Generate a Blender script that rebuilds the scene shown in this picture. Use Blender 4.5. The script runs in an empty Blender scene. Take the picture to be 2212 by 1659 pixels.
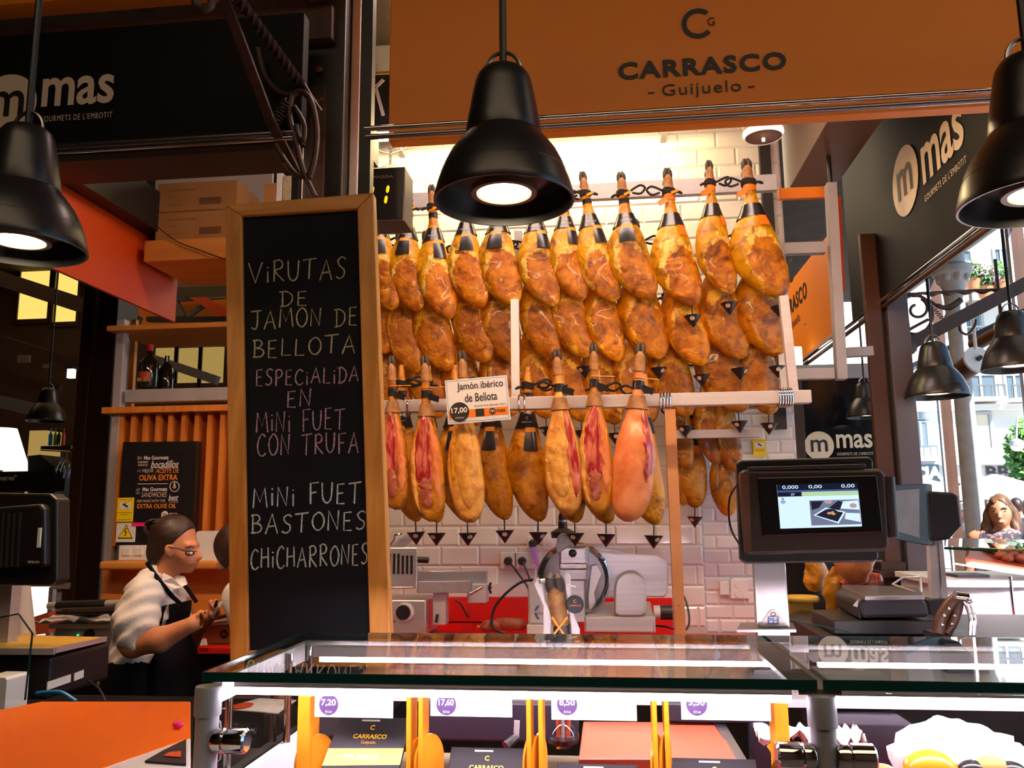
import bpy, math, random
import numpy as np
from mathutils import Vector, Matrix, noise
random.seed(7)
scene = bpy.context.scene
col = scene.collection
# ------------------------------------------------------------------ camera
F_PX = 1789.0; W_PX, H_PX = 2212.0, 1659.0
PSI, THETA, ROLL = math.radians(6.4), math.radians(8.9), math.radians(-0.5)
CAM = Vector((0, 0, 1.55))
RCAM = Matrix.Rotation(PSI, 3, 'Z') @ Matrix.Rotation(math.pi/2 + THETA, 3, 'X') @ Matrix.Rotation(ROLL, 3, 'Z')
cam_data = bpy.data.cameras.new('camera'); cam = bpy.data.objects.new('camera', cam_data); col.objects.link(cam)
cam_data.sensor_width = 36.0; cam_data.lens = 36.0*F_PX/W_PX; cam_data.clip_start = 0.02; cam_data.clip_end = 200
cam.matrix_world = Matrix.Translation(CAM) @ RCAM.to_4x4()
scene.camera = cam
# ------------------------------------------------------------------ world, sun, exposure
world = bpy.data.worlds.new('world'); scene.world = world; world.use_nodes = True
wn = world.node_tree.nodes; wl = world.node_tree.links; wn.clear()
wo = wn.new('ShaderNodeOutputWorld'); wb = wn.new('ShaderNodeBackground'); sky = wn.new('ShaderNodeTexSky')
sky.sky_type = 'HOSEK_WILKIE'; sky.turbidity = 3.0; sky.ground_albedo = 0.5
sky.sun_direction = Vector((0.35, -0.55, 0.75)).normalized()
wl.new(sky.outputs['Color'], wb.inputs['Color']); wb.inputs['Strength'].default_value = 6.5
wl.new(wb.outputs['Background'], wo.inputs['Surface'])
sun_d = bpy.data.lights.new('sun', 'SUN'); sun_d.energy = 17.0; sun_d.angle = 0.02; sun_d.color = (1.0, .96, .9)
sun = bpy.data.objects.new('sun', sun_d); col.objects.link(sun)
sun.rotation_euler = (-Vector((0.35, -0.55, 0.75))).to_track_quat('-Z', 'Y').to_euler()
vs = scene.view_settings
vs.view_transform = 'Standard'; vs.look = 'None'; vs.gamma = 1.0; vs.use_curve_mapping = False; vs.exposure = 0.18
scene.cycles.max_bounces = 8; scene.cycles.transparent_max_bounces = 24; scene.cycles.caustics_reflective = False; scene.cycles.caustics_refractive = False
scene.cycles.sample_clamp_indirect = 4.0

# added fill: unseen warm area lights high over the aisle and inside the hall
def area(name, loc, size, energy, color, rot=(0, 0, 0)):
    d = bpy.data.lights.new(name, 'AREA'); d.shape = 'RECTANGLE'; d.size, d.size_y = size; d.energy = energy; d.color = color
    o = bpy.data.objects.new(name, d); col.objects.link(o); o.location = loc; o.rotation_euler = rot; return o
area('hall_fill_aisle', (0.3, -.8, 4.4), (5, 2), 52, (1., .72, .46))
area('hall_fill_far', (-4.5, 6.5, 4.4), (5, 4), 30, (1., .62, .30))
area('hall_fill_centre', (0.2, 7.2, 4.4), (2.4, 2.4), 70, (1., .74, .48))  # added to brighten the orange side sign
area('hall_fill_right', (2.6, 3.4, 4.4), (1.6, 3), 12, (1., .78, .58))
# ------------------------------------------------------------------ pixel -> world helpers
def ray(px, py):
    return RCAM @ Vector(((px - W_PX/2)/F_PX, -(py - H_PX/2)/F_PX, -1.0))
def P(px, py, Y):
    d = ray(px, py); return CAM + d*(Y/d.y)
def PX(px, py, X):
    d = ray(px, py); return CAM + d*(X/d.x)
def PZ(px, py, Z):
    d = ray(px, py); return CAM + d*((Z - CAM.z)/d.z)
def RC(x0, y0, x1, y1, Y):
    ym, xm = (y0+y1)/2, (x0+x1)/2
    return P(x0, ym, Y).x, P(x1, ym, Y).x, P(xm, y1, Y).z, P(xm, y0, Y).z   # X0 X1 Z0 Z1
def S(px, Y): return px*Y/F_PX

# ------------------------------------------------------------------ materials
MATS = {}
def mat(name, c, rough=.5, metal=0., c2=None, scale=8., bump=0., emit=None, es=1., detail=4., stretch=(1, 1, 1), spec=.5, lo=.35, hi=.65, coat=0., sss=0., rvar=0., bscale=None, alpha=None):
    m = bpy.data.materials.new(name); m.use_nodes = True
    n, l = m.node_tree.nodes, m.node_tree.links
    b = n['Principled BSDF']
    b.inputs['Base Color'].default_value = (*c, 1); b.inputs['Roughness'].default_value = rough; b.inputs['Metallic'].default_value = metal
    b.inputs['Specular IOR Level'].default_value = spec
    if coat: b.inputs['Coat Weight'].default_value = coat
    if sss:
        b.inputs['Subsurface Weight'].default_value = sss; b.inputs['Subsurface Radius'].default_value = (.012, .005, .003)
    if emit:
        b.inputs['Emission Color'].default_value = (*emit, 1); b.inputs['Emission Strength'].default_value = es
    if c2 is not None or bump:
        tc = n.new('ShaderNodeTexCoord'); mp = n.new('ShaderNodeMapping'); mp.inputs['Scale'].default_value = stretch
        nz = n.new('ShaderNodeTexNoise'); nz.inputs['Scale'].default_value = scale; nz.inputs['Detail'].default_value = detail
        l.new(tc.outputs['Object'], mp.inputs['Vector']); l.new(mp.outputs['Vector'], nz.inputs['Vector'])
        if c2 is not None:
            r = n.new('ShaderNodeValToRGB'); r.color_ramp.elements[0].position = lo; r.color_ramp.elements[1].position = hi
            r.color_ramp.elements[0].color = (*c, 1); r.color_ramp.elements[1].color = (*c2, 1)
            l.new(nz.outputs['Fac'], r.inputs['Fac']); l.new(r.outputs['Color'], b.inputs['Base Color'])
        if rvar:
            mr = n.new('ShaderNodeMapRange'); mr.inputs['To Min'].default_value = max(.02, rough-rvar); mr.inputs['To Max'].default_value = rough+rvar
            l.new(nz.outputs['Fac'], mr.inputs['Value']); l.new(mr.outputs['Result'], b.inputs['Roughness'])
        if bump:
            bp = n.new('ShaderNodeBump'); bp.inputs['Strength'].default_value = bump; bp.inputs['Distance'].default_value = .01
            src = nz
            if bscale:
                src = n.new('ShaderNodeTexNoise'); src.inputs['Scale'].default_value = bscale; src.inputs['Detail'].default_value = 5
                l.new(mp.outputs['Vector'], src.inputs['Vector'])
            l.new(src.outputs['Fac'], bp.inputs['Height']); l.new(bp.outputs['Normal'], b.inputs['Normal'])
    MATS[name] = m
    return m
def glass_mat(name, tint=(1, 1, 1), rough=.0, ior=1.45, refl=1.0):
    m = bpy.data.materials.new(name); m.use_nodes = True
    n, l = m.node_tree.nodes, m.node_tree.links; n.clear()
    o = n.new('ShaderNodeOutputMaterial'); mx = n.new('ShaderNodeMixShader'); t = n.new('ShaderNodeBsdfTransparent'); g = n.new('ShaderNodeBsdfGlossy')
    fr = n.new('ShaderNodeFresnel'); fr.inputs['IOR'].default_value = ior
    ml = n.new('ShaderNodeMath'); ml.operation = 'MULTIPLY'; ml.inputs[1].default_value = refl
    t.inputs['Color'].default_value = (*tint, 1); g.inputs['Roughness'].default_value = rough; g.inputs['Color'].default_value = (1, 1, 1, 1)
    gm = n.new('ShaderNodeNewGeometry'); inv = n.new('ShaderNodeMath'); inv.operation = 'SUBTRACT'; inv.inputs[0].default_value = 1.0; m2 = n.new('ShaderNodeMath'); m2.operation = 'MULTIPLY'
    l.new(gm.outputs['Backfacing'], inv.inputs[1]); l.new(inv.outputs[0], m2.inputs[1])     # reflect on the outer face only
    l.new(fr.outputs['Fac'], ml.inputs[0]); l.new(ml.outputs[0], m2.inputs[0]); l.new(m2.outputs[0], mx.inputs['Fac']); l.new(t.outputs[0], mx.inputs[1]); l.new(g.outputs[0], mx.inputs[2]); l.new(mx.outputs[0], o.inputs['Surface'])
    MATS[name] = m; return m
def emat(name, c, s):
    m = bpy.data.materials.new(name); m.use_nodes = True
    n, l = m.node_tree.nodes, m.node_tree.links; n.clear()
    o = n.new('ShaderNodeOutputMaterial'); e = n.new('ShaderNodeEmission'); e.inputs['Color'].default_value = (*c, 1); e.inputs['Strength'].default_value = s
    l.new(e.outputs[0], o.inputs['Surface']); MATS[name] = m; return m
def M(n): return MATS[n]

# ------------------------------------------------------------------ mesh builder
class MB:
    def __init__(s): s.v = []; s.f = []; s.smooth = False; s.attr = {}
    def add(s, vs, fs):
        o = len(s.v); s.v += [Vector(v) for v in vs]; s.f += [tuple(i+o for i in f) for f in fs]; return s
    def box(s, p0, p1):
        (x0, y0, z0), (x1, y1, z1) = [min(a, b) for a, b in zip(p0, p1)], [max(a, b) for a, b in zip(p0, p1)]
        return s.add([(x0, y0, z0), (x1, y0, z0), (x1, y1, z0), (x0, y1, z0), (x0, y0, z1), (x1, y0, z1), (x1, y1, z1), (x0, y1, z1)],
                     [(0, 3, 2, 1), (4, 5, 6, 7), (0, 1, 5, 4), (1, 2, 6, 5), (2, 3, 7, 6), (3, 0, 4, 7)])
    def obox(s, c, ex, ey, ez):   # centre and half axes
        c, ex, ey, ez = Vector(c), Vector(ex), Vector(ey), Vector(ez)
        return s.add([c-ex-ey-ez, c+ex-ey-ez, c+ex+ey-ez, c-ex+ey-ez, c-ex-ey+ez, c+ex-ey+ez, c+ex+ey+ez, c-ex+ey+ez],
                     [(0, 3, 2, 1), (4, 5, 6, 7), (0, 1, 5, 4), (1, 2, 6, 5), (2, 3, 7, 6), (3, 0, 4, 7)])
    def bar(s, a, b, w, h, up=(0, 0, 1)):  # rectangular bar from a to b
        a, b = Vector(a), Vector(b); d = (b-a); L = d.length; d.normalize(); up = Vector(up)
        sx = d.cross(up)
        if sx.length < 1e-4: sx = d.cross(Vector((0, 1, 0)))
        sx.normalize(); u = sx.cross(d).normalized()
        return s.obox((a+b)/2, d*L/2, sx*w/2, u*h/2)
    def tube(s, pts, r, n=10, closed=False, flat=None):
        pts = [Vector(p) for p in pts]; N = len(pts)
        rs = r if isinstance(r, (list, tuple)) else [r]*N
        prev = None; o = len(s.v)
        for i, p in enumerate(pts):
            if closed: t = pts[(i+1) % N]-pts[i-1]
            else: t = pts[min(i+1, N-1)]-pts[max(i-1, 0)]
            if t.length < 1e-9: t = Vector((0, 0, 1))
            t.normalize()
            if prev is None:
                a = Vector((0, 0, 1)) if abs(t.z) < .9 else Vector((1, 0, 0))
                u = t.cross(a).normalized()
            else:
                u = (prev - t*prev.dot(t))
                if u.length < 1e-6: u = t.cross(Vector((0, 0, 1)))
                u.normalize()
            prev = u; w = t.cross(u)
            for k in range(n):
                an = 2*math.pi*k/n
                s.v.append(p+(u*math.cos(an)+w*math.sin(an))*rs[i])
        for i in range(N if closed else N-1):
            for k in range(n):
                a = o+i*n+k; b = o+i*n+(k+1) % n; j = (i+1) % N
                s.f.append((a, b, o+j*n+(k+1) % n, o+j*n+k))
        if not closed:
            s.f.append(tuple(o+k for k in range(n))[::-1]); s.f.append(tuple(o+(N-1)*n+k for k in range(n)))
        s.smooth = True
        return s
    def lathe(s, prof, c=(0, 0, 0), n=24, axis='Z', caps=True, mtx=None):
        o = len(s.v); c = Vector(c)
        for (r, z) in prof:
            for k in range(n):
                a = 2*math.pi*k/n; q = Vector((r*math.cos(a), r*math.sin(a), z))
                if axis == 'Y': q = Vector((q.x, q.z, -q.y))
                elif axis == 'X': q = Vector((q.z, q.y, -q.x))
                if mtx is not None: q = mtx @ q
                s.v.append(c+q)
        for i in range(len(prof)-1):
            for k in range(n):
                s.f.append((o+i*n+k, o+i*n+(k+1) % n, o+(i+1)*n+(k+1) % n, o+(i+1)*n+k))
        if caps:
            s.f.append(tuple(o+k for k in range(n))[::-1]); e = o+(len(prof)-1)*n; s.f.append(tuple(e+k for k in range(n)))
        s.smooth = True
        return s
    def prism(s, pts, d):       # planar polygon (3d points) extruded along d
        pts = [Vector(p) for p in pts]; d = Vector(d); n = len(pts); o = len(s.v)
        s.v += pts + [p+d for p in pts]
        s.f.append(tuple(o+i for i in range(n))); s.f.append(tuple(o+n+i for i in range(n))[::-1])
        for i in range(n):
            j = (i+1) % n; s.f.append((o+i, o+n+i, o+n+j, o+j))
        return s
    def rbox(s, c, u, v, w, hu, hv, hw, r, seg=4):   # rounded-corner rectangle in (u,v) extruded +-hw along w
        c, u, v, w = Vector(c), Vector(u), Vector(v), Vector(w); pts = []
        for (sx, sy, a0) in ((1, 1, 0), (-1, 1, 90), (-1, -1, 180), (1, -1, 270)):
            for i in range(seg+1):
                a = math.radians(a0+90*i/seg)
                pts.append(c+u*(sx*(hu-r)+r*math.cos(a))+v*(sy*(hv-r)+r*math.sin(a))-w*hw)
        return s.prism(pts, w*2*hw)
    def sphere(s, c, r, n=14, m=8, sc=(1, 1, 1)):
        prof = [(max(1e-4, r*math.sin(math.pi*i/m)), -r*math.cos(math.pi*i/m)) for i in range(m+1)]
        o = len(s.v); s.lathe(prof, (0, 0, 0), n, caps=False); c = Vector(c)
        for i in range(o, len(s.v)): q = s.v[i]; s.v[i] = Vector((q.x*sc[0], q.y*sc[1], q.z*sc[2]))+c
        return s
    def grid(s, fn, nu, nv):
        o = len(s.v)
        for j in range(nv+1):
            for i in range(nu+1): s.v.append(Vector(fn(i/nu, j/nv)))
        for j in range(nv):
            for i in range(nu):
                a = o+j*(nu+1)+i; s.f.append((a, a+1, a+nu+2, a+nu+1))
        s.smooth = True
        return s
    def xf(s, m):
        s.v = [m @ v for v in s.v]; return s

def tag(o, label=None, cat=None, group=None, kind=None):
    if label: o['label'] = label
    if cat: o['category'] = cat
    if group: o['group'] = group
    if kind: o['kind'] = kind
    return o
def mesh_of(mb, name, off=None):
    me = bpy.data.meshes.new(name)
    off = off or Vector((0, 0, 0))
    me.from_pydata([tuple(v-off) for v in mb.v], [], mb.f)
    me.update()
    if mb.smooth:
        me.polygons.foreach_set('use_smooth', [True]*len(me.polygons))
        try: me.set_sharp_from_angle(angle=math.radians(40))
        except Exception: pass
    for k, vals in mb.attr.items():
        a = me.attributes.new(k, 'FLOAT', 'POINT'); a.data.foreach_set('value', vals)
    return me
def fix_normals(me):
    import bmesh
    bm = bmesh.new(); bm.from_mesh(me); bmesh.ops.recalc_face_normals(bm, faces=bm.faces[:]); bm.to_mesh(me); bm.free()
def world_loc(o):
    p = Vector((0, 0, 0))
    while o is not None: p += o.location; o = o.parent
    return p
def thing(name, label, cat, loc, group=None):
    o = bpy.data.objects.new(name, None); o.empty_display_size = .05; col.objects.link(o); o.location = loc
    return tag(o, label, cat, group)
def part(name, mb, m, parent, label=None, bevel=0, kind=None, seg=2):
    """mesh in world coordinates, child of parent (parents here are only translated)"""
    me = mesh_of(mb, name, world_loc(parent)); fix_normals(me)
    o = bpy.data.objects.new(name, me); col.objects.link(o); o.parent = parent
    me.materials.append(M(m) if isinstance(m, str) else m)
    if label: o['label'] = label
    if kind: o['kind'] = kind
    if bevel: bev(o, bevel, seg)
    return o
def single(name, mb, m, label=None, cat=None, group=None, kind=None, bevel=0, seg=2):
    xs = [v.x for v in mb.v]; ys = [v.y for v in mb.v]; zs = [v.z for v in mb.v]
    c = Vector(((min(xs)+max(xs))/2, (min(ys)+max(ys))/2, min(zs)))
    me = mesh_of(mb, name, c); fix_normals(me)
    o = bpy.data.objects.new(name, me); col.objects.link(o); o.location = c
    me.materials.append(M(m) if isinstance(m, str) else m)
    if bevel: bev(o, bevel, seg)
    return tag(o, label, cat, group, kind)
def bev(o, w, seg=2):
    b = o.modifiers.new('bevel', 'BEVEL'); b.width = w; b.segments = seg; b.limit_method = 'ANGLE'; b.angle_limit = math.radians(40)
def struct(name, mb, m, bevel=0): return single(name, mb, m, kind='structure', bevel=bevel)

# ------------------------------------------------------------------ lettering
TXT_CACHE = {}
def text_geo(s, bold=0., shear=0., space=1.0):
    key = (s, bold, shear, space)
    if key in TXT_CACHE: return TXT_CACHE[key]
    cu = bpy.data.curves.new('t', 'FONT'); cu.body = s; cu.size = 1; cu.offset = bold; cu.shear = shear; cu.space_character = space; cu.resolution_u = 3; cu.extrude = 0.0
    ob = bpy.data.objects.new('t', cu); col.objects.link(ob)
    dg = bpy.context.evaluated_depsgraph_get()
    me = bpy.data.meshes.new_from_object(ob.evaluated_get(dg))
    vs = [tuple(v.co) for v in me.vertices]; fs = [tuple(p.vertices) for p in me.polygons]
    bpy.data.objects.remove(ob); bpy.data.curves.remove(cu); bpy.data.meshes.remove(me)
    xs = [v[0] for v in vs]; ys = [v[1] for v in vs]
    r = (vs, fs, min(xs), max(xs), min(ys), max(ys)); TXT_CACHE[key] = r
    return r
def text(mb, s, c, u, v, w=None, h=None, bold=0., shear=0., space=1.0):
    """flat lettering centred on c in the plane (u, v)"""
    vs, fs, x0, x1, y0, y1 = text_geo(s, bold, shear, space)
    c, u, v = Vector(c), Vector(u).normalized(), Vector(v).normalized()
    kx = (w/(x1-x0)) if w else None; ky = (h/(y1-y0)) if h else None
    if kx is None: kx = ky
    if ky is None: ky = kx
    return mb.add([c+u*((a-(x0+x1)/2)*kx)+v*((b-(y0+y1)/2)*ky) for a, b, _ in vs], fs)
EX, EZ = Vector((1, 0, 0)), Vector((0, 0, 1))
def disc(mb, c, u, v, r, n=32, r2=None, n0=0):
    c, u, v = Vector(c), Vector(u).normalized(), Vector(v).normalized(); r2 = r2 or r
    pts = [c+u*(r*math.cos(2*math.pi*k/n))+v*(r2*math.sin(2*math.pi*k/n)) for k in range(n)]
    return mb.add(pts, [tuple(range(n))])
def quad(mb, c, u, v, w, h):
    c, u, v = Vector(c), Vector(u).normalized()*w/2, Vector(v).normalized()*h/2
    return mb.add([c-u-v, c+u-v, c+u+v, c-u+v], [(0, 1, 2, 3)])
def mas_logo(parent, c, u, v, w, m_light, m_dark, nrm, sub=True):
    """round m badge, mas and the small line; w = whole width, c = centre"""
    u, v, nrm = Vector(u).normalized(), Vector(v).normalized(), Vector(nrm).normalized()
    c = Vector(c); R = w*.215
    part('badge', disc(MB(), c-u*(w/2-R)+nrm*.002, u, v, R), m_light, parent)
    part('badge_letter', text(MB(), 'm', c-u*(w/2-R)+nrm*.004, u, v, w=R*1.15, h=R*.85, bold=.01), m_dark, parent)
    k = MB(); text(k, 'mas', c+u*(w*.225)+v*(R*.28)+nrm*.003, u, v, w=w*.52, h=R*.98, bold=.02)
    part('lettering', k, m_light, parent)
    if sub: part('small_lettering', text(MB(), "GOURMETS DE L'EMBOTIT", c+u*(w*.225)-v*(R*.60)+nrm*.003, u, v, w=w*.52, h=R*.2, space=1.15), m_light, parent)
# ------------------------------------------------------------------ materials
mat('dark_paint', (.006, .0055, .006), .45, c2=(.012, .01, .01), scale=3)
mat('black_sign', (.003, .003, .0035), .6, spec=.2)
mat('black_satin', (.012, .012, .014), .32, spec=.6)
mat('black_plastic', (.010, .009, .010), .38, c2=(.014, .013, .014), scale=40)
mat('brown_black', (.02, .009, .006), .4)
mat('dark_wood', (.028, .011, .006), .5, c2=(.05, .018, .008), scale=6, stretch=(6, 6, .6))
mat('iron', (.05, .025, .02), .5, .35, c2=(.085, .04, .03), scale=30, bump=.25)
mat('orange_sign', (.92, .24, .010), .5, c2=(.96, .27, .012), scale=1.5)
mat('orange_red', (.62, .06, .003), .5)
mat('orange_top', (.95, .16, .004), .28, c2=(1., .19, .006), scale=2)
mat('sign_ink', (.012, .008, .008), .5)
mat('cream_ink', (.80, .66, .48), .5)
mat('white_ink', (.85, .83, .8), .5)
mat('orange_ink', (.9, .30, .02), .5)
mat('steel', (.80, .78, .78), .30, .65, c2=(.70, .68, .68), scale=2, stretch=(1, 1, 30), bump=.0)
mat('steel_dark', (.35, .33, .34), .3, 1.)
mat('chrome', (.8, .79, .8), .08, 1.)
mat('alu', (.55, .54, .55), .45, .35, c2=(.48, .47, .48), scale=20)
mat('grey_paint', (.42, .40, .42), .5, c2=(.36, .34, .36), scale=5)
mat('grey_dark', (.12, .11, .13), .5)
mat('pink_rail', (.62, .56, .58), .45, c2=(.55, .5, .52), scale=4, stretch=(1, 20, 20))
mat('tile', (.86, .84, .80), .12, c2=(.80, .78, .74), scale=3, spec=.5, coat=.3)
mat('tile_cool', (.88, .87, .87), .12, c2=(.82, .82, .83), scale=3, coat=.3)
mat('grout', (.62, .59, .55), .8)
mat('pine', (.74, .33, .06), .45, c2=(.56, .22, .035), scale=5, stretch=(9, 9, .7), bump=.05)
mat('pine_h', (.74, .32, .06), .45, c2=(.56, .22, .035), scale=5, stretch=(.8, 9, 9), bump=.05)
mat('ply', (.72, .30, .06), .45, c2=(.62, .24, .045), scale=3, stretch=(.8, 6, 6))
mat('slat_wood', (.80, .28, .045), .45, c2=(.66, .2, .03), scale=4, stretch=(8, 8, .6))
mat('board_black', (.006, .007, .010), .8, c2=(.012, .013, .018), scale=4, lo=.3, hi=.8, spec=.15)
mat('chalk_yellow', (.62, .55, .32), .9, c2=(.30, .27, .16), scale=260, lo=.4, hi=.62)
mat('chalk_pink', (.60, .36, .50), .9, c2=(.25, .15, .21), scale=260, lo=.4, hi=.62)
mat('chalk_white', (.70, .80, .80), .9, c2=(.38, .44, .45), scale=260, lo=.38, hi=.6)
mat('cardboard', (.42, .20, .06), .8, c2=(.36, .17, .05), scale=5)
mat('faded_ink', (.30, .14, .042), .8)
mat('card_ink', (.10, .045, .015), .8)
mat('red_panel', (.72, .012, .008), .35)
mat('red_top', (.70, .02, .012), .3)
mat('white_paint', (.8, .78, .78), .4)
mat('white_plastic', (.82, .80, .80), .35)
mat('paper', (.88, .86, .84), .7, c2=(.8, .78, .76), scale=30, bump=.3)
mat('yellow_sticker', (.95, .70, .01), .5)
mat('magenta', (.9, .02, .22), .5)
mat('blue_ink', (.08, .25, .62), .5)
mat('price_ink', (.10, .05, .16), .5)
mat('post_tan', (.74, .34, .13), .5, c2=(.66, .28, .10), scale=3)
mat('blue_cable', (.01, .22, .55), .4)
mat('purple_cable', (.35, .12, .55), .4)
mat('black_cable', (.01, .01, .012), .4)
mat('skin', (.70, .29, .14), .5, sss=.12, c2=(.63, .24, .11), scale=18)
mat('skin_tan', (.50, .22, .12), .5, sss=.1)
mat('lip', (.48, .13, .10), .45)
mat('hair', (.020, .008, .006), .45, c2=(.04, .015, .010), scale=30, stretch=(1, 1, 6), bump=.15, bscale=90)
mat('hair_brown', (.07, .03, .014), .5, c2=(.20, .09, .04), scale=9, stretch=(6, 6, 1.2), bump=.6)
mat('shirt', (.84, .80, .79), .75, c2=(.78, .74, .73), scale=9, bump=.8, bscale=11)
mat('apron', (.007, .006, .009), .95, spec=.1)
mat('trouser', (.006, .006, .008), .95, spec=.1)
mat('eye_white', (.8, .78, .75), .3)
mat('bottle_glass', (.012, .014, .008), .08, spec=.7)
mat('wine_label', (.45, .05, .02), .5)
mat('gold', (.75, .5, .12), .35, .6)
mat('rope', (.014, .012, .012), .8, bump=.5, scale=120)
mat('hoof', (.022, .016, .013), .5, c2=(.05, .035, .024), scale=20, bump=.3)
mat('hoof_tan', (.44, .21, .06), .55, c2=(.22, .09, .024), scale=26, bump=.5)
mat('black_label', (.016, .015, .017), .22, spec=.6)
mat('orange_label', (.95, .22, .012), .4)
mat('orange_tag', (.95, .33, .01), .4)
mat('cup_black', (.014, .012, .016), .3)
mat('asphalt', (.22, .21, .2), .9, c2=(.28, .27, .26), scale=2)
mat('floor_stone', (.12, .10, .09), .5, c2=(.16, .13, .11), scale=4)
mat('ceiling_dark', (.035, .02, .014), .8, c2=(.06, .035, .022), scale=4)
mat('hall_brown', (.05, .022, .012), .7, c2=(.075, .035, .02), scale=3)
mat('facade', (.82, .80, .76), .8, c2=(.76, .73, .68), scale=.8)
mat('facade_cream', (.80, .70, .52), .8)
mat('window_dark', (.10, .14, .17), .15, spec=.7)
mat('window_frame_w', (.6, .6, .58), .5)
mat('shutter', (.42, .45, .47), .6)
mat('iron_rail', (.10, .11, .12), .5)
mat('leaf', (.10, .26, .05), .6, c2=(.20, .42, .10), scale=14)
mat('flower', (.62, .32, .50), .6, c2=(.8, .62, .72), scale=30)
mat('terracotta', (.5, .2, .09), .7)
mat('parasol', (.85, .85, .82), .7)
mat('navy_sign', (.006, .010, .015), .7, spec=.1)
mat('dull_screen', (.26, .20, .19), .35, c2=(.20, .15, .15), scale=14)
mat('bbva', (.06, .05, .05), .6)
mat('dress', (.05, .05, .07), .7, c2=(.6, .22, .22), scale=34, lo=.5, hi=.6)
mat('cloth_white', (.8, .82, .84), .8)
mat('cloth_blue', (.18, .32, .5), .8)
mat('cloth_dark', (.06, .07, .09), .8)
mat('stone_col', (.46, .45, .46), .7, c2=(.36, .34, .34), scale=8)
mat('yellow_board', (.62, .36, .04), .4)
mat('amber', (.92, .36, .02), .25, sss=.2, c2=(.85, .30, .015), scale=4)
mat('pack_black', (.012, .009, .017), .45, spec=.35)
mat('pack_yellow', (.98, .55, .01), .3)
mat('pack_meat', (.65, .05, .05), .2, c2=(.85, .45, .42), scale=28, lo=.45, hi=.6, coat=.4)
mat('salami', (.32, .06, .03), .4, c2=(.48, .13, .06), scale=30, bump=.6, coat=.2)
mat('bread', (.78, .42, .12), .6, c2=(.60, .26, .06), scale=9)
mat('meat_red', (.34, .012, .018), .3, c2=(.74, .20, .12), scale=6, stretch=(9, 9, 1.6), bump=.25, coat=.4, lo=.46, hi=.6)
mat('fat_yellow', (.84, .42, .07), .4, c2=(.55, .17, .02), scale=24, bump=1.0, coat=.15, lo=.4, hi=.72)
mat('skin_pink', (.84, .28, .09), .36, c2=(.66, .15, .035), scale=14, bump=.5, coat=.12, lo=.4, hi=.7)
mat('deck_red', (.50, .02, .02), .25)
mat('cut_board', (.36, .06, .03), .4, c2=(.42, .085, .045), scale=3)
mat('case_white', (.82, .80, .82), .35)
mat('post_grey', (.40, .42, .46), .4, .2)
mat('glass_edge', (.005, .05, .045), .15)
mat('smoke_box', (.16, .10, .075), .4)
mat('clear_dark', (.02, .015, .018), .1)
mat('orange_cup', (.92, .30, .01), .35)
mat('screen_frame', (.006, .006, .007), .12, spec=.6)
mat('tv_back', (.03, .03, .034), .5)
mat('brown_column', (.060, .020, .007), .45, c2=(.085, .028, .010), scale=3)
mat('lilac_column', (.11, .10, .125), .5)
mat('green_dot', (.02, .6, .1), .4, emit=(.05, 1, .2), es=2)
glass_mat('glass', (.93, .97, .96), ior=1.5)
glass_mat('glass_top', (.90, .95, .94), ior=1.62, refl=1.5)
glass_mat('glass_clear', (.97, .98, .98), ior=1.45)
glass_mat('glass_window', (.96, .98, 1.), ior=1.3)
emat('bulb_warm', (1., .80, .50), 32.)
emat('bulb_small', (1., .80, .55), 8.)
emat('tube_warm', (1., .75, .36), 105.)
emat('led_pink', (1., .80, .93), 32.)
emat('led_rear', (1., .80, .92), 85.)
emat('meat_light', (1., .72, .45), 56.)
emat('stall_fill_glow', (1., .72, .60), 20.)
emat('meat_light_left', (1., .60, .34), 100.)
emat('lit_yellow', (1., .72, .16), .95)
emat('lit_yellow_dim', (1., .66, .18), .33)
emat('lit_white', (1., .93, .70), 2.2)
emat('blue_led', (.55, .65, 1.), 3.)
emat('digit_amber', (1., .48, .01), 1.6)
emat('screen_white', (.62, .80, 1.), 1.05)
emat('screen_dark', (.01, .012, .03), 1.)
emat('screen_bar', (.06, .10, .25), 1.)
emat('screen_green', (.55, .78, .45), .8)
emat('screen_photo', (.20, .22, .34), .8)
emat('screen_photo_dark', (.02, .02, .04), .8)
emat('screen_food', (.75, .40, .15), .8)
emat('screen_face', (.55, .38, .38), .8)
emat('screen_blue', (.25, .45, .85), .9)

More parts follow.
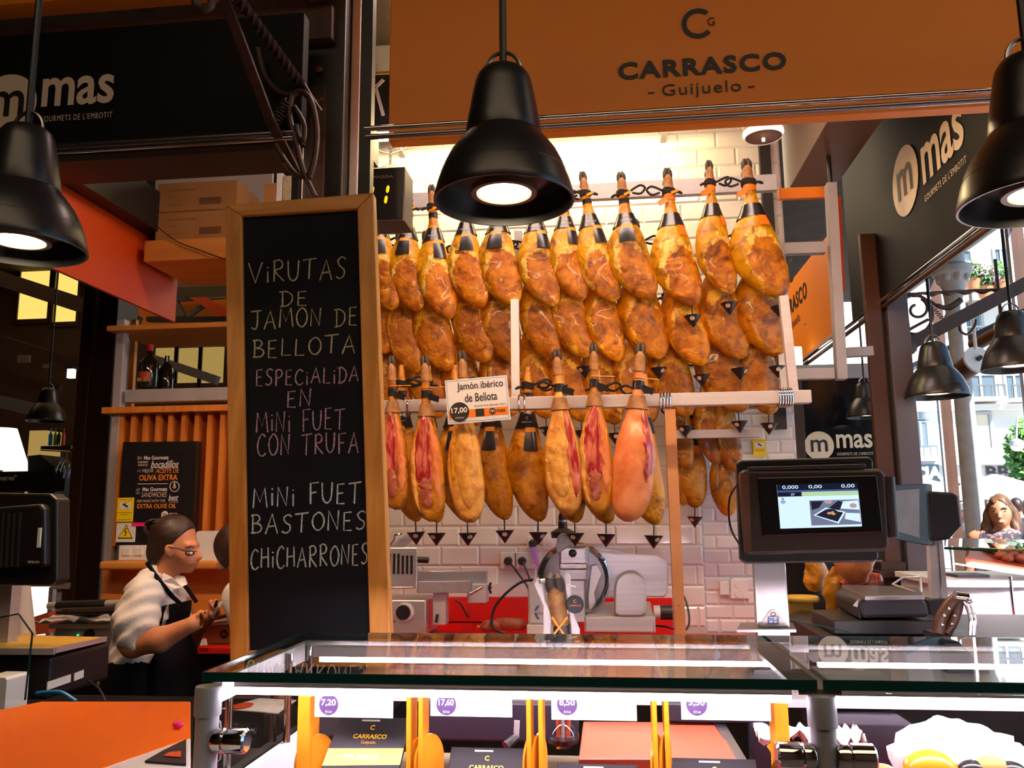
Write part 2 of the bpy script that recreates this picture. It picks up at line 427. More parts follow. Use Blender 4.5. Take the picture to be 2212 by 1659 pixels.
def ham_material(name, skin_a, skin_b, lean_a, lean_b, crumb):
    m = bpy.data.materials.new(name); m.use_nodes = True
    n, l = m.node_tree.nodes, m.node_tree.links; b = n['Principled BSDF']
    at = n.new('ShaderNodeAttribute'); at.attribute_name = 'zone'
    tc = n.new('ShaderNodeTexCoord'); oi = n.new('ShaderNodeObjectInfo')
    ad = n.new('ShaderNodeVectorMath'); ad.operation = 'ADD'
    sc = n.new('ShaderNodeVectorMath'); sc.operation = 'SCALE'; sc.inputs['Scale'].default_value = 13.0
    cb = n.new('ShaderNodeCombineXYZ')
    for k in ('X', 'Y', 'Z'): l.new(oi.outputs['Random'], cb.inputs[k])
    l.new(cb.outputs[0], sc.inputs[0]); l.new(tc.outputs['Object'], ad.inputs[0]); l.new(sc.outputs['Vector'], ad.inputs[1])
    def nz(s, d=5, dist=0.):
        q = n.new('ShaderNodeTexNoise'); q.inputs['Scale'].default_value = s; q.inputs['Detail'].default_value = d; q.inputs['Distortion'].default_value = dist
        l.new(ad.outputs[0], q.inputs['Vector']); return q
    def ramp(src, c0, c1, p0, p1):
        r = n.new('ShaderNodeValToRGB'); r.color_ramp.elements[0].position = p0; r.color_ramp.elements[1].position = p1
        r.color_ramp.elements[0].color = (*c0, 1); r.color_ramp.elements[1].color = (*c1, 1); l.new(src, r.inputs['Fac']); return r
    def mix(f, a, c):
        q = n.new('ShaderNodeMix'); q.data_type = 'RGBA'; l.new(f, q.inputs['Factor']); l.new(a, q.inputs['A']); l.new(c, q.inputs['B']); return q.outputs['Result']
    big, mid, fine = nz(7, 4, .4), nz(20, 7, .5), nz(75, 4)
    rs = ramp(big.outputs['Fac'], skin_a, skin_b, .38, .66)
    rl = ramp(mid.outputs['Fac'], lean_a, lean_b, .36, .64)
    # zone: 0 skin .. 1 lean, 2 = rim of fat crumbs
    z1 = n.new('ShaderNodeMath'); z1.operation = 'MULTIPLY_ADD'; l.new(mid.outputs['Fac'], z1.inputs[0]); z1.inputs[1].default_value = 1.1; l.new(at.outputs['Fac'], z1.inputs[2])
    mr = n.new('ShaderNodeMapRange'); mr.inputs['From Min'].default_value = .88; mr.inputs['From Max'].default_value = 1.25; l.new(z1.outputs[0], mr.inputs['Value'])
    c1 = mix(mr.outputs['Result'], rs.outputs['Color'], rl.outputs['Color'])
    a2 = n.new('ShaderNodeAttribute'); a2.attribute_name = 'crumb'
    z2 = n.new('ShaderNodeMath'); z2.operation = 'MULTIPLY_ADD'; l.new(fine.outputs['Fac'], z2.inputs[0]); z2.inputs[1].default_value = 1.0; l.new(a2.outputs['Fac'], z2.inputs[2])
    m2 = n.new('ShaderNodeMapRange'); m2.inputs['From Min'].default_value = .96; m2.inputs['From Max'].default_value = 1.12; l.new(z2.outputs[0], m2.inputs['Value'])
    rc = n.new('ShaderNodeRGB'); rc.outputs[0].default_value = (*crumb, 1)
    c2 = mix(m2.outputs['Result'], c1, rc.outputs[0])
    # dark cracks
    rk = ramp(nz(13, 8, 1.0).outputs['Fac'], (.30, .22, .15), (1, 1, 1), .30, .50)
    mu = n.new('ShaderNodeMix'); mu.data_type = 'RGBA'; mu.blend_type = 'MULTIPLY'; mu.inputs['Factor'].default_value = .95
    l.new(c2, mu.inputs['A']); l.new(rk.outputs['Color'], mu.inputs['B'])
    hv = n.new('ShaderNodeHueSaturation'); hv.inputs['Saturation'].default_value = 1.16; vr = n.new('ShaderNodeMapRange'); vr.inputs['To Min'].default_value = .82; vr.inputs['To Max'].default_value = 1.15
    l.new(oi.outputs['Random'], vr.inputs['Value']); l.new(vr.outputs['Result'], hv.inputs['Value']); l.new(mu.outputs['Result'], hv.inputs['Color'])
    l.new(hv.outputs['Color'], b.inputs['Base Color'])
    b.inputs['Roughness'].default_value = .42; b.inputs['Coat Weight'].default_value = .15
    bp = n.new('ShaderNodeBump'); bp.inputs['Strength'].default_value = .8; bp.inputs['Distance'].default_value = .014
    l.new(mid.outputs['Fac'], bp.inputs['Height'])
    b2 = n.new('ShaderNodeBump'); b2.inputs['Strength'].default_value = .35; b2.inputs['Distance'].default_value = .004
    l.new(fine.outputs['Fac'], b2.inputs['Height']); l.new(bp.outputs['Normal'], b2.inputs['Normal']); l.new(b2.outputs['Normal'], b.inputs['Normal'])
    MATS[name] = m
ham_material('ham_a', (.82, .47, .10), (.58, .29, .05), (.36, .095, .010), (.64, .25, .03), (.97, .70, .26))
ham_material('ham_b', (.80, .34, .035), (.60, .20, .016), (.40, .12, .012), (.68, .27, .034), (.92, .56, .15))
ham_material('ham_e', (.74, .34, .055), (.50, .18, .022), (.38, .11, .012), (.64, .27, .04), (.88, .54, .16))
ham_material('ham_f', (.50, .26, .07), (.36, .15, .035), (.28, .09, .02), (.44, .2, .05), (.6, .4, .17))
# ================================================================== THE SETTING
struct('floor', MB().box((-9, -3, -.1), (3.84, 12, 0)), 'floor_stone')
struct('ceiling', MB().box((-9, -3, 4.5), (3.84, 12, 4.65)), 'ceiling_dark')
struct('wall_left', MB().box((-9.1, -3, 0), (-9, 12, 4.5)), 'hall_brown')
struct('wall_behind', MB().box((-9, -3.1, 0), (3.84, -3, 4.5)), 'hall_brown')
struct('wall_far', MB().box((-9, 12, 0), (2.9, 12.1, 4.5)), 'hall_brown')
struct('wall_right', MB().box((3.84, -3, 0), (3.94, .2, 4.5)), 'hall_brown')
struct('trim_1', MB().box((3.74, .2, 4.38), (3.94, 12, 4.5)).box((3.70, .2, 4.2), (3.78, 12, 4.26)), 'dark_paint')

TILE_MESH = {}
def tile_mesh(w, h, m):
    key = (round(w, 4), round(h, 4), m)
    if key not in TILE_MESH:
        b = MB(); e = .010; d = .007
        a = [(-w/2, 0, -h/2), (w/2, 0, -h/2), (w/2, 0, h/2), (-w/2, 0, h/2)]
        t = [(-w/2+e, -d, -h/2+e), (w/2-e, -d, -h/2+e), (w/2-e, -d, h/2-e), (-w/2+e, -d, h/2-e)]
        b.add([(x, 0.002, z) for x, _, z in a]+a+t, [(4, 5, 9, 8), (5, 6, 10, 9), (6, 7, 11, 10), (7, 4, 8, 11), (8, 9, 10, 11), (0, 1, 5, 4), (1, 2, 6, 5), (2, 3, 7, 6), (3, 0, 4, 7)])
        me = mesh_of(b, 'tile'); me.materials.append(M(m)); fix_normals(me); TILE_MESH[key] = me
    return TILE_MESH[key]
def tile_wall(parent, X0, X1, Z0, Z1, Y, w, h, m, hidden=None, gap=.003):
    hid = MB(); k = 0; z = Z0; row = 0; wl_ = world_loc(parent)
    while z+h <= Z1+1e-4:
        x = X0-(w/2 if row % 2 else 0)
        while x < X1-.01:
            a, b = max(x, X0), min(x+w, X1)
            if b-a > .02:
                c = Vector(((a+b)/2, Y, z+h/2))
                if hidden and hidden(c):
                    hid.obox(c-Vector((0, .002, 0)), ((b-a-gap)/2, 0, 0), (0, .004, 0), (0, 0, (h-gap)/2))
                else:
                    o = bpy.data.objects.new('tile', tile_mesh(b-a-gap, h-gap, m)); col.objects.link(o); o.parent = parent
                    o.location = c-wl_; k += 1
            x += w
        z += h; row += 1
    if hid.v: part('tile_field', hid, m, parent, kind='stuff')
    return k
YW = 4.75
wb_ = struct('wall_back', MB().box((-1.5, YW, 0), (.52, YW+.12, 4.5)).box((.52, YW, 2.35), (1.06, YW+.12, 4.5)), 'grout')
tile_wall(wb_, -1.5, .52, .93, 2.36, YW, .22, .11, 'tile', hidden=lambda c: c.z > 1.58)
tile_wall(wb_, -1.5, 1.06, 2.36, 4.12, YW, .22, .11, 'tile', hidden=lambda c: c.x < -1.3 or c.z > 3.9)
wr_ = struct('wall_recess', MB().box((.52, YW+.03, 0), (1.06, YW+.12, 2.35)), 'grout')
tile_wall(wr_, .52, 1.06, .82, 2.32, YW+.03, .15, .075, 'tile_cool')
# dark steel upright let into the tiles
struct('trim_2', MB().box((P(1652, 380, YW).x-.03, YW-.05, 2.0), (P(1652, 380, YW).x+.03, YW-.005, 4.2)), 'dark_paint')
# beam from tiled wall towards the fascia
struct('trim_3', MB().box((1.10, 2.55, 3.40), (1.36, YW+.1, 4.3)), 'smoke_box', bevel=.004)
# stall partition to the left of the tiles
struct('wall_stall_left', MB().box((-1.56, 4.2, 0), (-1.5, 4.87, 4.5)), 'dark_paint')

# columns
def column_box(name, pts, m, label, cat='column'):
    return single(name, pts, m, label, cat, bevel=.006)
# centre column: I section and pale grey flank, thin black upright
c0 = thing('iron_column', 'tall dark iron column rising behind the chalkboard', 'column', (P(705, 400, 2.62).x, 2.62, 0))
xa, xb = P(655, 250, 2.56).x, P(742, 250, 2.56).x
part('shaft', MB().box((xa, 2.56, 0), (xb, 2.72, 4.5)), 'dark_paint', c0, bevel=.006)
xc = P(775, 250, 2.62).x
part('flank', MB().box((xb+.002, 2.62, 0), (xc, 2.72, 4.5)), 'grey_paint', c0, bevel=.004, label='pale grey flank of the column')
part('flange_plate', MB().box((P(672, 250, 2.55).x, 2.545, 2.35), (P(702, 250, 2.55).x, 2.562, 3.0)), 'iron', c0)
bl = MB()
for yy in (150, 215):
    q = P(690, yy, 2.545); bl.lathe([(.008, -.012), (.012, -.008), (.012, 0)], q, 10, axis='Y')
part('bolt', bl, 'iron', c0)
single('steel_upright', MB().box((P(785, 200, 2.5).x, 2.46, 0), (P(810, 200, 2.5).x, 2.50, 4.5)), 'dark_paint', 'narrow black upright between grey column and orange sign', 'post')
# far notice with pale lettering seen in the gap left of the orange sign
nt = thing('notice_board', 'grey notice with white strokes in the gap beside the orange sign', 'sign', P(826, 270, 4.4))
part('panel', MB().box((P(800, 230, 4.4).x, 4.4, P(820, 275, 4.4).z), (P(850, 230, 4.4).x, 4.42, P(820, 155, 4.4).z)), 'dark_paint', nt)
part('stroke', MB().bar(P(812, 190, 4.395), P(828, 250, 4.395), .004, .02), 'white_ink', nt)
part('stroke', MB().bar(P(812, 188, 4.395), P(828, 172, 4.395), .004, .02), 'white_ink', nt)
part('frame_bar', MB().bar(P(800, 160, 4.39), P(846, 157, 4.39), .012, .012), 'gold', nt)

# left dark pillar
pl = thing('dark_pillar', 'dark brown wooden pillar left of the slatted shelf unit', 'column', (P(195, 1000, 4.55).x, 4.55, 0))
part('shaft', MB().box((P(186, 1000, 4.5).x, 4.5, 0), (P(232, 1000, 4.5).x, 4.72, 4.5)), 'brown_black', pl, bevel=.006)
part('flank', MB().box((P(158, 1000, 4.6).x, 4.58, 0), (P(185, 1000, 4.6).x, 4.72, 4.5)), 'dark_wood', pl, bevel=.006)
part('pedestal', MB().box((P(125, 1290, 4.62).x, 4.6, 0), (P(156, 1290, 4.62).x, 4.75, P(140, 1265, 4.62).z)).box((P(118, 1290, 4.62).x, 4.57, P(140, 1272, 4.6).z), (P(160, 1290, 4.62).x, 4.78, P(140, 1258, 4.6).z)), 'grey_paint', pl, bevel=.004, label='pale grey pedestal')

# right column under the side fascia
YC = 4.7
rc = thing('market_column', 'brown and grey steel column beneath the black side sign', 'column', (P(1925, 1000, YC).x, YC, 0))
x0, x1, x2, x3 = [P(p, 1000, YC).x for p in (1895, 1931, 1941, 1988)]
part('brown_face', MB().box((x0, YC, 0), (x1, YC+.04, 3.1)), 'brown_column', rc, bevel=.005, label='brown painted face')
part('groove', MB().box((x1, YC+.03, 0), (x2, YC+.15, 3.1)), 'dark_paint', rc)
part('grey_face', MB().box((x2, YC-.02, 0), (x3, YC+.2, 3.1)), 'lilac_column', rc, bevel=.005, label='lilac grey face')
part('collar', MB().box((x2-.04, YC-.06, 1.13), (x3+.03, YC+.24, 1.17)).box((x2-.02, YC-.04, 1.17), (x3+.02, YC+.22, 1.2)), 'grey_dark', rc, bevel=.003)
part('collar', MB().box((x0-.05, YC-.05, 1.2), (x1+.02, YC+.2, 1.235)).box((x0-.03, YC-.03, 1.235), (x1+.01, YC+.18, 1.28)), 'dark_wood', rc, bevel=.003)

# glazed side of the hall
for i, (ya, yb) in enumerate(((.2, 4.0), (4.0, 6.0), (6.0, 7.95), (7.95, 9.9), (9.9, 12.0))):
    w = struct('window_%d' % (i+1), MB().box((3.86, ya+.04, .05), (3.868, yb-.04, 4.38)), 'glass_window')
    k = MB()
    k.box((3.80, yb-.055, 0), (3.92, yb+.0, 4.4)); part('mullion', k, 'brown_column', w)
    part('mullion_edge', MB().box((3.79, yb-.02, 0), (3.80, yb+.02, 4.4)).box((3.78, yb-.062, 0), (3.80, yb-.045, 4.4)), 'alu', w, label='bright metal edge of the mullion')
    part('transom', MB().box((3.82, ya, 3.30), (3.90, yb, 3.36)), 'dark_paint', w)
struct('window_6', MB().box((2.95, 12.0, .05), (3.8, 12.01, 4.4)), 'glass_window')

# ------------------------------------------------------------------ the street outside
struct('street_ground', MB().box((-12, 12.1, -.12), (30, 40, -.02)).box((3.95, -6, -.12), (30, 12.1, -.02)), 'asphalt')
YF = 24.0
fac = single('house_facade', MB().box((4, YF, 0), (20, YF+.4, 18)), 'facade', 'white house front across the street with balconies and windows', 'building')
def fwin(x0, y0, x1, y1, m='window_dark', panes=2, name='window'):
    X0, X1, Z0, Z1 = RC(x0, y0, x1, y1, YF)
    f = .07
    fr = MB().box((X0-f, YF-.06, Z0-f), (X0, YF+.02, Z1+f)).box((X1, YF-.06, Z0-f), (X1+f, YF+.02, Z1+f)).box((X0, YF-.06, Z1), (X1, YF+.02, Z1+f)).box((X0, YF-.06, Z0-f), (X1, YF+.02, Z0))
    for k in range(1, panes): xx = X0+(X1-X0)*k/panes; fr.box((xx-.03, YF-.05, Z0), (xx+.03, YF, Z1))
    w = part(name, fr, 'shutter', fac)
    for k in range(panes):
        a, b = X0+(X1-X0)*k/panes, X0+(X1-X0)*(k+1)/panes
        part('pane', MB().box((a+.03, YF-.02, Z0), (b-.03, YF-.01, Z1)), m, w)
for a in ((2062, 545, 2096, 590), (2150, 540, 2174, 592), (2076, 655, 2118, 735), (2088, 812, 2148, 862), (2174, 812, 2208, 864), (1936, 700, 1966, 745), (1962, 800, 1988, 850), (1972, 880, 1990, 905), (1976, 912, 2002, 968), (2200, 640, 2230, 720), (1940, 560, 1962, 600)):
    fwin(*a)
fwin(2108, 895, 2138, 968, 'facade_cream', 1, 'door')
def balcony(x0, x1, y0, y1):
    X0, X1, Z0, Z1 = RC(x0, y0, x1, y1, YF)
    s = part('balcony_slab', MB().box((X0, YF-.5, Z0-.1), (X1, YF, Z0)), 'facade', fac)
    r = MB().box((X0, YF-.5, Z1-.05), (X1, YF-.46, Z1))
    n = int((X1-X0)/.16)
    for k in range(n+1): x = X0+(X1-X0)*k/n; r.box((x-.012, YF-.49, Z0), (x+.012, YF-.47, Z1))
    part('balcony_railing', r, 'iron_rail', s)
for a in ((2082, 2154, 836, 862), (2168, 2216, 836, 864), (2070, 2124, 712, 737), (1934, 1970, 730, 750), (1968, 2010, 965, 990), (2138, 2182, 580, 596), (2056, 2100, 580, 594)): balcony(*a)
part('cornice', MB().box((4, YF-.25, P(2100, 880, YF).z-.1), (20, YF, P(2100, 880, YF).z+.06)), 'facade', fac)
part('cornice', MB().box((4, YF-.3, P(2150, 1000, YF).z-.06), (20, YF, P(2150, 1000, YF).z+.06)), 'shutter', fac)
part('shop_front', MB().box((P(2030, 1100, YF).x, YF-.08, 0), (20, YF-.01, P(2150, 1002, YF).z)), 'facade', fac)
bb = MB(); text(bb, 'BBVA', P(2186, 1020, YF-.12), EX, EZ, w=S(98, YF), h=S(26, YF), bold=.03); part('bank_lettering', bb, 'bbva', fac, label='grey bank lettering BBVA')
ps = thing('pharmacy_sign', 'dark shop sign ending in white letters CIA', 'sign', P(1990, 1040, YF-.4))
x0, x1, z0, z1 = RC(1880, 1004, 2030, 1042, YF-.4)
part('panel', MB().box((x0, YF-.4, z0), (x1, YF-.34, z1)), 'navy_sign', ps)
part('awning', MB().box((x0, YF-.9, z0-.35), (x1+.3, YF-.4, z0-.05)), 'navy_sign', ps)
part('lettering', text(MB(), 'FARMACIA', P(1946, 1022, YF-.42), EX, EZ, w=S(158, YF), h=S(26, YF), bold=.05), 'white_ink', ps)
def blob(mb, c, r, n, seed, leaf=.12):
    rr = random.Random(seed)
    for _ in range(n):
        d = Vector((rr.gauss(0, 1), rr.gauss(0, 1), rr.gauss(0, 1))); d.normalize(); q = Vector(c)+Vector((d.x*r[0], d.y*r[1], d.z*r[2]))*rr.uniform(.35, 1)
        u = Vector((rr.gauss(0, 1), rr.gauss(0, 1), rr.gauss(0, 1))).normalized(); w = u.orthogonal().normalized(); s = leaf*rr.uniform(.6, 1.2)
        mb.add([q-u*s, q+w*s*.5, q+u*s, q-w*s*.5], [(0, 1, 2, 3)])
    return mb
for i, (x, y, fl) in enumerate(((2100, 588, 1), (2126, 604, 1), (2160, 590, 0), (2200, 590, 1))):
    c = P(x, y, YF-.75)
    t = thing('balcony_plant', ['leafy balcony plant with pink flowers by the first window', 'lilac flowering plant in balcony box below the first', 'round green balcony plant beside the window mullion', 'pale flowering plant at the right edge balcony'][i], 'plant', c-Vector((0, 0, .5)), 'plants on the house balcony')
    part('pot', MB().lathe([(.16, -.5), (.22, -.2), (.24, -.2)], c, 12), 'terracotta', t)
    part('foliage', blob(MB(), c, (.36, .28, .34), 260, i, .1), 'leaf', t)
    if fl: part('blossom', blob(MB(), c+Vector((.1, -.1, .08)), (.34, .26, .28), 150, i+9, .07), 'flower', t)
c = P(2232, 980, 17)
t = thing('street_tree', 'green leafy street tree at the right edge by the bank', 'tree', (c.x, 17, 0))
part('crown', blob(MB(), c, (.50, .5, .72), 1300, 5, .11), 'leaf', t); part('trunk', MB().tube([(c.x, 17, 0), (c.x+.02, 17, c.z)], [.09, .05]), 'dark_wood', t)
sl = thing('street_lamp', 'pale globe street camera lamp hanging before the tree', 'lamp', P(2197, 972, 15))
q = P(2197, 965, 15); part('dome', MB().sphere(q, .1, sc=(1, 1, .8)), 'white_plastic', sl); part('hood', MB().lathe([(.11, .02), (.1, .1), (.03, .14)], q, 16), 'grey_paint', sl)
part('arm', MB().tube([q+Vector((0, 0, .13)), q+Vector((.05, 0, .5)), q+Vector((.6, 0, .6))], .02), 'grey_paint', sl)
# market parasols
for i, (x, y, Y, w) in enumerate(((2000, 1046, 18.5, 1.15), (2150, 1040, 14.6, 1.15), (2245, 1060, 19, 1.6))):
    c = P(x, y, Y); t = thing('street_parasol', ['white terrace parasol beneath the pharmacy sign', 'white terrace parasol beneath the bank lettering', 'white terrace parasol at the right picture edge'][i], 'parasol', (c.x, Y, 0), 'parasols on the street terrace')
    part('canopy', MB().lathe([(.03, .12), (w*.5, -.06), (w, -.36), (w, -.46)], c, 8, caps=False), 'parasol', t); part('pole', MB().tube([(c.x, Y, 0), c], .03), 'grey_paint', t)
# cast iron column of the market hall
cx = P(2088, 900, 7.2)
t = thing('cast_iron_column', 'grey cast iron column with ornate capital outside the glazing', 'column', (cx.x+.25, 7.4, 0))
cc = Vector((P(2095, 1000, 8.6).x, 8.6, 0)); zc = P(2060, 600, 8.6).z
part('shaft', MB().lathe([(.15, 0), (.15, .2), (.10, .24), (.085, zc-.2)], cc, 20), 'stone_col', t)
part('capital', MB().lathe([(.09, zc-.45), (.12, zc-.42), (.09, zc-.36), (.095, zc-.2), (.11, zc-.12), (.14, zc), (.19, zc+.04), (.19, zc+.10), (.12, zc+.14), (.13, zc+.24), (.07, zc+.3), (.065, 4.4)], cc, 20), 'stone_col', t)
k = MB()
for a in range(8):
    an = a*math.pi/4; k.sphere(cc+Vector((math.cos(an)*.125, math.sin(an)*.125, zc+.0)), .045, 8, 6, (1, 1, 1.3))
part('capital_leaf', k, 'stone_col', t)

# ------------------------------------------------------------------ hall to the left: lit wall panels, trusses, beams
YH = 9.0
hw = struct('wall_hall', MB().box((-9, YH, 0), (-2.2, YH+.1, 4.5)), 'hall_brown')
def lit(x0, y0, x1, y1, Y, name, m):
    X0, X1, Z0, Z1 = RC(x0, y0, x1, y1, Y)
    w = struct(name, MB().box((X0-.04, Y-.03, Z0-.06), (X0, Y, Z1+.06)).box((X1, Y-.03, Z0-.06), (X1+.04, Y, Z1+.06)).box((X0, Y-.03, Z0-.06), (X1, Y, Z0)).box((X0, Y-.03, Z1), (X1, Y, Z1+.06)), 'dark_wood')
    part('pane', MB().box((X0, Y-.012, Z0), (X1, Y-.006, Z1)), m, w); return w  # pane emits in place of uplighting on a wall panel
lit(44, 585, 108, 690, YH, 'window_7', 'lit_yellow'); lit(120, 588, 170, 696, YH, 'window_8', 'lit_yellow')
lit(336, 752, 378, 818, YH, 'window_9', 'lit_yellow_dim'); lit(386, 752, 430, 828, YH, 'window_10', 'lit_yellow_dim'); lit(438, 750, 486, 828, YH, 'window_11', 'lit_yellow_dim')
for i, (a, b, Y, w, h, m) in enumerate((((-5, 600), (300, 700), 7.0, .06, .14, 'dark_wood'), ((0, 735), (175, 790), 7.4, .06, .10, 'dark_wood'), ((0, 868), (100, 890), 7.4, .06, .12, 'grey_dark'), ((20, 820), (130, 842), 7.6, .06, .1, 'dark_wood'), ((320, 742), (500, 742), 8.5, .08, .06, 'grey_dark'), ((330, 775), (470, 822), 8.0, .08, .09, 'grey_dark'), ((320, 690), (500, 690), 8.6, .08, .05, 'dark_paint'))):
    single('roof_beam', MB().bar(P(*a, Y), P(*b, Y), w, h), m, ['long sloping beam crossing the yellow panels at far left', 'thin sloping beam below the yellow panels at far left', 'pale beam above the lit lampshade at far left', 'brown beam behind the hanging wine glasses', 'grey beam above the wine bottle', 'sloping grey beam behind the wine bottle', 'dark chord of the far roof truss'][i], 'beam')
tr = thing('roof_truss', 'dark roof truss seen between the shelves above the bottle', 'truss', P(400, 690, 8.7))
k = MB()
for a, b in (((315, 640), (400, 688)), ((380, 650), (400, 688)), ((400, 688), (440, 660)), ((358, 640), (358, 690)), ((315, 650), (500, 640))): k.bar(P(*a, 8.7), P(*b, 8.7), .05, .05)
part('lattice', k, 'grey_dark', tr)
part('brace', MB().bar(P(380, 615, 8.6), P(500, 685, 8.6), .06, .1), 'orange_red', tr, label='dull red diagonal brace')
single('hall_panel', MB().box((P(290, 660, 8.9).x, 8.85, P(400, 700, 8.9).z), (P(495, 660, 8.9).x, 8.88, P(400, 640, 8.9).z)), 'orange_sign', 'dull orange panel behind the far roof truss', 'panel')
single('air_duct', MB().box((P(318, 600, 7.8).x, 7.8, P(400, 620, 7.8).z), (P(500, 600, 7.8).x, 8.2, P(400, 588, 7.8).z)), 'smoke_box', 'grey air duct with joints under the orange shelf', 'duct')
k = thing('strip_light', 'small bluish strip light beyond the shelf', 'light', P(350, 627, 7.7))
part('diffuser', MB().bar(P(322, 628, 7.7), P(376, 626, 7.7), .02, .014), 'blue_led', k); part('housing', MB().bar(P(320, 624, 7.72), P(380, 622, 7.72), .03, .02), 'grey_dark', k); q = P(350, 622, 7.72); part('hanger', MB().tube([q, (q.x, q.y, 4.5)], .006, 6), 'grey_dark', k)
# ================================================================== FASCIA SIGNS
YS = 2.4
zb = P(1650, 257, YS).z; xl = P(841, 150, YS).x
sg = thing('shop_fascia', 'large orange fascia sign lettered CARRASCO above the ham stall', 'sign', (1.0, YS, zb))
part('board', MB().box((xl, YS, zb), (2.6, YS+.05, 3.6)), 'orange_sign', sg, bevel=.004)
ring = MB(); cc = P(1508, 50, YS-.003); R1, R2 = S(37, YS), S(26, YS)
a0, a1, n = math.radians(48), math.radians(318), 40
pts = [(a0+(a1-a0)*k/n) for k in range(n+1)]
o = [cc+EX*(R1*math.cos(a))+EZ*(R1*math.sin(a)) for a in pts]; i_ = [cc+EX*(R2*math.cos(a))+EZ*(R2*math.sin(a)) for a in pts]
ring.add(o+i_, [(k, k+1, n+2+k, n+1+k) for k in range(n)])
part('emblem', ring, 'sign_ink', sg)
part('emblem_letter', text(MB(), 'G', P(1536, 46, YS-.003), EX, EZ, h=S(20, YS), w=S(17, YS)), 'sign_ink', sg)
part('lettering', text(MB(), 'CARRASCO', P(1515, 142, YS-.003), EX, EZ, w=S(376, YS), h=S(43, YS), bold=.036, space=1.15), 'sign_ink', sg)
gj = text(MB(), 'Guijuelo', P(1515, 193, YS-.003), EX, EZ, w=S(176, YS), h=S(36, YS), space=1.1)
for (x, y) in ((1407, 200), (1623, 187)): part('dash', quad(MB(), P(x, y, YS-.003), EX, EZ, S(14, YS), S(3, YS)), 'sign_ink', sg)
part('small_lettering', gj, 'sign_ink', sg)
rz = P(1500, 240, YS-.09).z
rail = thing('chrome_rail', 'long chrome rail along the foot of the orange fascia', 'rail', (0.6, YS-.09, rz))
part('upper_tube', MB().tube([(xl-.05, YS-.09, rz+.008), (2.6, YS-.09, rz+.008)], .008), 'chrome', rail)
part('lower_tube', MB().tube([(xl-.05, YS-.075, rz-.012), (2.6, YS-.075, rz-.012)], .009), 'steel_dark', rail)

# left black fascia
zl0, zl1 = P(375, 322, YS).z, P(325, 52, YS).z; xr = P(652, 200, YS).x
lg = thing('shop_fascia', 'black fascia sign with pale mas logo at upper left', 'sign', (-1.4, YS, zl0))
part('board', MB().box((-3.4, YS, zl0), (xr, YS+.05, zl1)), 'black_sign', lg, bevel=.004)
mas_logo(lg, P(101, 219, YS-.002), EX, EZ, S(368, YS), 'cream_ink', 'sign_ink', (0, -1, 0))
lr = thing('chrome_rail', 'chrome rail below the left black fascia', 'rail', (-1.4, YS-.05, zl0))
part('upper_tube', MB().tube([(-3.4, YS-.05, zl0+.006), (xr, YS-.05, zl0+.006)], .011), 'steel_dark', lr)
part('lower_tube', MB().tube([(-3.4, YS-.06, zl0-.016), (xr, YS-.06, zl0-.016)], .008), 'chrome', lr)
k = MB().box((-3.4, YS+.12, zl1-.02), (xr+.05, YS+.3, zl1+.10)); single('roof_beam', k, 'dark_wood', 'reddish wooden beam above the left black fascia', 'beam')
k = MB().box((-3.4, YS+.02, zl1+.13), (xr+.05, YS+.10, zl1+.17)); single('roof_beam', k, 'orange_sign', 'thin reddish batten at the top left corner', 'beam')
single('roof_beam', MB().box((-3.4, YS+.45, zl0+.30), (xr, YS+.9, zl0+.45)), 'dark_paint', 'deep dark soffit beam under the left fascia', 'beam')
# orange banner and its beam on the left side of the stall
XB = -2.56
single('side_banner', MB().box((XB-.02, 2.9, 2.71), (XB, 4.62, 3.13)), 'orange_red', 'bright orange banner hanging inside the left stall', 'banner')
single('roof_beam', MB().box((XB-.08, 2.9, 3.13), (XB+.10, 4.62, 3.36)), 'dark_paint', 'dark beam carrying the orange banner', 'beam')

# right side fascia (runs into depth)
XS = 1.55
pz = PX(2125, 490, XS).z
rg = thing('shop_fascia', 'black side fascia with large pale mas logo at upper right', 'sign', (XS, 4.0, pz))
part('board', MB().box((XS, 2.62, pz+.03), (XS+.05, 5.25, 4.3)), 'black_sign', rg, bevel=.004)
pc = PX(1957, 390, XS); ya, yb_ = PX(1928, 390, XS).y, PX(2088, 300, XS).y
U, Vv, Nn = Vector((0, -1, 0)), EZ, Vector((-1, 0, 0))
R = (ya-PX(1987, 390, XS).y)/2
pc = Vector((XS-.004, (ya+PX(1987, 390, XS).y)/2, PX(1957, 390, XS).z))
part('badge', disc(MB(), pc, U, Vv, R, r2=R), 'cream_ink', rg)
part('badge_letter', text(MB(), 'm', pc+Nn*.003, U, Vv, w=R*1.15, h=R*.85, bold=.01), 'sign_ink', rg)
y0, y1 = PX(1992, 350, XS).y, PX(2084, 290, XS).y; zc = PX(2040, 310, XS).z
part('lettering', text(MB(), 'mas', (XS-.004, (y0+y1)/2, zc), U, Vv, w=abs(y1-y0), h=R*1.05, bold=.02), 'cream_ink', rg)
part('small_lettering', text(MB(), "GOURMETS DE L'EMBOTIT", (XS-.004, (y0+y1)/2, zc-R*.9), U, Vv, w=abs(y1-y0), h=R*.18, space=1.15), 'cream_ink', rg)
r2 = thing('chrome_rail', 'chrome rail sloping away below the black side fascia', 'rail', (XS, 4, pz))
part('upper_tube', MB().tube([(XS, 2.6, pz+.02), (XS, 7.3, pz+.02)], .012), 'chrome', r2)
part('lower_tube', MB().tube([(XS+.01, 2.6, pz-.012), (XS+.01, 7.3, pz-.012)], .014), 'brown_column', r2)
og = thing('side_sign', 'orange side sign lettered CARRASCO behind the grey hanging frame', 'sign', (XS, 6.3, pz))
part('board', MB().box((XS-.01, 5.55, pz+.05), (XS+.03, 7.3, pz+.72)), 'orange_sign', og)
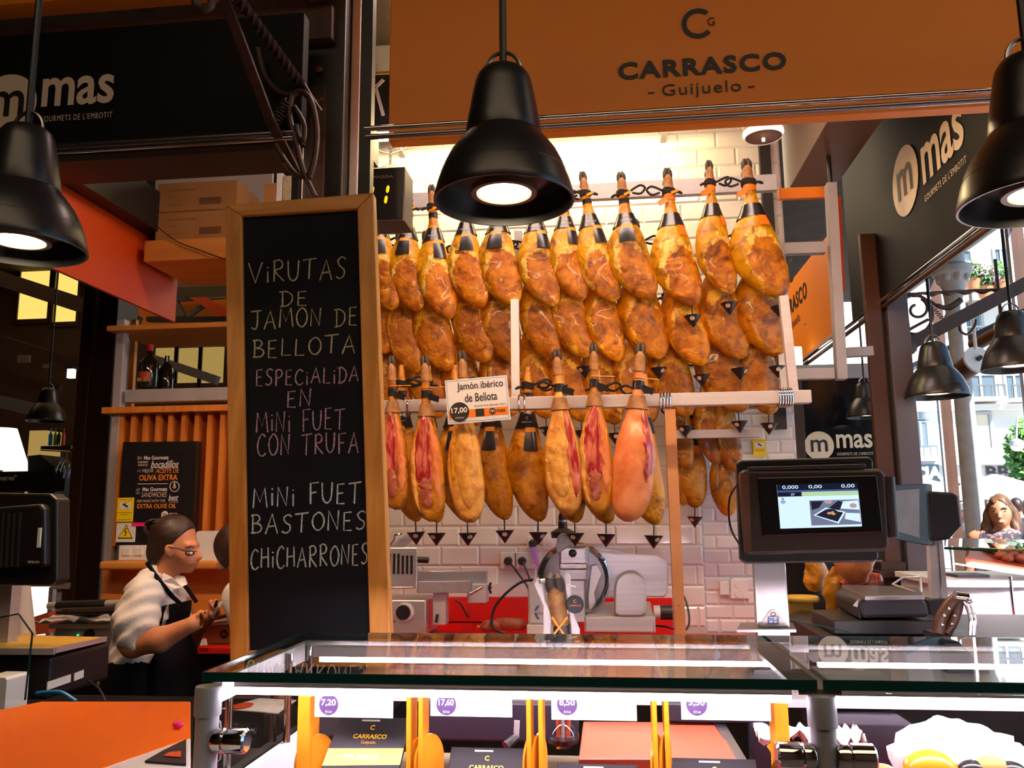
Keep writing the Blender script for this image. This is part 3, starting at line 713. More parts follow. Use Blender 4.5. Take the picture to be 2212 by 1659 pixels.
z_ = PX(1722, 655, XS).z
part('lettering', text(MB(), 'CARRASCO', (XS-.014, 6.75, z_+.02), U, Vv, w=.95, h=.13, bold=.02, space=1.15), 'sign_ink', og)
part('small_lettering', text(MB(), 'Guijuelo', (XS-.014, 6.75, z_-.14), U, Vv, w=.42, h=.09), 'sign_ink', og)
part('emblem', text(MB(), 'C', (XS-.014, 6.75, z_+.3), U, Vv, w=.16, h=.2, bold=.03), 'sign_ink', og)
# black mas panel behind the displays
YP = 6.0
x0, x1, z0, z1 = RC(1738, 818, 1890, 1010, YP)
mp = thing('logo_panel', 'glossy black panel with pale mas logo behind the scale display', 'sign', ((x0+x1)/2, YP, .8))
part('panel', MB().box((x0, YP, .8), (x1, YP+.06, z1)), 'screen_frame', mp, bevel=.004)
part('post', MB().box((x0-.10, YP-.02, 0), (x0-.01, YP+.08, z1+.1)), 'dark_wood', mp)
part('top_bar', MB().box((x0-.10, YP-.03, z1), (x1, YP+.07, z1+.10)), 'grey_paint', mp)
mas_logo(mp, P(1812, 962, YP-.002), EX, EZ, S(139, YP), 'cream_ink', 'sign_ink', (0, -1, 0))

# ================================================================== PENDANT LAMPS
def pendant(px, py, rpx, Y, label, top_z=4.5, bulb='bulb_warm', group='black pendant lamps', ck=1.0):
    c = P(px, py, Y); R = S(rpx, Y)
    t = thing('pendant_lamp', label, 'lamp', c, group)
    bell = [(1.0, 0), (1.005, .015), (.985, .12), (.94, .30), (.87, .50), (.77, .70), (.64, .88), (.54, 1.0), (.525, 1.04)]
    inner = [(r-.03, z) for r, z in bell[1:-1]]
    prof = bell[::-1]+[(.97, 0.0)]+inner[1:]+[(.0001+.40, .90)]
    b = MB().lathe([(r*R, z*R) for r, z in prof], c, 48, caps=False); part('shade', b, 'black_satin', t)
    cap = [(.545, 1.0), (.545, 1.06), (.52, 1.2), (.475, 1.42), (.43, 1.62), (.395, 1.74), (.33, 1.82), (.2, 1.87), (.06, 1.885), (.001, 1.885)]; cap = [(r, 1+(z-1)*ck) for r, z in cap]; zt_c = 1+.885*ck
    part('lamp_cap', MB().lathe([(r*R, z*R) for r, z in cap], c, 40, caps=False), 'black_satin', t)
    part('diffuser', MB().lathe([(.001, .13), (.36, .13), (.39, .15), (.39, .2)], Vector((0, 0, 0)), 36, caps=False).xf(Matrix.Translation(c) @ Matrix.Scale(R, 4)), bulb, t, label='glowing round diffuser')
    part('diffuser_ring', MB().lathe([(.395, .12), (.47, .12), (.48, .22), (.395, .22)], Vector((0, 0, 0)), 36, caps=False).xf(Matrix.Translation(c) @ Matrix.Scale(R, 4)), 'smoke_box', t)
    part('reflector', MB().lathe([(.48, .21), (.90, .38), (.91, .40), (.48, .23)], Vector((0, 0, 0)), 36, caps=False).xf(Matrix.Translation(c) @ Matrix.Scale(R, 4)), 'black_satin', t)
    lp = [c+Vector((R*.26*math.cos(a), 0, R*(zt_c-.06+.30*math.sin(a)))) for a in [math.pi*k/12 for k in range(13)]]
    part('loop', MB().tube(lp, R*.03, 8), 'steel_dark', t)
    part('cord', MB().tube([c+Vector((0, 0, zt_c*R)), Vector((c.x, c.y, top_z))], R*.055, 8), 'black_cable', t)
    return t
pendant(1089, 437, 160, 1.70, 'big black pendant lamp hanging before the orange sign', ck=1.2)
pendant(38, 538, 154, 1.70, 'black pendant lamp at left edge before the mas fascia', ck=1.2)
pendant(2254, 438, 164, 1.70, 'black pendant lamp cut off by the right edge', ck=1.2)
pendant(2025, 858, 62, 4.6, 'small black pendant lamp hanging before the bright window', bulb='bulb_small')
pendant(2196, 798, 66, 4.3, 'black pendant lamp before the window at the right edge', bulb='bulb_small')
pendant(1872, 902, 40, 5.7, 'small lamp standing in for a reflection in the black mas panel', bulb='bulb_small')  # modelled lamp stands in for one mirrored in the dark panel

# wall wash tube above the hams, and the light bar behind each fascia
a, b = P(806, 302, 4.42), P(1480, 262, 4.42); zt = P(900, 294, 4.42).z
t = thing('tube_light', 'glowing tube light along the top of the tiled wall', 'light', (a.x, 4.42, zt))
part('tube', MB().tube([(a.x, 4.42, zt), (b.x, 4.42, zt)], .016, 12), 'tube_warm', t); part('housing', MB().box((a.x, 4.44, zt+.016), (b.x, 4.50, zt+.05)), 'white_paint', t)
wr = [P(806, 312, 4.40), P(822, 328, 4.40), P(845, 333, 4.40), P(875, 322, 4.40), P(898, 302, 4.40)]
part('cable', MB().tube(wr, .004, 6), 'white_plastic', t)
for xb_ in (a.x+.1, (a.x+b.x)/2, b.x-.1): part('bracket', MB().box((xb_-.015, 4.50, zt+.02), (xb_+.015, 4.744, zt+.045)), 'white_paint', t)
t = thing('counter_light', 'light bar fixed behind the orange fascia over the hams', 'light', (0, YS+.12, zb+.1))
part('diffuser', MB().bar((-.60, YS+.13, zb+.10), (1.5, YS+.13, zb+.10), .05, .012, up=(0, -.6, .8)), 'meat_light', t)
part('housing', MB().box((-.62, YS+.055, zb+.125), (1.52, YS+.18, zb+.15)), 'white_paint', t)
t = thing('counter_light', 'light bar fixed behind the left black fascia', 'light', (-1.4, YS+.2, zl0+.1))
part('diffuser', MB().bar((-2.3, YS+.12, zl0+.085), (-1.16, YS+.12, zl0+.085), .05, .012), 'meat_light_left', t)
part('housing', MB().box((-2.32, YS+.055, zl0+.105), (-1.14, YS+.17, zl0+.125)), 'white_paint', t); part('hood', MB().box((-2.32, YS+.17, zl0+.074), (-1.14, YS+.175, zl0+.125)), 'dark_paint', t)  # hood added behind the bar to keep its light off the top shelf
t = thing('stall_fill_panel', 'added unseen fill light panel in the stall above the hams', 'light', (-.3, 3.2, 4.0))  # unseen panel added to brighten the hams, tiles and counter
part('diffuser', MB().box((-1.2, 3.05, 3.98), (.9, 3.35, 4.0)), 'stall_fill_glow', t); part('housing', MB().box((-1.22, 3.03, 4.001), (.92, 3.37, 4.06)), 'white_paint', t)
part('hanger', MB().tube([(-.9, 3.2, 4.05), (-.9, 3.2, 4.5)], .01, 6), 'steel_dark', t); part('hanger', MB().tube([(.6, 3.2, 4.05), (.6, 3.2, 4.5)], .01, 6), 'steel_dark', t)
# round fitting under the fascia
c = P(1648, 282, 2.75)
t = thing('ceiling_fitting', 'round ceiling fitting with pale rim below the orange fascia', 'fitting', c)
R = S(44, 2.75)
part('drum', MB().lathe([(R, .045), (R, -.01), (R*.9, -.022), (R*.2, -.028)], c, 32), 'smoke_box', t)
part('rim', MB().lathe([(R*1.0, -.004), (R*1.02, -.012), (R*.93, -.026), (R*.88, -.024)], c, 32, caps=False), 'white_paint', t)
part('knob', MB().lathe([(.006, -.025), (.006, -.04), (.001, -.042)], c, 10), 'white_paint', t)
part('stem', MB().tube([c+Vector((0, 0, .04)), Vector((c.x, c.y, 4.5))], .03, 10), 'dark_paint', t)
# ticket counter
Yt = 3.0; x0, x1, z0, z1 = RC(782, 362, 874, 480, Yt)
t = thing('queue_display', 'black hanging queue number display showing an amber 1', 'display', ((x0+x1)/2, Yt, z0))
part('case', MB().box((x0, Yt, z0), (x1, Yt+.14, z1)), 'black_plastic', t, bevel=.004)
part('face', MB().box((x0+.006, Yt-.004, z0+.012), (x1-.006, Yt, z1-.006)), 'screen_frame', t)
dg_ = MB()
for (p, q) in (((839, 400), (836, 417)), ((835, 422), (832, 440)), ((806, 402), (803, 418))):
    a, b = P(*p, Yt-.006), P(*q, Yt-.006); d = (b-a); m_ = Vector((d.z, 0, -d.x)).normalized()*.006
    dg_.add([a, a+d*.2+m_, a+d*.8+m_, b, a+d*.8-m_, a+d*.2-m_], [(0, 1, 2, 3, 4, 5)])
part('digit', dg_, 'digit_amber', t, label='glowing amber digit segments')
part('lettering', text(MB(), 'MAQUINA', P(828, 382, Yt-.006), EX, EZ, w=S(46, Yt)), 'grey_dark', t)
ch = MB(); q0 = P(842, 358, Yt+.05); n = 9
for k in range(n):
    p = q0+Vector((0, 0, .012+k*.018)); ch.tube([p+Vector((math.cos(a)*.004*(k % 2), math.cos(a)*.004*(1-k % 2), math.sin(a)*.012)) for a in [2*math.pi*j/8 for j in range(8)]], .0016, 5, closed=True)
part('chain', ch, 'steel_dark', t); part('hanger', MB().tube([P(824, 362, Yt+.05), P(842, 352, Yt+.05), P(862, 358, Yt+.05)], .0015, 5).tube([q0+Vector((0, 0, .17)), q0+Vector((0, 0, 1.3))], .002, 5), 'steel_dark', t)

# ================================================================== WROUGHT IRON BRACKET (left)
t = thing('iron_bracket', 'wrought iron scroll bracket with twisted bar on the dark column', 'bracket', P(690, 400, 2.5))
def Q(x, y, Y=2.35): return P(x, y, Y)
def smooth_path(pts, n=8):
    pts = [Vector(p) for p in pts]; out = []
    for i in range(len(pts)-1):
        p0, p1, p2, p3 = pts[max(i-1, 0)], pts[i], pts[i+1], pts[min(i+2, len(pts)-1)]
        for k in range(n):
            u = k/n; out.append(.5*((2*p1)+(p2-p0)*u+(2*p0-5*p1+4*p2-p3)*u*u+(-p0+3*p1-3*p2+p3)*u**3))
    return out+[pts[-1]]
part('flat_bar', MB().bar(Q(482, -10, 2.05), Q(585, 265, 2.3), .012, .032, up=(1, 0, 0)).bar(Q(585, 262, 2.3), Q(640, 372, 2.42), .012, .03, up=(1, 0, 0)), 'iron', t, bevel=.002)
tw = MB(); A_, B_ = Q(505, -15, 2.05), Q(655, 190, 2.42); d = (B_-A_); nn = 60; u = d.normalized().orthogonal().normalized(); w = d.normalized().cross(u)
o = len(tw.v)
for i in range(nn+1):
    an = i/nn*math.pi*7; c = A_+d*(i/nn)
    for k in range(4):
        q = an+k*math.pi/2; tw.v.append(c+(u*math.cos(q)+w*math.sin(q))*.018)
for i in range(nn):
    for k in range(4): tw.f.append((o+i*4+k, o+i*4+(k+1) % 4, o+(i+1)*4+(k+1) % 4, o+(i+1)*4+k))
part('twisted_bar', tw, 'iron', t)
part('scroll', MB().tube(smooth_path([Q(556, 105), Q(570, 160), Q(595, 195), Q(625, 205), Q(650, 198), Q(672, 220), Q(684, 280), Q(680, 340), Q(668, 385)]), .010, 8), 'iron', t)
part('scroll', MB().tube(smooth_path([Q(655, 180, 2.4), Q(672, 210, 2.42), Q(692, 240, 2.45)]), .008, 8), 'iron', t)
part('scroll', MB().tube(smooth_path([Q(630, 205), Q(625, 250), Q(640, 310), Q(655, 370), Q(680, 425)]), .010, 8), 'iron', t)
part('scroll', MB().tube(smooth_path([Q(635, 230), Q(648, 250), Q(658, 275), Q(655, 302), Q(645, 295), Q(640, 270)]), .008, 8), 'iron', t)
part('scroll', MB().tube(smooth_path([Q(585, 280), Q(605, 330), Q(640, 378), Q(668, 378)]), .009, 8), 'iron', t)
co = MB(); A_, B_ = Q(592, 262), Q(622, 218); d = B_-A_; u = d.normalized().orthogonal().normalized(); w = d.normalized().cross(u)
co.tube([A_+d*(k/64)+(u*math.cos(k*.75)+w*math.sin(k*.75))*.016 for k in range(65)], .004, 6); part('coil', co, 'iron', t)
part('scroll', MB().tube([Q(440+18*math.cos(a), 2+20*math.sin(a), 2.05) for a in [2*math.pi*k/16 for k in range(15)]], .012, 8), 'iron', t)

# ================================================================== CHALKBOARD
TL, TR, BL_, BR_ = P(490, 447, 2.10), P(808, 420, 2.10), P(501, 1440, 2.00), P(848, 1415, 2.00)
def BD(px, py, off=0.0):
    """point on the leaning board plane seen at a pixel"""
    nrm = (TR-TL).cross(BL_-TL).normalized(); d = ray(px, py); tt = (TL-CAM).dot(nrm)/d.dot(nrm); p = CAM+d*tt
    nn_ = nrm if nrm.y < 0 else -nrm
    return p+nn_*off
bn = (TR-TL).cross(BL_-TL).normalized(); bn = bn if bn.y < 0 else -bn
cb_ = thing('chalkboard', 'tall wood-framed chalkboard with handwritten ham specialities', 'chalkboard', (BL_+BR_)/2)
def plank(p, m): return MB().prism([BD(*q, .012) for q in p], -bn*.035), m
for pts, m in ((((490, 447), (808, 420), (774, 455), (525, 470)), 'pine_h'), (((490, 447), (525, 470), (540, 1440), (501, 1440)), 'pine'), (((808, 420), (848, 1440), (803, 1440), (774, 455)), 'pine'), (((501, 1440), (540, 1405), (802, 1395), (848, 1440)), 'pine_h')):
    b, m = plank(pts, m); part('frame_plank', b, m, cb_, bevel=.003)
part('slate', MB().prism([BD(*q) for q in ((522, 468), (776, 453), (806, 1438), (538, 1438))], -bn*.012), 'board_black', cb_)
part('stand', MB().box((-.62, 2.02, 1.17), (-.22, 2.12, 1.195)), 'steel_dark', cb_)
LET = {'V': (.8, [[(0, 1), (.4, 0), (.8, 1.02)]]), 'I': (.2, [[(.1, 0), (.1, .8)], [(.1, .95), (.11, 1)]]), 'i': (.2, [[(.1, 0), (.1, .6)], [(.09, .78), (.12, .84)]]),
 'R': (.65, [[(.05, 0), (.08, 1)], [(0, .95), (.35, 1.02), (.55, .85), (.45, .62), (.1, .5), (.62, 0)]]), 'U': (.65, [[(0, 1), (.03, .3), (.2, .02), (.42, .05), (.56, .3), (.62, 1)]]),
 'T': (.75, [[(0, .97), (.78, 1.03)], [(.4, 1), (.34, 0)]]), 'A': (.75, [[(0, 0), (.4, 1), (.7, 0)], [(.12, .36), (.62, .4)]]), 'S': (.55, [[(.55, .9), (.35, 1.02), (.1, .85), (.2, .6), (.45, .4), (.42, .12), (.18, 0), (0, .1)]]),
 'D': (.65, [[(.1, 0), (.12, 1)], [(-.05, .98), (.3, 1), (.6, .75), (.6, .35), (.35, .05), (0, 0)]]), 'E': (.55, [[(.5, 1), (.08, .98), (.05, .02), (.5, 0)], [(.06, .52), (.42, .54)]]),
 'J': (.6, [[(0, .98), (.65, 1.02)], [(.4, 1), (.38, .25), (.22, .02), (.02, .12)]]), 'M': (.85, [[(0, 0), (.1, 1), (.42, .3), (.72, 1), (.85, 0)]]), 'O': (.7, [[(.35, 1), (.1, .8), (.02, .45), (.15, .1), (.4, 0), (.64, .25), (.68, .65), (.5, .95), (.3, 1)]]),
 'N': (.65, [[(0, 0), (.06, 1), (.55, .02), (.62, 1.02)]]), 'B': (.6, [[(.08, 0), (.1, 1)], [(0, .98), (.35, 1), (.5, .8), (.35, .58), (.12, .52), (.45, .48), (.6, .25), (.42, .02), (0, 0)]]), 'L': (.55, [[(.08, 1), (.03, .03), (.52, .02)]]),
 'C': (.62, [[(.6, .88), (.38, 1.02), (.12, .8), (.02, .42), (.15, .08), (.4, 0), (.62, .14)]]), 'P': (.58, [[(.05, 0), (.08, 1)], [(0, .96), (.35, 1.02), (.55, .82), (.42, .56), (.1, .48)]]), 'F': (.58, [[(.08, 0), (.08, 1), (.6, 1.02)], [(.08, .52), (.45, .56)]]),
 'H': (.65, [[(.02, 0), (.05, 1)], [(.6, 0), (.58, 1.02)], [(.04, .5), (.6, .54)]]), ' ': (.45, [])}
rr = random.Random(3)
def chalk_line(s, x0, y0, x1, y1, m, slope=-.045, th=.0022):
    tot = sum(LET[c][0] for c in s)+.22*(len(s)-1); x = 0; b = MB()
    for c in s:
        w, strokes = LET[c]; jz = rr.uniform(-.06, .06); js = rr.uniform(.94, 1.06)
        for st in strokes:
            pts = []
            for (a, h) in st:
                fx = (x+a)/tot; px = x0+fx*(x1-x0); py = y1-(h*js+jz)*(y1-y0)+slope*(px-(x0+x1)/2)
                pts.append(BD(px, py, .0008))
            if len(pts) > 2 and c in 'SOCDBPRUJ': pts = smooth_path(pts, 5)
            rs = [th*rr.uniform(.75, 1.2) for _ in pts]
            b.tube(pts, rs, 5)
        x += w+.22
        if c == ' ' and b.v: part('chalk_lettering', b, m, cb_, label='chalk word in the line '+s.upper()); b = MB()
    part('chalk_lettering', b, m, cb_, label='chalk line reading '+s.upper())
for a in (('ViRUTAS', 537, 563, 747, 606, 'chalk_yellow'), ('DE', 606, 630, 664, 662, 'chalk_yellow'), ('JAMON DE', 543, 668, 772, 707, 'chalk_yellow'), ('BELLOTA', 547, 730, 768, 768, 'chalk_yellow'),
          ('ESPECiALiDA', 553, 797, 775, 830, 'chalk_pink'), ('EN', 620, 842, 672, 878, 'chalk_pink'), ('MiNi FUET', 554, 886, 745, 930, 'chalk_pink'), ('CON TRUFA', 556, 938, 775, 982, 'chalk_pink'),
          ('MiNi FUET', 547, 1046, 780, 1090, 'chalk_white'), ('BASTONES', 543, 1108, 790, 1148, 'chalk_white'), ('CHiCHARRONES', 542, 1180, 795, 1224, 'chalk_white')):
    chalk_line(*a)
# ================================================================== HAMS
PROF = [(.055, .14, .14, 0), (.10, .19, .18, 0), (.15, .24, .22, .01), (.20, .23, .21, .01), (.26, .24, .22, 0), (.33, .34, .29, -.01), (.41, .52, .42, -.04), (.49, .73, .55, -.10), (.57, .89, .64, -.14), (.65, .98, .70, -.13), (.73, 1.0, .70, -.04), (.81, .95, .64, .09), (.88, .81, .54, .25), (.935, .62, .42, .39), (.975, .40, .28, .50), (.997, .12, .08, .57)]
def prof_at(t, prof=PROF):
    for i in range(len(prof)-1):
        if t <= prof[i+1][0]: break
    p0, p1, p2, p3 = prof[max(i-1, 0)], prof[i], prof[i+1], prof[min(i+2, len(prof)-1)]
    u = max(0, min(1, (t-p1[0])/(p2[0]-p1[0])))
    r = []
    for k in (1, 2, 3):
        a, b, c, d = p0[k], p1[k], p2[k], p3[k]
        r.append(.5*((2*b)+(c-a)*u+(2*a-5*b+4*c-d)*u*u+(-a+3*b-3*c+d)*u**3))
    return r
PROF_D = PROF[:10]+[(.73, 1.0, .70, -.06), (.81, .99, .68, .02), (.88, .90, .60, .12), (.935, .74, .50, .22), (.975, .50, .36, .30), (.997, .16, .12, .36)]
def ham_body(L, W, seed, cutface=True, skew=1.0, prof=PROF):
    mb = MB(); NR, NS = 44, 28; zone = []; crumb = []; rnd = random.Random(seed); sv = Vector((seed*3.17, seed*1.3, seed*.7))
    cx, ct, cw, chh = rnd.uniform(.10, .28), rnd.uniform(.76, .82), rnd.uniform(.80, .98), rnd.uniform(.19, .25)
    for i in range(NR+1):
        t = .055+.942*(i/NR); hw, hd, xo = prof_at(t, prof)
        for k in range(NS):
            a = 2*math.pi*k/NS; sx, sy = math.cos(a), -math.sin(a)      # k=NS/4 -> front (-y)
            x = (xo*skew+hw*sx)*W; y = hd*sy*W; z = -t*L
            nv = noise.noise(Vector((x*14, y*14, z*11))+sv); n2 = noise.noise(Vector((x*38, y*38, z*30))+sv)
            amp = (.05 if t > .4 else .02)*W
            r = 1+nv*.06+n2*.03
            x = xo*skew*W+(x-xo*skew*W)*r; y = y*r
            zv = .5*max(0., min(1., (.40-t)/.06)); cv = 0.
            if t > .42:
                u = (x/W-cx-(t-ct)*1.2)/cw; v = (t-ct)/chh
                e = math.sqrt(u*u+v*v)+noise.noise(Vector((x*12, 5, z*12))+sv)*.30+noise.noise(Vector((x*34, 2, z*34))+sv)*.12
                front = max(0., -sy)
                if sy < .15:
                    if cutface:
                        zv = max(0., min(1., (1.05-e)*4))
                        up = max(0., min(1., .5-v*.9-u*.25)); pt_ = max(0., noise.noise(Vector((x*15, 8, z*15))+sv*1.7)); cv = math.exp(-((e-.95)/.16)**2)*(.25+.5*up)+pt_*(.75 if v > .1 else .35)*(1 if e < 1.15 else .4)
                        y += front*W*(.20*max(0, 1-e*e)-.05*math.exp(-((e-1.05)/.14)**2))
                    else:
                        zv = .35*max(0, min(1, (1-e)*3)); cv = .28*math.exp(-((e-.8)/.4)**2)
                        y += front*W*noise.noise(Vector((x*9, 1, z*8))+sv)*.16
            mb.v.append(Vector((x, y, z))); zone.append(zv); crumb.append(cv)
    for i in range(NR):
        for k in range(NS):
            mb.f.append((i*NS+k, i*NS+(k+1) % NS, (i+1)*NS+(k+1) % NS, (i+1)*NS+k))
    mb.f.append(tuple(range(NS))[::-1]); mb.f.append(tuple(NR*NS+k for k in range(NS)))
    mb.smooth = True; mb.attr = {'zone': zone, 'crumb': crumb}
    return mb
def lpart(name, mb, m, parent, label=None):
    """part in the parent's local frame"""
    me = mesh_of(mb, name); fix_normals(me); o = bpy.data.objects.new(name, me); col.objects.link(o); o.parent = parent
    me.materials.append(M(m)); 
    if label: o['label'] = label
    return o
def band(mb, L, W, t0, t1, a0=0, a1=360, grow=1.06, n=24, skew=1.0, out=.0015, rows=4):
    o = len(mb.v)
    for i in range(rows+1):
        t = t0+(t1-t0)*i/rows; hw, hd, xo = prof_at(t)
        for k in range(n+1):
            a = math.radians(a0+(a1-a0)*k/n)
            mb.v.append(Vector(((xo*skew+(hw*grow)*math.cos(a))*W+math.cos(a)*out, -(hd*grow*W+out)*math.sin(a), -t*L)))
    for i in range(rows):
        for k in range(n):
            q = o+i*(n+1)+k; mb.f.append((q, q+1, q+n+2, q+n+1))
    mb.smooth = True
    return mb
def hoof_parts(t, L, W, dark='hoof'):
    for s in (-1, 1):
        b = MB()
        b.tube([(s*.075*W, -.01*W, -.085*L), (s*.10*W, -.03*W, -.055*L), (s*.10*W, -.05*W, -.025*L), (s*.06*W, -.06*W, 0.002*L)], [.11*W, .125*W, .115*W, .055*W], 10)
        lpart('toe', b, dark, t, label='dark cloven toe')
    b = MB()
    for s in (-1, 1): b.tube([(s*.12*W, .12*W, -.13*L), (s*.17*W, .17*W, -.10*L), (s*.16*W, .19*W, -.075*L)], [.06*W, .06*W, .02*W], 8)
    lpart('dew_claw', b, dark, t)
    lpart('pastern', MB().tube([(0, 0, -.16*L), (0, -.01*W, -.12*L), (0, -.02*W, -.075*L), (0, -.02*W, -.05*L)], [.235*W, .215*W, .205*W, .15*W], 14), 'hoof_tan', t)
def cup(t, L, W, x=.58, drop=.055, cw=.043, logo=True, y=0.0):
    q = Vector((x*W, y, -L)); b = MB().tube([q+Vector((0, 0, .03)), q-Vector((0, 0, drop))], .0035, 6); c = lpart('drip_cup', MB().lathe([(cw, 0), (cw*.96, -.004), (.002, -cw*1.35), (.001, -cw*1.36)], q-Vector((0, 0, drop*.8)), 20), 'cup_black', t, label='black conical drip cup')
    me = mesh_of(b, 'spike'); fix_normals(me); o = bpy.data.objects.new('spike', me); col.objects.link(o); o.parent = c; me.materials.append(M('cup_black'))
    if logo:
        a = random.uniform(-.9, .9); cz = -L-drop*.8-cw*.42; rr_ = cw*.69; dirv = Vector((math.sin(a), -math.cos(a), 0)); uu = Vector((math.cos(a), math.sin(a), 0)); vv = (EZ-dirv*.0+dirv*.72).normalized()
        d = disc(MB(), Vector((x*W, y, cz))+dirv*(rr_+.0012), uu, vv, cw*.27, 14); me = mesh_of(d, 'cup_badge'); o = bpy.data.objects.new('cup_badge', me); col.objects.link(o); o.parent = c; me.materials.append(M('cream_ink'))
def rope_parts(t, L, W, flip=1):
    b = MB()
    for k in range(3):
        zz = -(.155+.014*k)*L; b.tube([(math.cos(a)*.27*W, math.sin(a)*.25*W, zz+.004*math.sin(a*2)) for a in [2*math.pi*j/16 for j in range(16)]], .0058, 6, closed=True)
    p0 = Vector((flip*.25*W, -.1*W, -.17*L))
    b.tube(smooth_path([p0, p0+Vector((flip*.035, -.01, .016)), p0+Vector((flip*.065, -.01, .026)), p0+Vector((flip*.085, 0, .012)), p0+Vector((flip*.06, .01, -.010)), p0+Vector((flip*.02, 0, -.004))], 5), .0058, 6)
    p1 = Vector((-flip*.25*W, -.12*W, -.175*L)); b.tube([p1, p1+Vector((-flip*.02, -.005, -.006)), p1+Vector((-flip*.035, 0, -.012))], [.006, .008, .006], 6)
    lpart('cord', b, 'rope', t, label='black knotted cord')
def small_letter(t, s, L, W, tt, w, m, out=.004, sk=1.0):
    hw, hd, xo = prof_at(tt); b = text(MB(), s, (xo*W*sk, -(hd*1.06*W+out), -tt*L), EX, (0, .05, 1), w=w); lpart('label_lettering', b, m, t)
HAMN = [0]
def make_ham(tx, ty, bx, by, hwpx, Y, label, group, kind='a', seed=None, lab='black', cupon=True, cutface=True, rope=True, hoof=True, skew=1.0, tagon=False, turn=0., flapa=70):
    HAMN[0] += 1; seed = seed or HAMN[0]
    top, bot = P(tx, ty, Y), P(bx, by, Y)
    W = S(hwpx, Y); d = bot-top; d.y = 0
    # the tip sits off axis by .58 W*skew: solve tilt so the tip lands on (bx, by)
    off = .58*W*skew; D = d.length; L = math.sqrt(max(D*D-off*off, .01))
    ang = math.atan2(d.x, -d.z)-math.atan2(off, L)
    t = thing('cured_ham', label, 'ham', top, group); t.rotation_euler = (0, -ang, turn)
    lpart('meat', ham_body(L, W, seed, cutface, skew), 'ham_'+kind, t)
    if hoof: hoof_parts(t, L, W)
    if rope: rope_parts(t, L, W, 1 if seed % 2 else -1)
    if lab:
        m = 'black_label' if lab == 'black' else 'black_label'
        lpart('paper_label', band(MB(), L, W, .335, .435, skew=skew), m, t, label='black paper collar')
        fa = flapa
        if lab == 'black':
            lpart('label_stripe', band(MB(), L, W, .433, .462, fa-23, fa+23, n=6, skew=skew, out=.003), 'orange_tag', t)
            lpart('label_flap', band(MB(), L, W, .46, .575, fa-23, fa+23, n=6, skew=skew, out=.004), 'black_label', t)
            small_letter(t, 'CARRASCO', L, W, .40, W*.55, 'cream_ink', sk=skew)
            small_letter(t, 'C', L, W, .375, W*.13, 'cream_ink', sk=skew)
            lpart('neck_band', band(MB(), L, W, .215, .25, skew=skew), 'black_label', t)
        else:
            lpart('label_flap', band(MB(), L, W, .435, .51, fa-17, fa+17, n=6, skew=skew, out=.004), 'orange_label', t, label='orange label flap')
            lpart('neck_band', band(MB(), L, W, .19, .235, skew=skew), 'orange_label', t, label='orange ribbon')
            b = MB(); hw, hd, xo = prof_at(.21); q = Vector((-hw*W, -hd*W, -.21*L)); b.add([q, q+Vector((.012, -.004, -.03)), q+Vector((-.035, -.01, -.055)), q+Vector((-.045, -.008, -.03))], [(0, 1, 2, 3)]); lpart('ribbon_tail', b, 'orange_label', t)
    if tagon:
        q = Vector((.2*W, -.3*W, -.185*L)); b = MB().obox(q, (.018, 0, .006), (0, .0015, 0), (-.002, 0, .006)); b.tube([q, q+Vector((-.03, 0, -.012)), q+Vector((-.06, 0, -.022))], .0016, 5); lpart('seal_tag', b, 'orange_tag', t, label='orange plastic seal')
    if cupon: cup(t, L, W, x=.52*skew)
    return t
ORD = ['first', 'second', 'third', 'fourth', 'fifth', 'sixth', 'seventh', 'eighth', 'ninth', 'tenth', 'eleventh', 'twelfth']
YA, YB, YCc, YD, YE, YFf = 4.05, 4.20, 4.34, 3.58, 3.80, 4.50
rowA = [(818, 400, 848, 672, 42), (884, 405, 900, 672, 41), (932, 400, 970, 688, 42), (1004, 392, 1037, 667, 42), (1075, 388, 1108, 662, 47), (1152, 384, 1193, 662, 43), (1214, 382, 1256, 648, 40), (1257, 372, 1328, 650, 42), (1340, 373, 1402, 647, 48), (1440, 365, 1498, 662, 49), (1530, 348, 1578, 634, 41), (1610, 345, 1684, 642, 55)]
for i, (tx, ty, bx, by, w) in enumerate(rowA):
    last = i >= 9
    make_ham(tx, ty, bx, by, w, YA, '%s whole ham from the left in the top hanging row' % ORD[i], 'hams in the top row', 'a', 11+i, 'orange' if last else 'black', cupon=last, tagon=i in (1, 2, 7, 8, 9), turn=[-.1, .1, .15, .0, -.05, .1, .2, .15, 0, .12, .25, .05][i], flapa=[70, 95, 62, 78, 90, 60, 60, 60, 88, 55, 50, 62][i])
rowB = [(826, 480, 832, 765, 40), (862, 500, 898, 805, 40), (920, 500, 966, 802, 45), (1005, 490, 1050, 786, 44), (1072, 485, 1106, 782, 44), (1150, 480, 1194, 778, 41), (1220, 478, 1264, 774, 44), (1285, 475, 1334, 782, 40), (1370, 475, 1424, 776, 50), (1455, 490, 1516, 792, 46), (1540, 470, 1600, 776, 50), (1625, 465, 1682, 772, 52)]
for i, (tx, ty, bx, by, w) in enumerate(rowB):
    make_ham(tx, ty, bx, by, w, YB, '%s ham from the left in the second hanging row' % ORD[i], 'hams in the second row', 'b', 31+i, None, cupon=i in (6, 8, 9, 10, 11), turn=random.uniform(-.1, .3))
rowC = [(850, 600, 872, 905, 40), (915, 600, 948, 905, 42), (990, 620, 1030, 920, 44), (1070, 600, 1105, 900, 40), (1145, 600, 1182, 905, 40), (1215, 605, 1258, 912, 42), (1288, 610, 1330, 918, 42), (1360, 605, 1402, 916, 48), (1440, 590, 1482, 902, 45), (1540, 580, 1598, 892, 52), (1630, 580, 1664, 896, 46)]
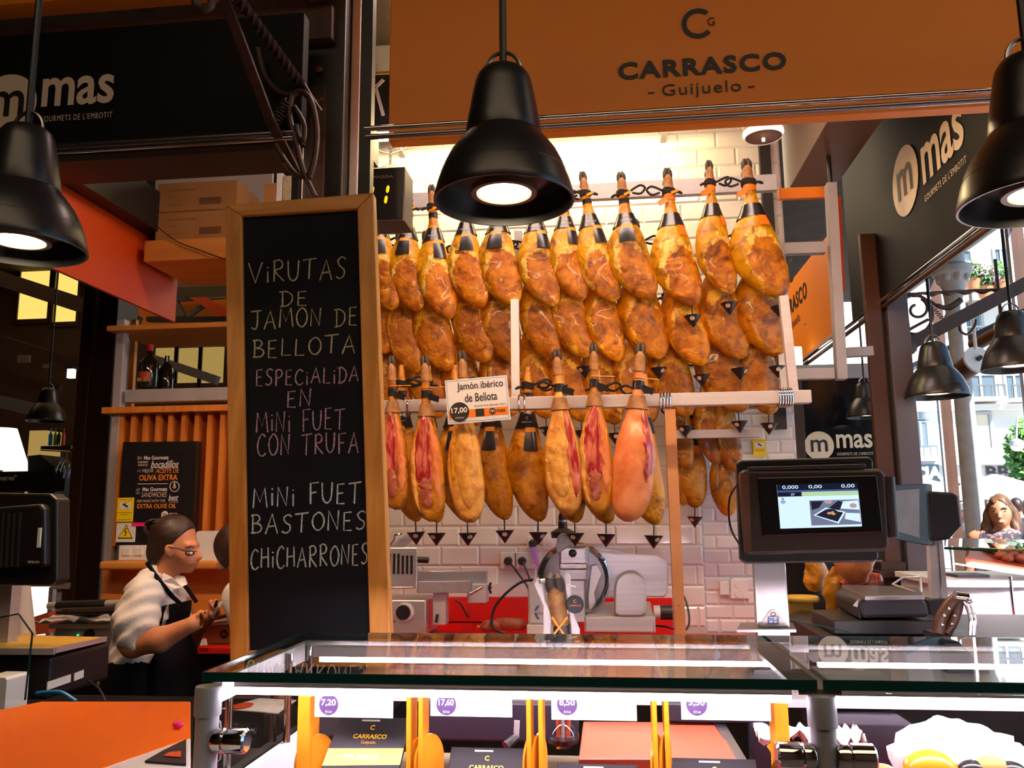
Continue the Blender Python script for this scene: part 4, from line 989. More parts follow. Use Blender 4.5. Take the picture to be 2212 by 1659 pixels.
for i, (tx, ty, bx, by, w) in enumerate(rowC):
    make_ham(tx, ty, bx, by, w, YCc, '%s ham from the left in the third hanging row' % ORD[i], 'hams in the third row', 'b', 51+i, None, cupon=i > 3, turn=random.uniform(-.1, .3))
rowE = [(866, 770, 900, 1128, 38), (925, 770, 945, 1130, 36), (982, 770, 1012, 1130, 42), (1058, 775, 1092, 1124, 40), (1140, 775, 1165, 1128, 42), (1212, 780, 1244, 1130, 42), (1290, 780, 1312, 1132, 42), (1392, 790, 1415, 1135, 42)]
for i, (tx, ty, bx, by, w) in enumerate(rowE):
    make_ham(tx, ty, bx, by, w, YE, '%s uncut ham from the left hanging behind the front rail' % ORD[i], 'uncut hams behind the front rail', 'e', 71+i, 'black', cutface=False, turn=random.uniform(-.1, .2), hoof=False, flapa=[90, 90, 90, 88, 70, 90, 90, 80][i])
rowF = [(1462, 740, 1488, 1016, 26), (1520, 740, 1548, 1005, 26), (1558, 745, 1592, 1022, 28), (1468, 850, 1478, 1092, 24), (1496, 862, 1502, 1098, 32), (1566, 860, 1572, 1116, 30)]
for i, (tx, ty, bx, by, w) in enumerate(rowF):
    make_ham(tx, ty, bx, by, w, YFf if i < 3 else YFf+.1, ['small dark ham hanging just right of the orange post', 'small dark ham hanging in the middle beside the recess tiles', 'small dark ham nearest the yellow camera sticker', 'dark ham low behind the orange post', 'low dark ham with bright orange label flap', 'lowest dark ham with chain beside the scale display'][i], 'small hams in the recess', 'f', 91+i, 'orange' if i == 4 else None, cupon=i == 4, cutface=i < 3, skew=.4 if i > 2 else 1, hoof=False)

# ---- cut hams on the front rail
def cut_ham(tx, ty, bx, by, hwpx, label, style, seed, skew=.5):
    Y = YD; top, bot = P(tx, ty, Y), P(bx, by, Y); W = S(hwpx, Y); d = bot-top; d.y = 0; off = .58*W*skew; D = d.length; L = math.sqrt(D*D-off*off); ang = math.atan2(d.x, -d.z)-math.atan2(off, L)
    t = thing('cut_ham', label, 'ham', top, 'cut hams on the front rail'); t.rotation_euler = (0, -ang, 0)
    mb = ham_body(L, W, seed, False, skew, prof=PROF_D)
    base = {'red': 'ham_e', 'fat': 'fat_yellow', 'bone': 'fat_yellow', 'pink': 'skin_pink'}[style]
    # slim body: the cut ham is planed flat on its front
    for i, v in enumerate(mb.v):
        tt = -v.z/L
        if tt > .38:
            k = min(1, (tt-.38)/.1)
            lim = -(.34 if style != 'pink' else .9)*W
            if v.y < lim: v.y = v.y+(lim-v.y)*.85*k
    lpart('meat', mb, base, t)
    def slab(name, u0, u1, t0, t1, m, out, seedk, wob=.1):
        b = MB(); NU, NV = 10, 26
        def fn(a, c):
            tt = t0+(t1-t0)*c; hw, hd, xo = prof_at(tt, PROF_D)
            ed = math.sin(math.pi*min(1, max(0, c)))**.35
            uu = (u0+(u1-u0)*a); uu = (u0+u1)/2+(uu-(u0+u1)/2)*ed+wob*noise.noise(Vector((seedk, c*4, a)))+.16*noise.noise(Vector((seedk+3, c*11, a*1.5)))
            x = (xo*skew+hw*uu*.95)*W; yy = -math.sqrt(max(.02, 1-uu*uu))*hd*W
            lim = -(.34 if style != 'pink' else .9)*W
            if tt > .38 and yy < lim: yy = yy+(lim-yy)*.85*min(1, (tt-.38)/.1)
            return Vector((x, yy-out*math.sin(math.pi*a)**.5*ed-.0015+.003*noise.noise(Vector((seedk+a*4, c*9, 2))), -tt*L))
        b.grid(fn, NU, NV); lpart(name, b, m, t)
    if style == 'red':
        slab('lean_slice_face', -.75, .55, .36, .80, 'meat_red', .008, seed); slab('fat_layer', .35, .95, .40, .88, 'skin_pink', .010, seed+1); slab('fat_layer', -.98, -.6, .5, .95, 'fat_yellow', .010, seed+2)
        slab('dark_lean', -.5, .3, .72, .92, 'salami', .010, seed+3)
    if style == 'bone':
        slab('lean_slice_face', .35, .95, .36, .90, 'meat_red', .006, seed); slab('fat_layer', -.8, .3, .45, .9, 'fat_yellow', .012, seed+1)
    if style == 'fat':
        slab('fat_layer', -.5, .7, .40, .92, 'fat_yellow', .014, seed+1); slab('lean_slice_face', -.9, -.5, .45, .8, 'ham_e', .006, seed)
    if style == 'pink':
        slab('lean_slice_face', .45, .95, .36, .78, 'meat_red', .008, seed)
    hoof_parts(t, L, W*1.25)
    lpart('neck_skin', band(MB(), L, W, .30, .375, grow=1.12, skew=skew, out=.004), 'hoof_tan', t)
    lpart('neck_band', band(MB(), L, W, .215, .262, skew=skew, out=.003), 'black_label', t, label='black neck label')
    b = MB(); hw, hd, xo = prof_at(.24); q = Vector((hw*W*.8, -hd*W*1.2, -.235*L)); b.add([q, q+Vector((.05, .0, -.018)), q+Vector((.046, 0, -.045)), q+Vector((0, 0, -.03))], [(0, 1, 2, 3)]); lpart('label_tail', b, 'black_label', t)
    if style in ('red', 'pink'):
        b = MB().tube([(math.cos(a)*.27*W, math.sin(a)*.26*W, -.2*L) for a in [2*math.pi*j/14 for j in range(14)]], .002, 5, closed=True); b.tube([(.2*W, -.2*W, -.2*L), (.09, -.02, -.205*L)], .002, 5); lpart('seal_tie', b, 'orange_tag', t)
    return t
cut_ham(846, 770, 862, 1102, 34, 'red cut ham nearest the chalkboard on the front rail', 'red', 101)
cut_ham(918, 768, 938, 1128, 38, 'cut ham with pink fat and red stripes left of the price card', 'red', 102)
cut_ham(998, 758, 1022, 1130, 38, 'cut ham with yellow fat hanging behind the price card', 'fat', 103)
cut_ham(1202, 755, 1232, 1112, 40, 'trimmed ham with lumpy yellow fat right of the price card', 'bone', 104, .3)
cut_ham(1282, 742, 1300, 1112, 36, 'glossy dark red cut ham beside the pink one', 'red', 105)
cut_ham(1384, 742, 1352, 1128, 46, 'smooth pink skinned ham at the right of the front rail', 'pink', 106, -.3)

# ================================================================== HAM RACK
rk = thing('ham_rack', 'pale metal hanging rack carrying the rows of hams', 'rack', (0, 3.7, 1.5))
fr0, fr1 = P(800, 882, 3.64), P(1752, 856, 3.64); zr = (fr0.z+fr1.z)/2+.003
part('front_rail', MB().box((fr0.x-.2, 3.63, zr-.028), (fr1.x, 3.68, zr+.028)), 'pink_rail', rk, bevel=.003)
zt_ = P(1300, 412, 4.3).z
part('top_rail', MB().box((P(800, 412, 4.3).x, 4.30, zt_-.045), (P(1680, 412, 4.3).x, 4.34, zt_+.045)), 'alu', rk, bevel=.003)
part('upright', MB().bar(P(1112, 648, 3.95), P(1114, 862, 3.95), .04, .032, up=(0, 1, 0)), 'white_paint', rk, bevel=.002)
part('upright', MB().bar(P(1120, 500, 4.3), P(1118, 640, 4.3), .04, .03, up=(0, 1, 0)), 'alu', rk, bevel=.002)
part('upright', MB().bar(P(1692, 640, 3.72), P(1714, 850, 3.72), .04, .034, up=(0, 1, 0)), 'pink_rail', rk, bevel=.002)
part('upright', MB().bar(P(1686, 700, 4.2), P(1698, 860, 4.2), .05, .03, up=(0, 1, 0)), 'alu', rk, bevel=.002)
part('side_rail', MB().bar(P(1700, 868, 3.68), P(1640, 868, 4.6), .03, .05), 'pine_h', rk, bevel=.002)
part('recess_rail', MB().box((P(1450, 938, 4.4).x, 4.36, P(1500, 948, 4.4).z), (P(1640, 938, 4.4).x, 4.40, P(1500, 930, 4.4).z)), 'grey_paint', rk, bevel=.002)
part('recess_rail', MB().box((P(1480, 880, 4.5).x, 4.48, P(1500, 886, 4.5).z), (P(1640, 880, 4.5).x, 4.52, P(1500, 874, 4.5).z)), 'grey_paint', rk, bevel=.002)
def hookring(x, Y=3.655): 
    q = P(x, 868, Y); q.z = zr
    part('hook', MB().tube([q+Vector((0, math.cos(a)*.036, math.sin(a)*.040)) for a in [2*math.pi*k/18 for k in range(17)]], .0035, 6), 'chrome', rk)
for x in (884, 1122, 1134, 1426, 1433, 1440, 1446, 1682, 1688, 1694, 1699, 1704, 1709): hookring(x)
part('hook', MB().tube([P(1483, 938, 4.38)+Vector((0, math.cos(a)*.03, math.sin(a)*.03)) for a in [2*math.pi*k/18 for k in range(17)]], .003, 6), 'chrome', rk)
ch = MB()
for k in range(8):
    p = P(1549, 1008+k*6, 4.42); ch.tube([p+Vector((math.cos(a)*.005*(k % 2)+.001, math.cos(a)*.005*(1-k % 2), math.sin(a)*.011)) for a in [2*math.pi*j/8 for j in range(8)]], .0016, 5, closed=True)
part('chain', ch, 'steel_dark', rk)
pp = thing('orange_post', 'slim orange post beside the recess tiles', 'post', (P(1458, 1130, 4.0).x, 4.0, .9))
part('post', MB().bar((P(1460, 1130, 4.0).x, 4.0, .9), (P(1456, 1130, 4.0).x, 4.0, P(1450, 885, 4.0).z), .05, .04, up=(0, 1, 0)), 'post_tan', pp)
part('screw', MB().lathe([(.005, 0), (.004, -.004)], P(1466, 1308, 3.96), 8, axis='Y'), 'chrome', pp)
# hanging grey frame on the right
gf = thing('hanging_frame', 'pale grey hanging metal frame right of the hams', 'frame', P(1800, 820, 4.3))
part('vertical_bar', MB().bar(P(1794, 398, 4.3), P(1817, 820, 4.3), .05, .062, up=(0, 1, 0)), 'grey_paint', gf, bevel=.002); q = P(1794, 400, 4.3); part('hanger', MB().tube([q, (q.x, q.y, 4.5)], .012, 8), 'dark_paint', gf)
part('lower_bar', MB().bar(P(1712, 809, 4.3), P(1800, 807, 4.3), .05, .056), 'grey_paint', gf, bevel=.002)
part('upper_bar', MB().bar(P(1694, 539, 4.3), P(1782, 536, 4.3), .05, .06), 'grey_paint', gf, bevel=.002)
part('orange_edge', MB().bar(P(1682, 420, 4.42), P(1782, 416, 4.42), .03, .06), 'orange_sign', gf, label='orange cross bar')
part('red_edge', MB().bar(P(1808, 425, 4.45), P(1818, 630, 4.45), .03, .03, up=(0, 1, 0)), 'orange_red', gf)
part('stub_bar', MB().bar(P(1828, 762, 4.6), P(1884, 759, 4.6), .05, .05), 'grey_paint', gf)
part('bolt', MB().sphere(P(1740, 700, 4.25), .006, 8, 6), 'steel_dark', gf)
# price card
x0, x1, z0, z1 = RC(962, 822, 1102, 910, 3.5)
TLc, TRc, BLc, BRc = P(961, 822, 3.5), P(1095, 810, 3.5), P(968, 917, 3.5), P(1103, 907, 3.5)
pcard = thing('price_card', 'white price card reading Jamon iberico de Bellota hung before the hams', 'sign', (BLc+BRc)/2, None)
cu_, cv_ = (TRc-TLc).normalized(), (TLc-BLc).normalized(); cw_, chg = (TRc-TLc).length, (TLc-BLc).length; cen = (TLc+TRc+BLc+BRc)/4
part('card', MB().obox(cen, cu_*cw_/2, (0, .002, 0), cv_*chg/2), 'white_plastic', pcard)
def on(a, b, o=.0035): return cen+cu_*(a*cw_/2)+cv_*(b*chg/2)-Vector((0, o, 0))
bd = MB()
for (a, b, w, h) in ((0, .93, cw_*.95, .0018), (0, -.93, cw_*.95, .0018), (-.95, 0, .0018, chg*.93), (.95, 0, .0018, chg*.93)): quad(bd, on(a, b), cu_, cv_, w, h)
part('border', bd, 'blue_ink', pcard)
part('stripe', quad(MB(), on(0, -.58), cu_, cv_, cw_*.94, chg*.18), 'orange_label', pcard)
part('lettering', text(text(MB(), 'Jamón ibérico', on(.12, .62, .004), cu_, cv_, w=cw_*.74, h=chg*.21, bold=.012), 'de Bellota', on(.12, .12, .004), cu_, cv_, w=cw_*.52, h=chg*.19, bold=.012), 'sign_ink', pcard)
part('small_lettering', text(MB(), 'Acorn fed iberian ham', on(.38, -.27, .004), cu_, cv_, w=cw_*.5), 'sign_ink', pcard)
part('price_disc', disc(MB(), on(-.6, -.48, .0045), cu_, cv_, chg*.22), 'sign_ink', pcard)
part('price_lettering', text(text(MB(), '17,00', on(-.6, -.42, .0055), cu_, cv_, w=chg*.36, h=chg*.14, bold=.02), '€/100 Grs', on(-.6, -.74, .0055), cu_, cv_, w=chg*.2), 'white_ink', pcard)
part('logo_block', quad(MB(), on(.05, -.58, .0045), cu_, cv_, cw_*.14, chg*.17), 'sign_ink', pcard)
part('logo_disc', disc(MB(), on(.45, -.57, .0045), cu_, cv_, chg*.075), 'sign_ink', pcard); part('logo_disc_letter', text(MB(), 'm', on(.45, -.57, .0055), cu_, cv_, w=chg*.09), 'white_ink', pcard)
part('logo_lettering', text(MB(), 'mas', on(.72, -.57, .0055), cu_, cv_, w=cw_*.14, bold=.02), 'sign_ink', pcard)
# ================================================================== LEFT: SHELF UNIT
YL = 4.2
su = thing('shelf_unit', 'grey and wooden shelf unit with orange slats behind the clerk', 'shelf', (P(360, 1200, YL).x, YL, .9))
xl_ = P(253, 1000, YL).x; xr_ = P(640, 1000, YL).x
part('post', MB().bar((P(222, 1400, YL).x, YL+.02, .9), (P(262, 690, YL).x, YL+.02, P(262, 690, YL).z), .045, .05, up=(0, 1, 0)), 'grey_paint', su, bevel=.002)
part('post', MB().bar((P(280, 880, YL+.3).x, YL+.32, 1.2), (P(288, 690, YL+.3).x, YL+.32, P(288, 690, YL+.3).z), .03, .03, up=(0, 1, 0)), 'pine', su)
z1 = P(365, 699, YL-.05).z
part('shelf_board', MB().box((P(243, 700, YL).x, YL-.05, z1-.028), (xr_, YL+.42, z1+.0)), 'ply', su, bevel=.002)
zm = P(370, 853, YL).z
part('cross_bar', MB().box((xl_+.02, YL, zm-.035), (xr_, YL+.06, zm+.035)), 'grey_paint', su, bevel=.002)
zc_ = P(360, 884, YL-.02).z
part('cap_board', MB().box((P(229, 884, YL).x, YL-.04, zc_-.018), (xr_, YL+.12, zc_+.016)), 'slat_wood', su, bevel=.002)
zs0 = P(360, 1180, YL).z
for x in (250, 276.5, 303, 330, 357.5, 386, 415, 443, 471, 500, 529):
    xx = P(x+5, 1000, YL).x; part('slat', MB().box((xx-S(5.2, YL), YL, zs0), (xx+S(5.2, YL), YL+.10, zc_-.018)), 'slat_wood', su, bevel=.001)
part('back_panel', MB().box((xl_, YL+.11, .9), (xr_, YL+.13, zc_)), 'ply', su)
zl_ = P(360, 1222, YL-.16).z
part('ledge', MB().box((P(212, 1222, YL-.16).x, YL-.16, zl_-.022), (xr_, YL+.1, zl_+.022)), 'ply', su, bevel=.015, seg=3)
part('lower_panel', MB().box((xl_-.03, YL-.02, .85), (xr_, YL+.0, zl_-.02)), 'ply', su)
zt2 = P(400, 545, YL).z
part('top_shelf', MB().box((P(322, 545, YL).x, YL-.05, zt2-.06), (xr_, YL+.45, zt2+.06)), 'ply', su, bevel=.003)
for j, (x0, y0, x1, y1, dx) in enumerate(((340, 392, 512, 455, 40), (336, 455, 505, 524, 40))):
    X0, X1, Z0, Z1 = RC(x0, y0, x1, y1, YL)
    t = thing('cardboard_box', ['upper brown cardboard box on the top shelf', 'lower brown cardboard box on the top shelf'][j], 'box', ((X0+X1)/2, YL+.15, Z0), 'cardboard boxes on the top shelf')
    part('carton', MB().box((X0, YL, Z0+.001), (X1, YL+.3, Z1-.002)), 'cardboard', t, bevel=.004)
    bx_, by_ = (454, 433) if j == 0 else (454, 497)
    f = MB(); c = P(bx_, by_, YL-.002); w, h = S(52, YL), S(15, YL)
    for (dx_, dz_, ww, hh) in ((0, h/2, w, .003), (0, -h/2, w, .003), (-w/2, 0, .003, h), (w/2, 0, .003, h)): quad(f, c+Vector((dx_, 0, dz_)), EX, EZ, ww, hh)
    for q in range(-9, 10): quad(f, c+EX*(q*w*.05), EX, EZ, w*.022, h*.8)
    part('barcode', f, 'card_ink', t)
    for (qx, qy, qw) in ((394, y0+18, 70), (372, y0+34, 22), (380, y0+50, 36)): part('faded_print', quad(MB(), P(qx, qy, YL-.002), EX, EZ, S(qw, YL), S(4, YL)), 'faded_ink', t)
    part('tape', MB().box(((X0+X1)/2-.03, YL-.001, Z0+.002), ((X0+X1)/2+.03, YL+.0, Z0+.04)), 'cardboard', t)
for j, (x0, x1, y0, m) in enumerate(((562, 588, 388, 'cardboard'), (589, 602, 364, 'paper'), (603, 622, 372, 'chalk_yellow'), (623, 640, 366, 'leaf'))):
    X0, X1, Z0, Z1 = RC(x0, y0, x1, 440, YL); single('folder', MB().box((X0, YL+.05, zt2+.06), (X1-.003, YL+.3, Z1)), m if m != 'leaf' else 'black_plastic', ['brown box file on the top shelf beside the folders', 'thin cream folder on the top shelf', 'wide pale folder on the top shelf', 'dark folder beside the iron bracket'][j], 'folder', 'folders on the top shelf', bevel=.002)
single('lit_wall_panel', MB().box((P(352, 380, YL+.5).x, YL+.42, zt2+.061), (P(600, 380, YL+.5).x, YL+.44, P(450, 366, YL+.5).z)), 'white_paint', 'white panel standing in for the lit wall behind the cardboard boxes', 'panel')  # white sheet takes the place of light on the wall behind
single('loose_cable', MB().tube(smooth_path([P(338, 488, YL-.06), P(380, 520, YL-.06), P(430, 540, YL-.06), P(490, 562, YL-.06)]), .003, 6), 'black_cable', 'thin dark cable sagging below the cardboard boxes', 'cable')
# wine bottle
b0 = P(319, 838, YL+.12); Zb = P(319, 838, YL+.12).z; h = P(319, 745, YL+.12).z-Zb
t = thing('wine_bottle', 'dark red-capped wine bottle standing on the grey cross bar', 'bottle', b0)
R = S(22, YL+.12)
part('glass_body', MB().lathe([(R*.9, 0), (R, .01), (R, h*.52), (R*.92, h*.60), (R*.55, h*.69), (R*.32, h*.75), (R*.29, h*.95), (R*.33, h*.97), (R*.33, h)], b0, 28), 'bottle_glass', t)
part('capsule', MB().lathe([(R*.31, h*.85), (R*.33, h*.86), (R*.36, h*1.0), (R*.1, h*1.01)], b0, 20), 'red_panel', t, label='red capsule')
lb = MB(); n = 14
for i in range(2):
    for k in range(n+1):
        a = math.radians(200+110*k/n); lb.v.append(b0+Vector((math.cos(a)*(R+.001), math.sin(a)*(R+.001), h*(.12+.22*i))))
lb.f += [(k, k+1, n+2+k, n+1+k) for k in range(n)]; part('label', lb, 'wine_label', t, label='dark red paper label')
part('label_print', quad(quad(MB(), b0+Vector((-.02, -R-.002, h*.16)), EX, EZ, .025, .02), b0+Vector((.014, -R-.002, h*.17)), EX, EZ, .018, .03), 'gold', t)
t2 = thing('wine_bottle', 'second dark bottle just behind the red-capped one', 'bottle', b0+Vector((.055, .09, 0)))
part('glass_body', MB().lathe([(R*.8, 0), (R*.85, .01), (R*.85, h*.45), (R*.5, h*.6), (R*.26, h*.66), (R*.26, h*.8)], b0+Vector((.055, .09, 0)), 20), 'bottle_glass', t2)
# poster board
Yp = YL-.06
def PB(px, py, off=0): return P(px, py, Yp-off)
pb = thing('poster_board', 'black poster board about extra olive oil on the slats', 'poster', P(340, 1178, Yp))
def poly(pts, Y, d, m, nm, par, **kw): return part(nm, MB().prism([P(*q, Y) for q in pts], (0, d, 0)), m, par, **kw)
poly(((266, 955), (425, 953), (415, 1178), (250, 1178)), Yp, .055, 'black_plastic', 'board', pb)
poly(((291, 977), (396, 974), (388, 1140), (286, 1140)), Yp-.004, .004, 'pack_black', 'poster', pb)
def pt(s, x0, x1, y0, y1, m, **kw):
    c = PB((x0+x1)/2, (y0+y1)/2, .006); part('poster_lettering', text(MB(), s, c, EX, Vector((.03, 0, 1)), w=S(x1-x0, Yp), h=S(y1-y0, Yp), **kw), m, pb)
pt('EN', 297, 306, 986, 993, 'cream_ink'); pt('Mas Gourmets', 308, 367, 984, 993, 'white_ink', bold=.025)
pt('ELABORAMOS', 297, 321, 996, 1000, 'white_ink', bold=.02); pt('nuestros', 297, 320, 1001, 1007, 'cream_ink'); pt('bocadillos', 323, 389, 994, 1012, 'white_ink', shear=.25, bold=.015)
pt('CON EL', 296, 305, 1014, 1020, 'grey_paint'); pt('MEJOR', 306, 333, 1013, 1023, 'cream_ink'); pt('ACEITE DE', 334, 389, 1012, 1022, 'orange_ink', bold=.01); pt('OLIVA EXTRA', 296, 388, 1025, 1038, 'orange_ink', bold=.02)
pt('AT', 294, 303, 1055, 1061, 'cream_ink'); pt('Mas Gourmets', 305, 364, 1052, 1061, 'white_ink', bold=.025); pt('OUR', 293, 302, 1063, 1067, 'cream_ink'); pt('SANDWICHES', 303, 363, 1063, 1074, 'cream_ink'); pt('best', 363, 386, 1068, 1082, 'white_ink', shear=.25, bold=.015)
pt('ARE MADE WITH THE', 292, 360, 1079, 1085, 'cream_ink'); pt('EXTRA OLIVE OIL', 292, 385, 1088, 1098, 'orange_ink', bold=.015); pt('mas', 365, 383, 1108, 1115, 'white_ink', bold=.02)
rg_ = MB().tube([PB(377+10*math.cos(a), 1051+11*math.sin(a), .006) for a in [2*math.pi*k/24 for k in range(24)]], .002, 5, closed=True)
quad(rg_, PB(330, 1045, .006), EX, EZ, S(72, Yp), .003); quad(rg_, PB(375, 1084.5, .006), EX, EZ, S(22, Yp), .002); disc(rg_, PB(356, 1112, .006), EX, EZ, S(8.5, Yp)); rg_.add([PB(373, 1055, .006), PB(381, 1055, .006), PB(378.5, 1046, .006), PB(378, 1041, .006), PB(376, 1041, .006), PB(375.5, 1046, .006)], [(0, 1, 2, 3, 4, 5)])
part('poster_emblem', rg_, 'white_ink', pb); part('emblem_fill', MB().add([PB(373.5, 1055, .007), PB(380.5, 1055, .007), PB(379, 1049.5, .007), PB(375, 1049.5, .007)], [(0, 1, 2, 3)]), 'orange_ink', pb)
part('badge_letter', text(MB(), 'm', PB(356, 1112, .008), EX, EZ, w=S(9, Yp)), 'sign_ink', pb)
def sticker_cam(x0, y0, x1, y1, Y, label):
    X0, X1, Z0, Z1 = RC(x0, y0, x1, y1, Y); w, h = X1-X0, Z1-Z0; c = Vector(((X0+X1)/2, Y, (Z0+Z1)/2))
    t = thing('camera_sticker', label, 'sticker', (c.x, Y, Z0))
    part('sheet', MB().box((X0, Y, Z0), (X1, Y+.003, Z1)), 'yellow_sticker', t); part('window', quad(MB(), c+Vector((0, -.001, h*.16)), EX, EZ, w*.68, h*.30), 'white_ink', t)
    k = MB(); q = c+Vector((0, -.002, h*.16)); k.add([q+Vector((-w*.18, 0, h*.05)), q+Vector((-w*.1, 0, h*.10)), q+Vector((w*.2, 0, -h*.02)), q+Vector((w*.14, 0, -h*.08))], [(0, 1, 2, 3)]); quad(k, q+Vector((0, 0, h*.12)), EX, EZ, w*.3, h*.012); quad(k, q+Vector((0, 0, h*.09)), EX, EZ, w*.03, h*.06); part('camera_symbol', k, 'blue_ink' if False else 'sign_ink', t)
    for z_, ww in ((.42, .8), (-.12, .8), (-.2, .5), (-.42, .8)): part('print_line', quad(MB(), c+Vector((0, -.001, h*z_)), EX, EZ, w*ww, h*.014), 'sign_ink', t)
    return t
sticker_cam(253, 1075, 288, 1127, Yp-.012, 'yellow camera sticker on the black poster board')
X0, X1, Z0, Z1 = RC(251, 1129, 292, 1171, Yp-.006)
t = thing('warning_sign', 'white card with yellow electric shock triangle on the poster board', 'sign', ((X0+X1)/2, Yp-.006, Z0))
part('card', MB().box((X0, Yp-.006, Z0), (X1, Yp-.002, Z1)), 'white_plastic', t); cx_ = (X0+X1)/2
def tri(s, o): return MB().add([(cx_-s*.021*2, Yp-.006-o, Z0+.052-s*.035), (cx_+s*.021*2, Yp-.006-o, Z0+.052-s*.035), (cx_, Yp-.006-o, Z0+.052+s*.04)], [(0, 1, 2)])
part('triangle_edge', tri(1, .001), 'sign_ink', t); part('triangle', tri(.84, .002), 'yellow_sticker', t)
bo = MB(); 
for p, q in (((.004, .028), (-.006, .008)), ((-.006, .009), (.006, .006)), ((.006, .007), (-.002, -.014))): bo.bar(Vector((cx_+p[0], Yp-.0085, Z0+.045+p[1])), Vector((cx_+q[0], Yp-.0085, Z0+.045+q[1])), .001, .005, up=(1, 0, 0))
part('bolt_symbol', bo, 'sign_ink', t)
single('sticky_note', MB().box((P(286, 1132, Yp).x, Yp-.008, P(300, 1137, Yp).z), (P(330, 1132, Yp).x, Yp-.005, P(300, 1129, Yp).z)), 'magenta', 'magenta paper strip below the olive oil poster', 'note')
X0, X1, Z0, Z1 = RC(256, 1178, 345, 1206, YL-.08)
t = thing('switch_box', 'white wall switch box on the wooden ledge', 'switch', ((X0+X1)/2, YL-.08, Z0))
part('box', MB().box((X0, YL-.08, zl_+.022), (X1, YL-.02, Z1)), 'white_plastic', t, bevel=.004)
for k in range(3): xx = X0+(X1-X0)*(.17+.3*k); part('switch', MB().box((xx-.015, YL-.086, Z0+.014), (xx+.028, YL-.079, Z1-.012)), 'white_paint', t, bevel=.002)
X0, X1, Z0, Z1 = RC(422, 1147, 474, 1212, YL-.1)
t = thing('router', 'white router with dark edge beside the clerk on the ledge', 'router', ((X0+X1)/2, YL-.1, Z0))
part('case', MB().rbox(((X0+X1)/2, YL-.085, (zl_+.022+Z1)/2), EX, EZ, (0, 1, 0), (X1-X0)/2, (Z1-zl_-.022)/2, .012, .012), 'white_plastic', t); part('edge', MB().rbox(((X0+X1)/2+.004, YL-.068, (zl_+.022+Z1)/2), EX, EZ, (0, 1, 0), (X1-X0)/2+.003, (Z1-zl_-.022)/2, .006, .012), 'black_plastic', t)
t = thing('cable_bundle', 'bundle of white cables and adapter beside the router', 'cable', P(488, 1212, YL-.1))
k = MB()
for j in range(5): k.tube(smooth_path([P(476, 1150+j*5, YL-.06), P(484, 1156+j*6, YL-.1+.01*j), P(496, 1166+j*5, YL-.08), P(520, 1172+j*3, YL-.06)]), .0055, 7)
part('cable', k, 'white_plastic', t); X0, X1, Z0, Z1 = RC(478, 1180, 498, 1210, YL-.1); part('adapter', MB().box((X0, YL-.11, Z0), (X1, YL-.06, Z1)), 'white_plastic', t, bevel=.004)
k = MB()
for j in range(4): k.tube(smooth_path([P(478+j*3, 1212, YL-.17), P(468+j*6, 1220+j*2, YL-.18), P(478+j*4, 1232-j, YL-.18), P(492, 1214+j, YL-.17)]), .0018, 5)
part('black_wire', k, 'black_cable', t)
# red back bench, m carton
zrb = P(460, 1396, 3.75).z
single('back_bench', MB().box((P(120, 1396, 3.75).x, 3.72, zrb-.03), (P(640, 1396, 3.75).x, 4.15, zrb)), 'red_top', 'red bench top behind the clerk', 'counter', bevel=.004)
single('bench_base', MB().box((P(110, 1396, 3.8).x, 3.8, 0), (P(640, 1396, 3.8).x, 4.15, zrb-.03)), 'dark_paint', 'dark base below the red bench top', 'cabinet')
X0, X1, Z0, Z1 = RC(440, 1350, 520, 1394, 3.82)
t = thing('cardboard_box', 'open carton with round m logo on the red bench', 'box', ((X0+X1)/2, 3.9, zrb))
part('carton', MB().box((X0, 3.82, zrb+.001), (X1, 4.02, Z1)), 'cardboard', t, bevel=.003)
part('flap', MB().bar(P(437, 1352, 3.82), P(505, 1340, 3.86), .12, .004), 'cardboard', t); part('paper_lining', MB().bar(P(462, 1347, 3.80), P(520, 1343, 3.80), .05, .012), 'paper', t)
part('logo_disc', disc(MB(), P(484, 1370, 3.818), EX, EZ, S(10, 3.82)), 'sign_ink', t); part('logo_letter', text(MB(), 'm', P(484, 1370, 3.816), EX, EZ, w=S(10, 3.82)), 'cardboard', t); part('logo_lettering', text(MB(), 'mas', P(508, 1369, 3.816), EX, EZ, w=S(22, 3.82)), 'sign_ink', t)
single('black_tray', MB().bar(P(448, 1340, 3.78), P(520, 1322, 3.8), .14, .012), 'black_plastic', 'thin black tray lying on the m carton', 'tray')
single('folded_receipt', MB().prism([P(*q, 3.7) for q in ((427, 1394), (446, 1394), (443, 1380), (432, 1382))], (0, .01, 0)), 'paper', 'small crumpled receipt on the red bench', 'paper')
# contact press (panini grill) behind the clerk's left
t = thing('sandwich_press', 'grey sandwich press with lid handles behind the clerk', 'press', P(190, 1395, 3.6))
X0, X1, Z0, Z1 = RC(118, 1358, 300, 1392, 3.55)
part('base', MB().box((X0, 3.55, Z0-.02), (X1, 3.85, Z1)), 'alu', t, bevel=.006)
part('top_plate', MB().box((X0-.02, 3.53, Z1+.001), (X1+.02, 3.87, Z1+.022)), 'white_paint', t, bevel=.004)
part('lid', MB().box((X0-.005, 3.55, Z1+.06), (X1+.02, 3.86, Z1+.075)), 'black_plastic', t, bevel=.004)
part('handle', MB().tube([P(105, 1309, 3.5), P(262, 1303, 3.5)], .016, 12), 'steel', t); part('handle_grip', MB().tube([P(124, 1308.5, 3.5), P(230, 1304, 3.5)], .019, 12), 'black_plastic', t)
part('handle', MB().tube([P(137, 1321, 3.45), P(262, 1317, 3.45)], [.014, .016], 12), 'brown_black', t)
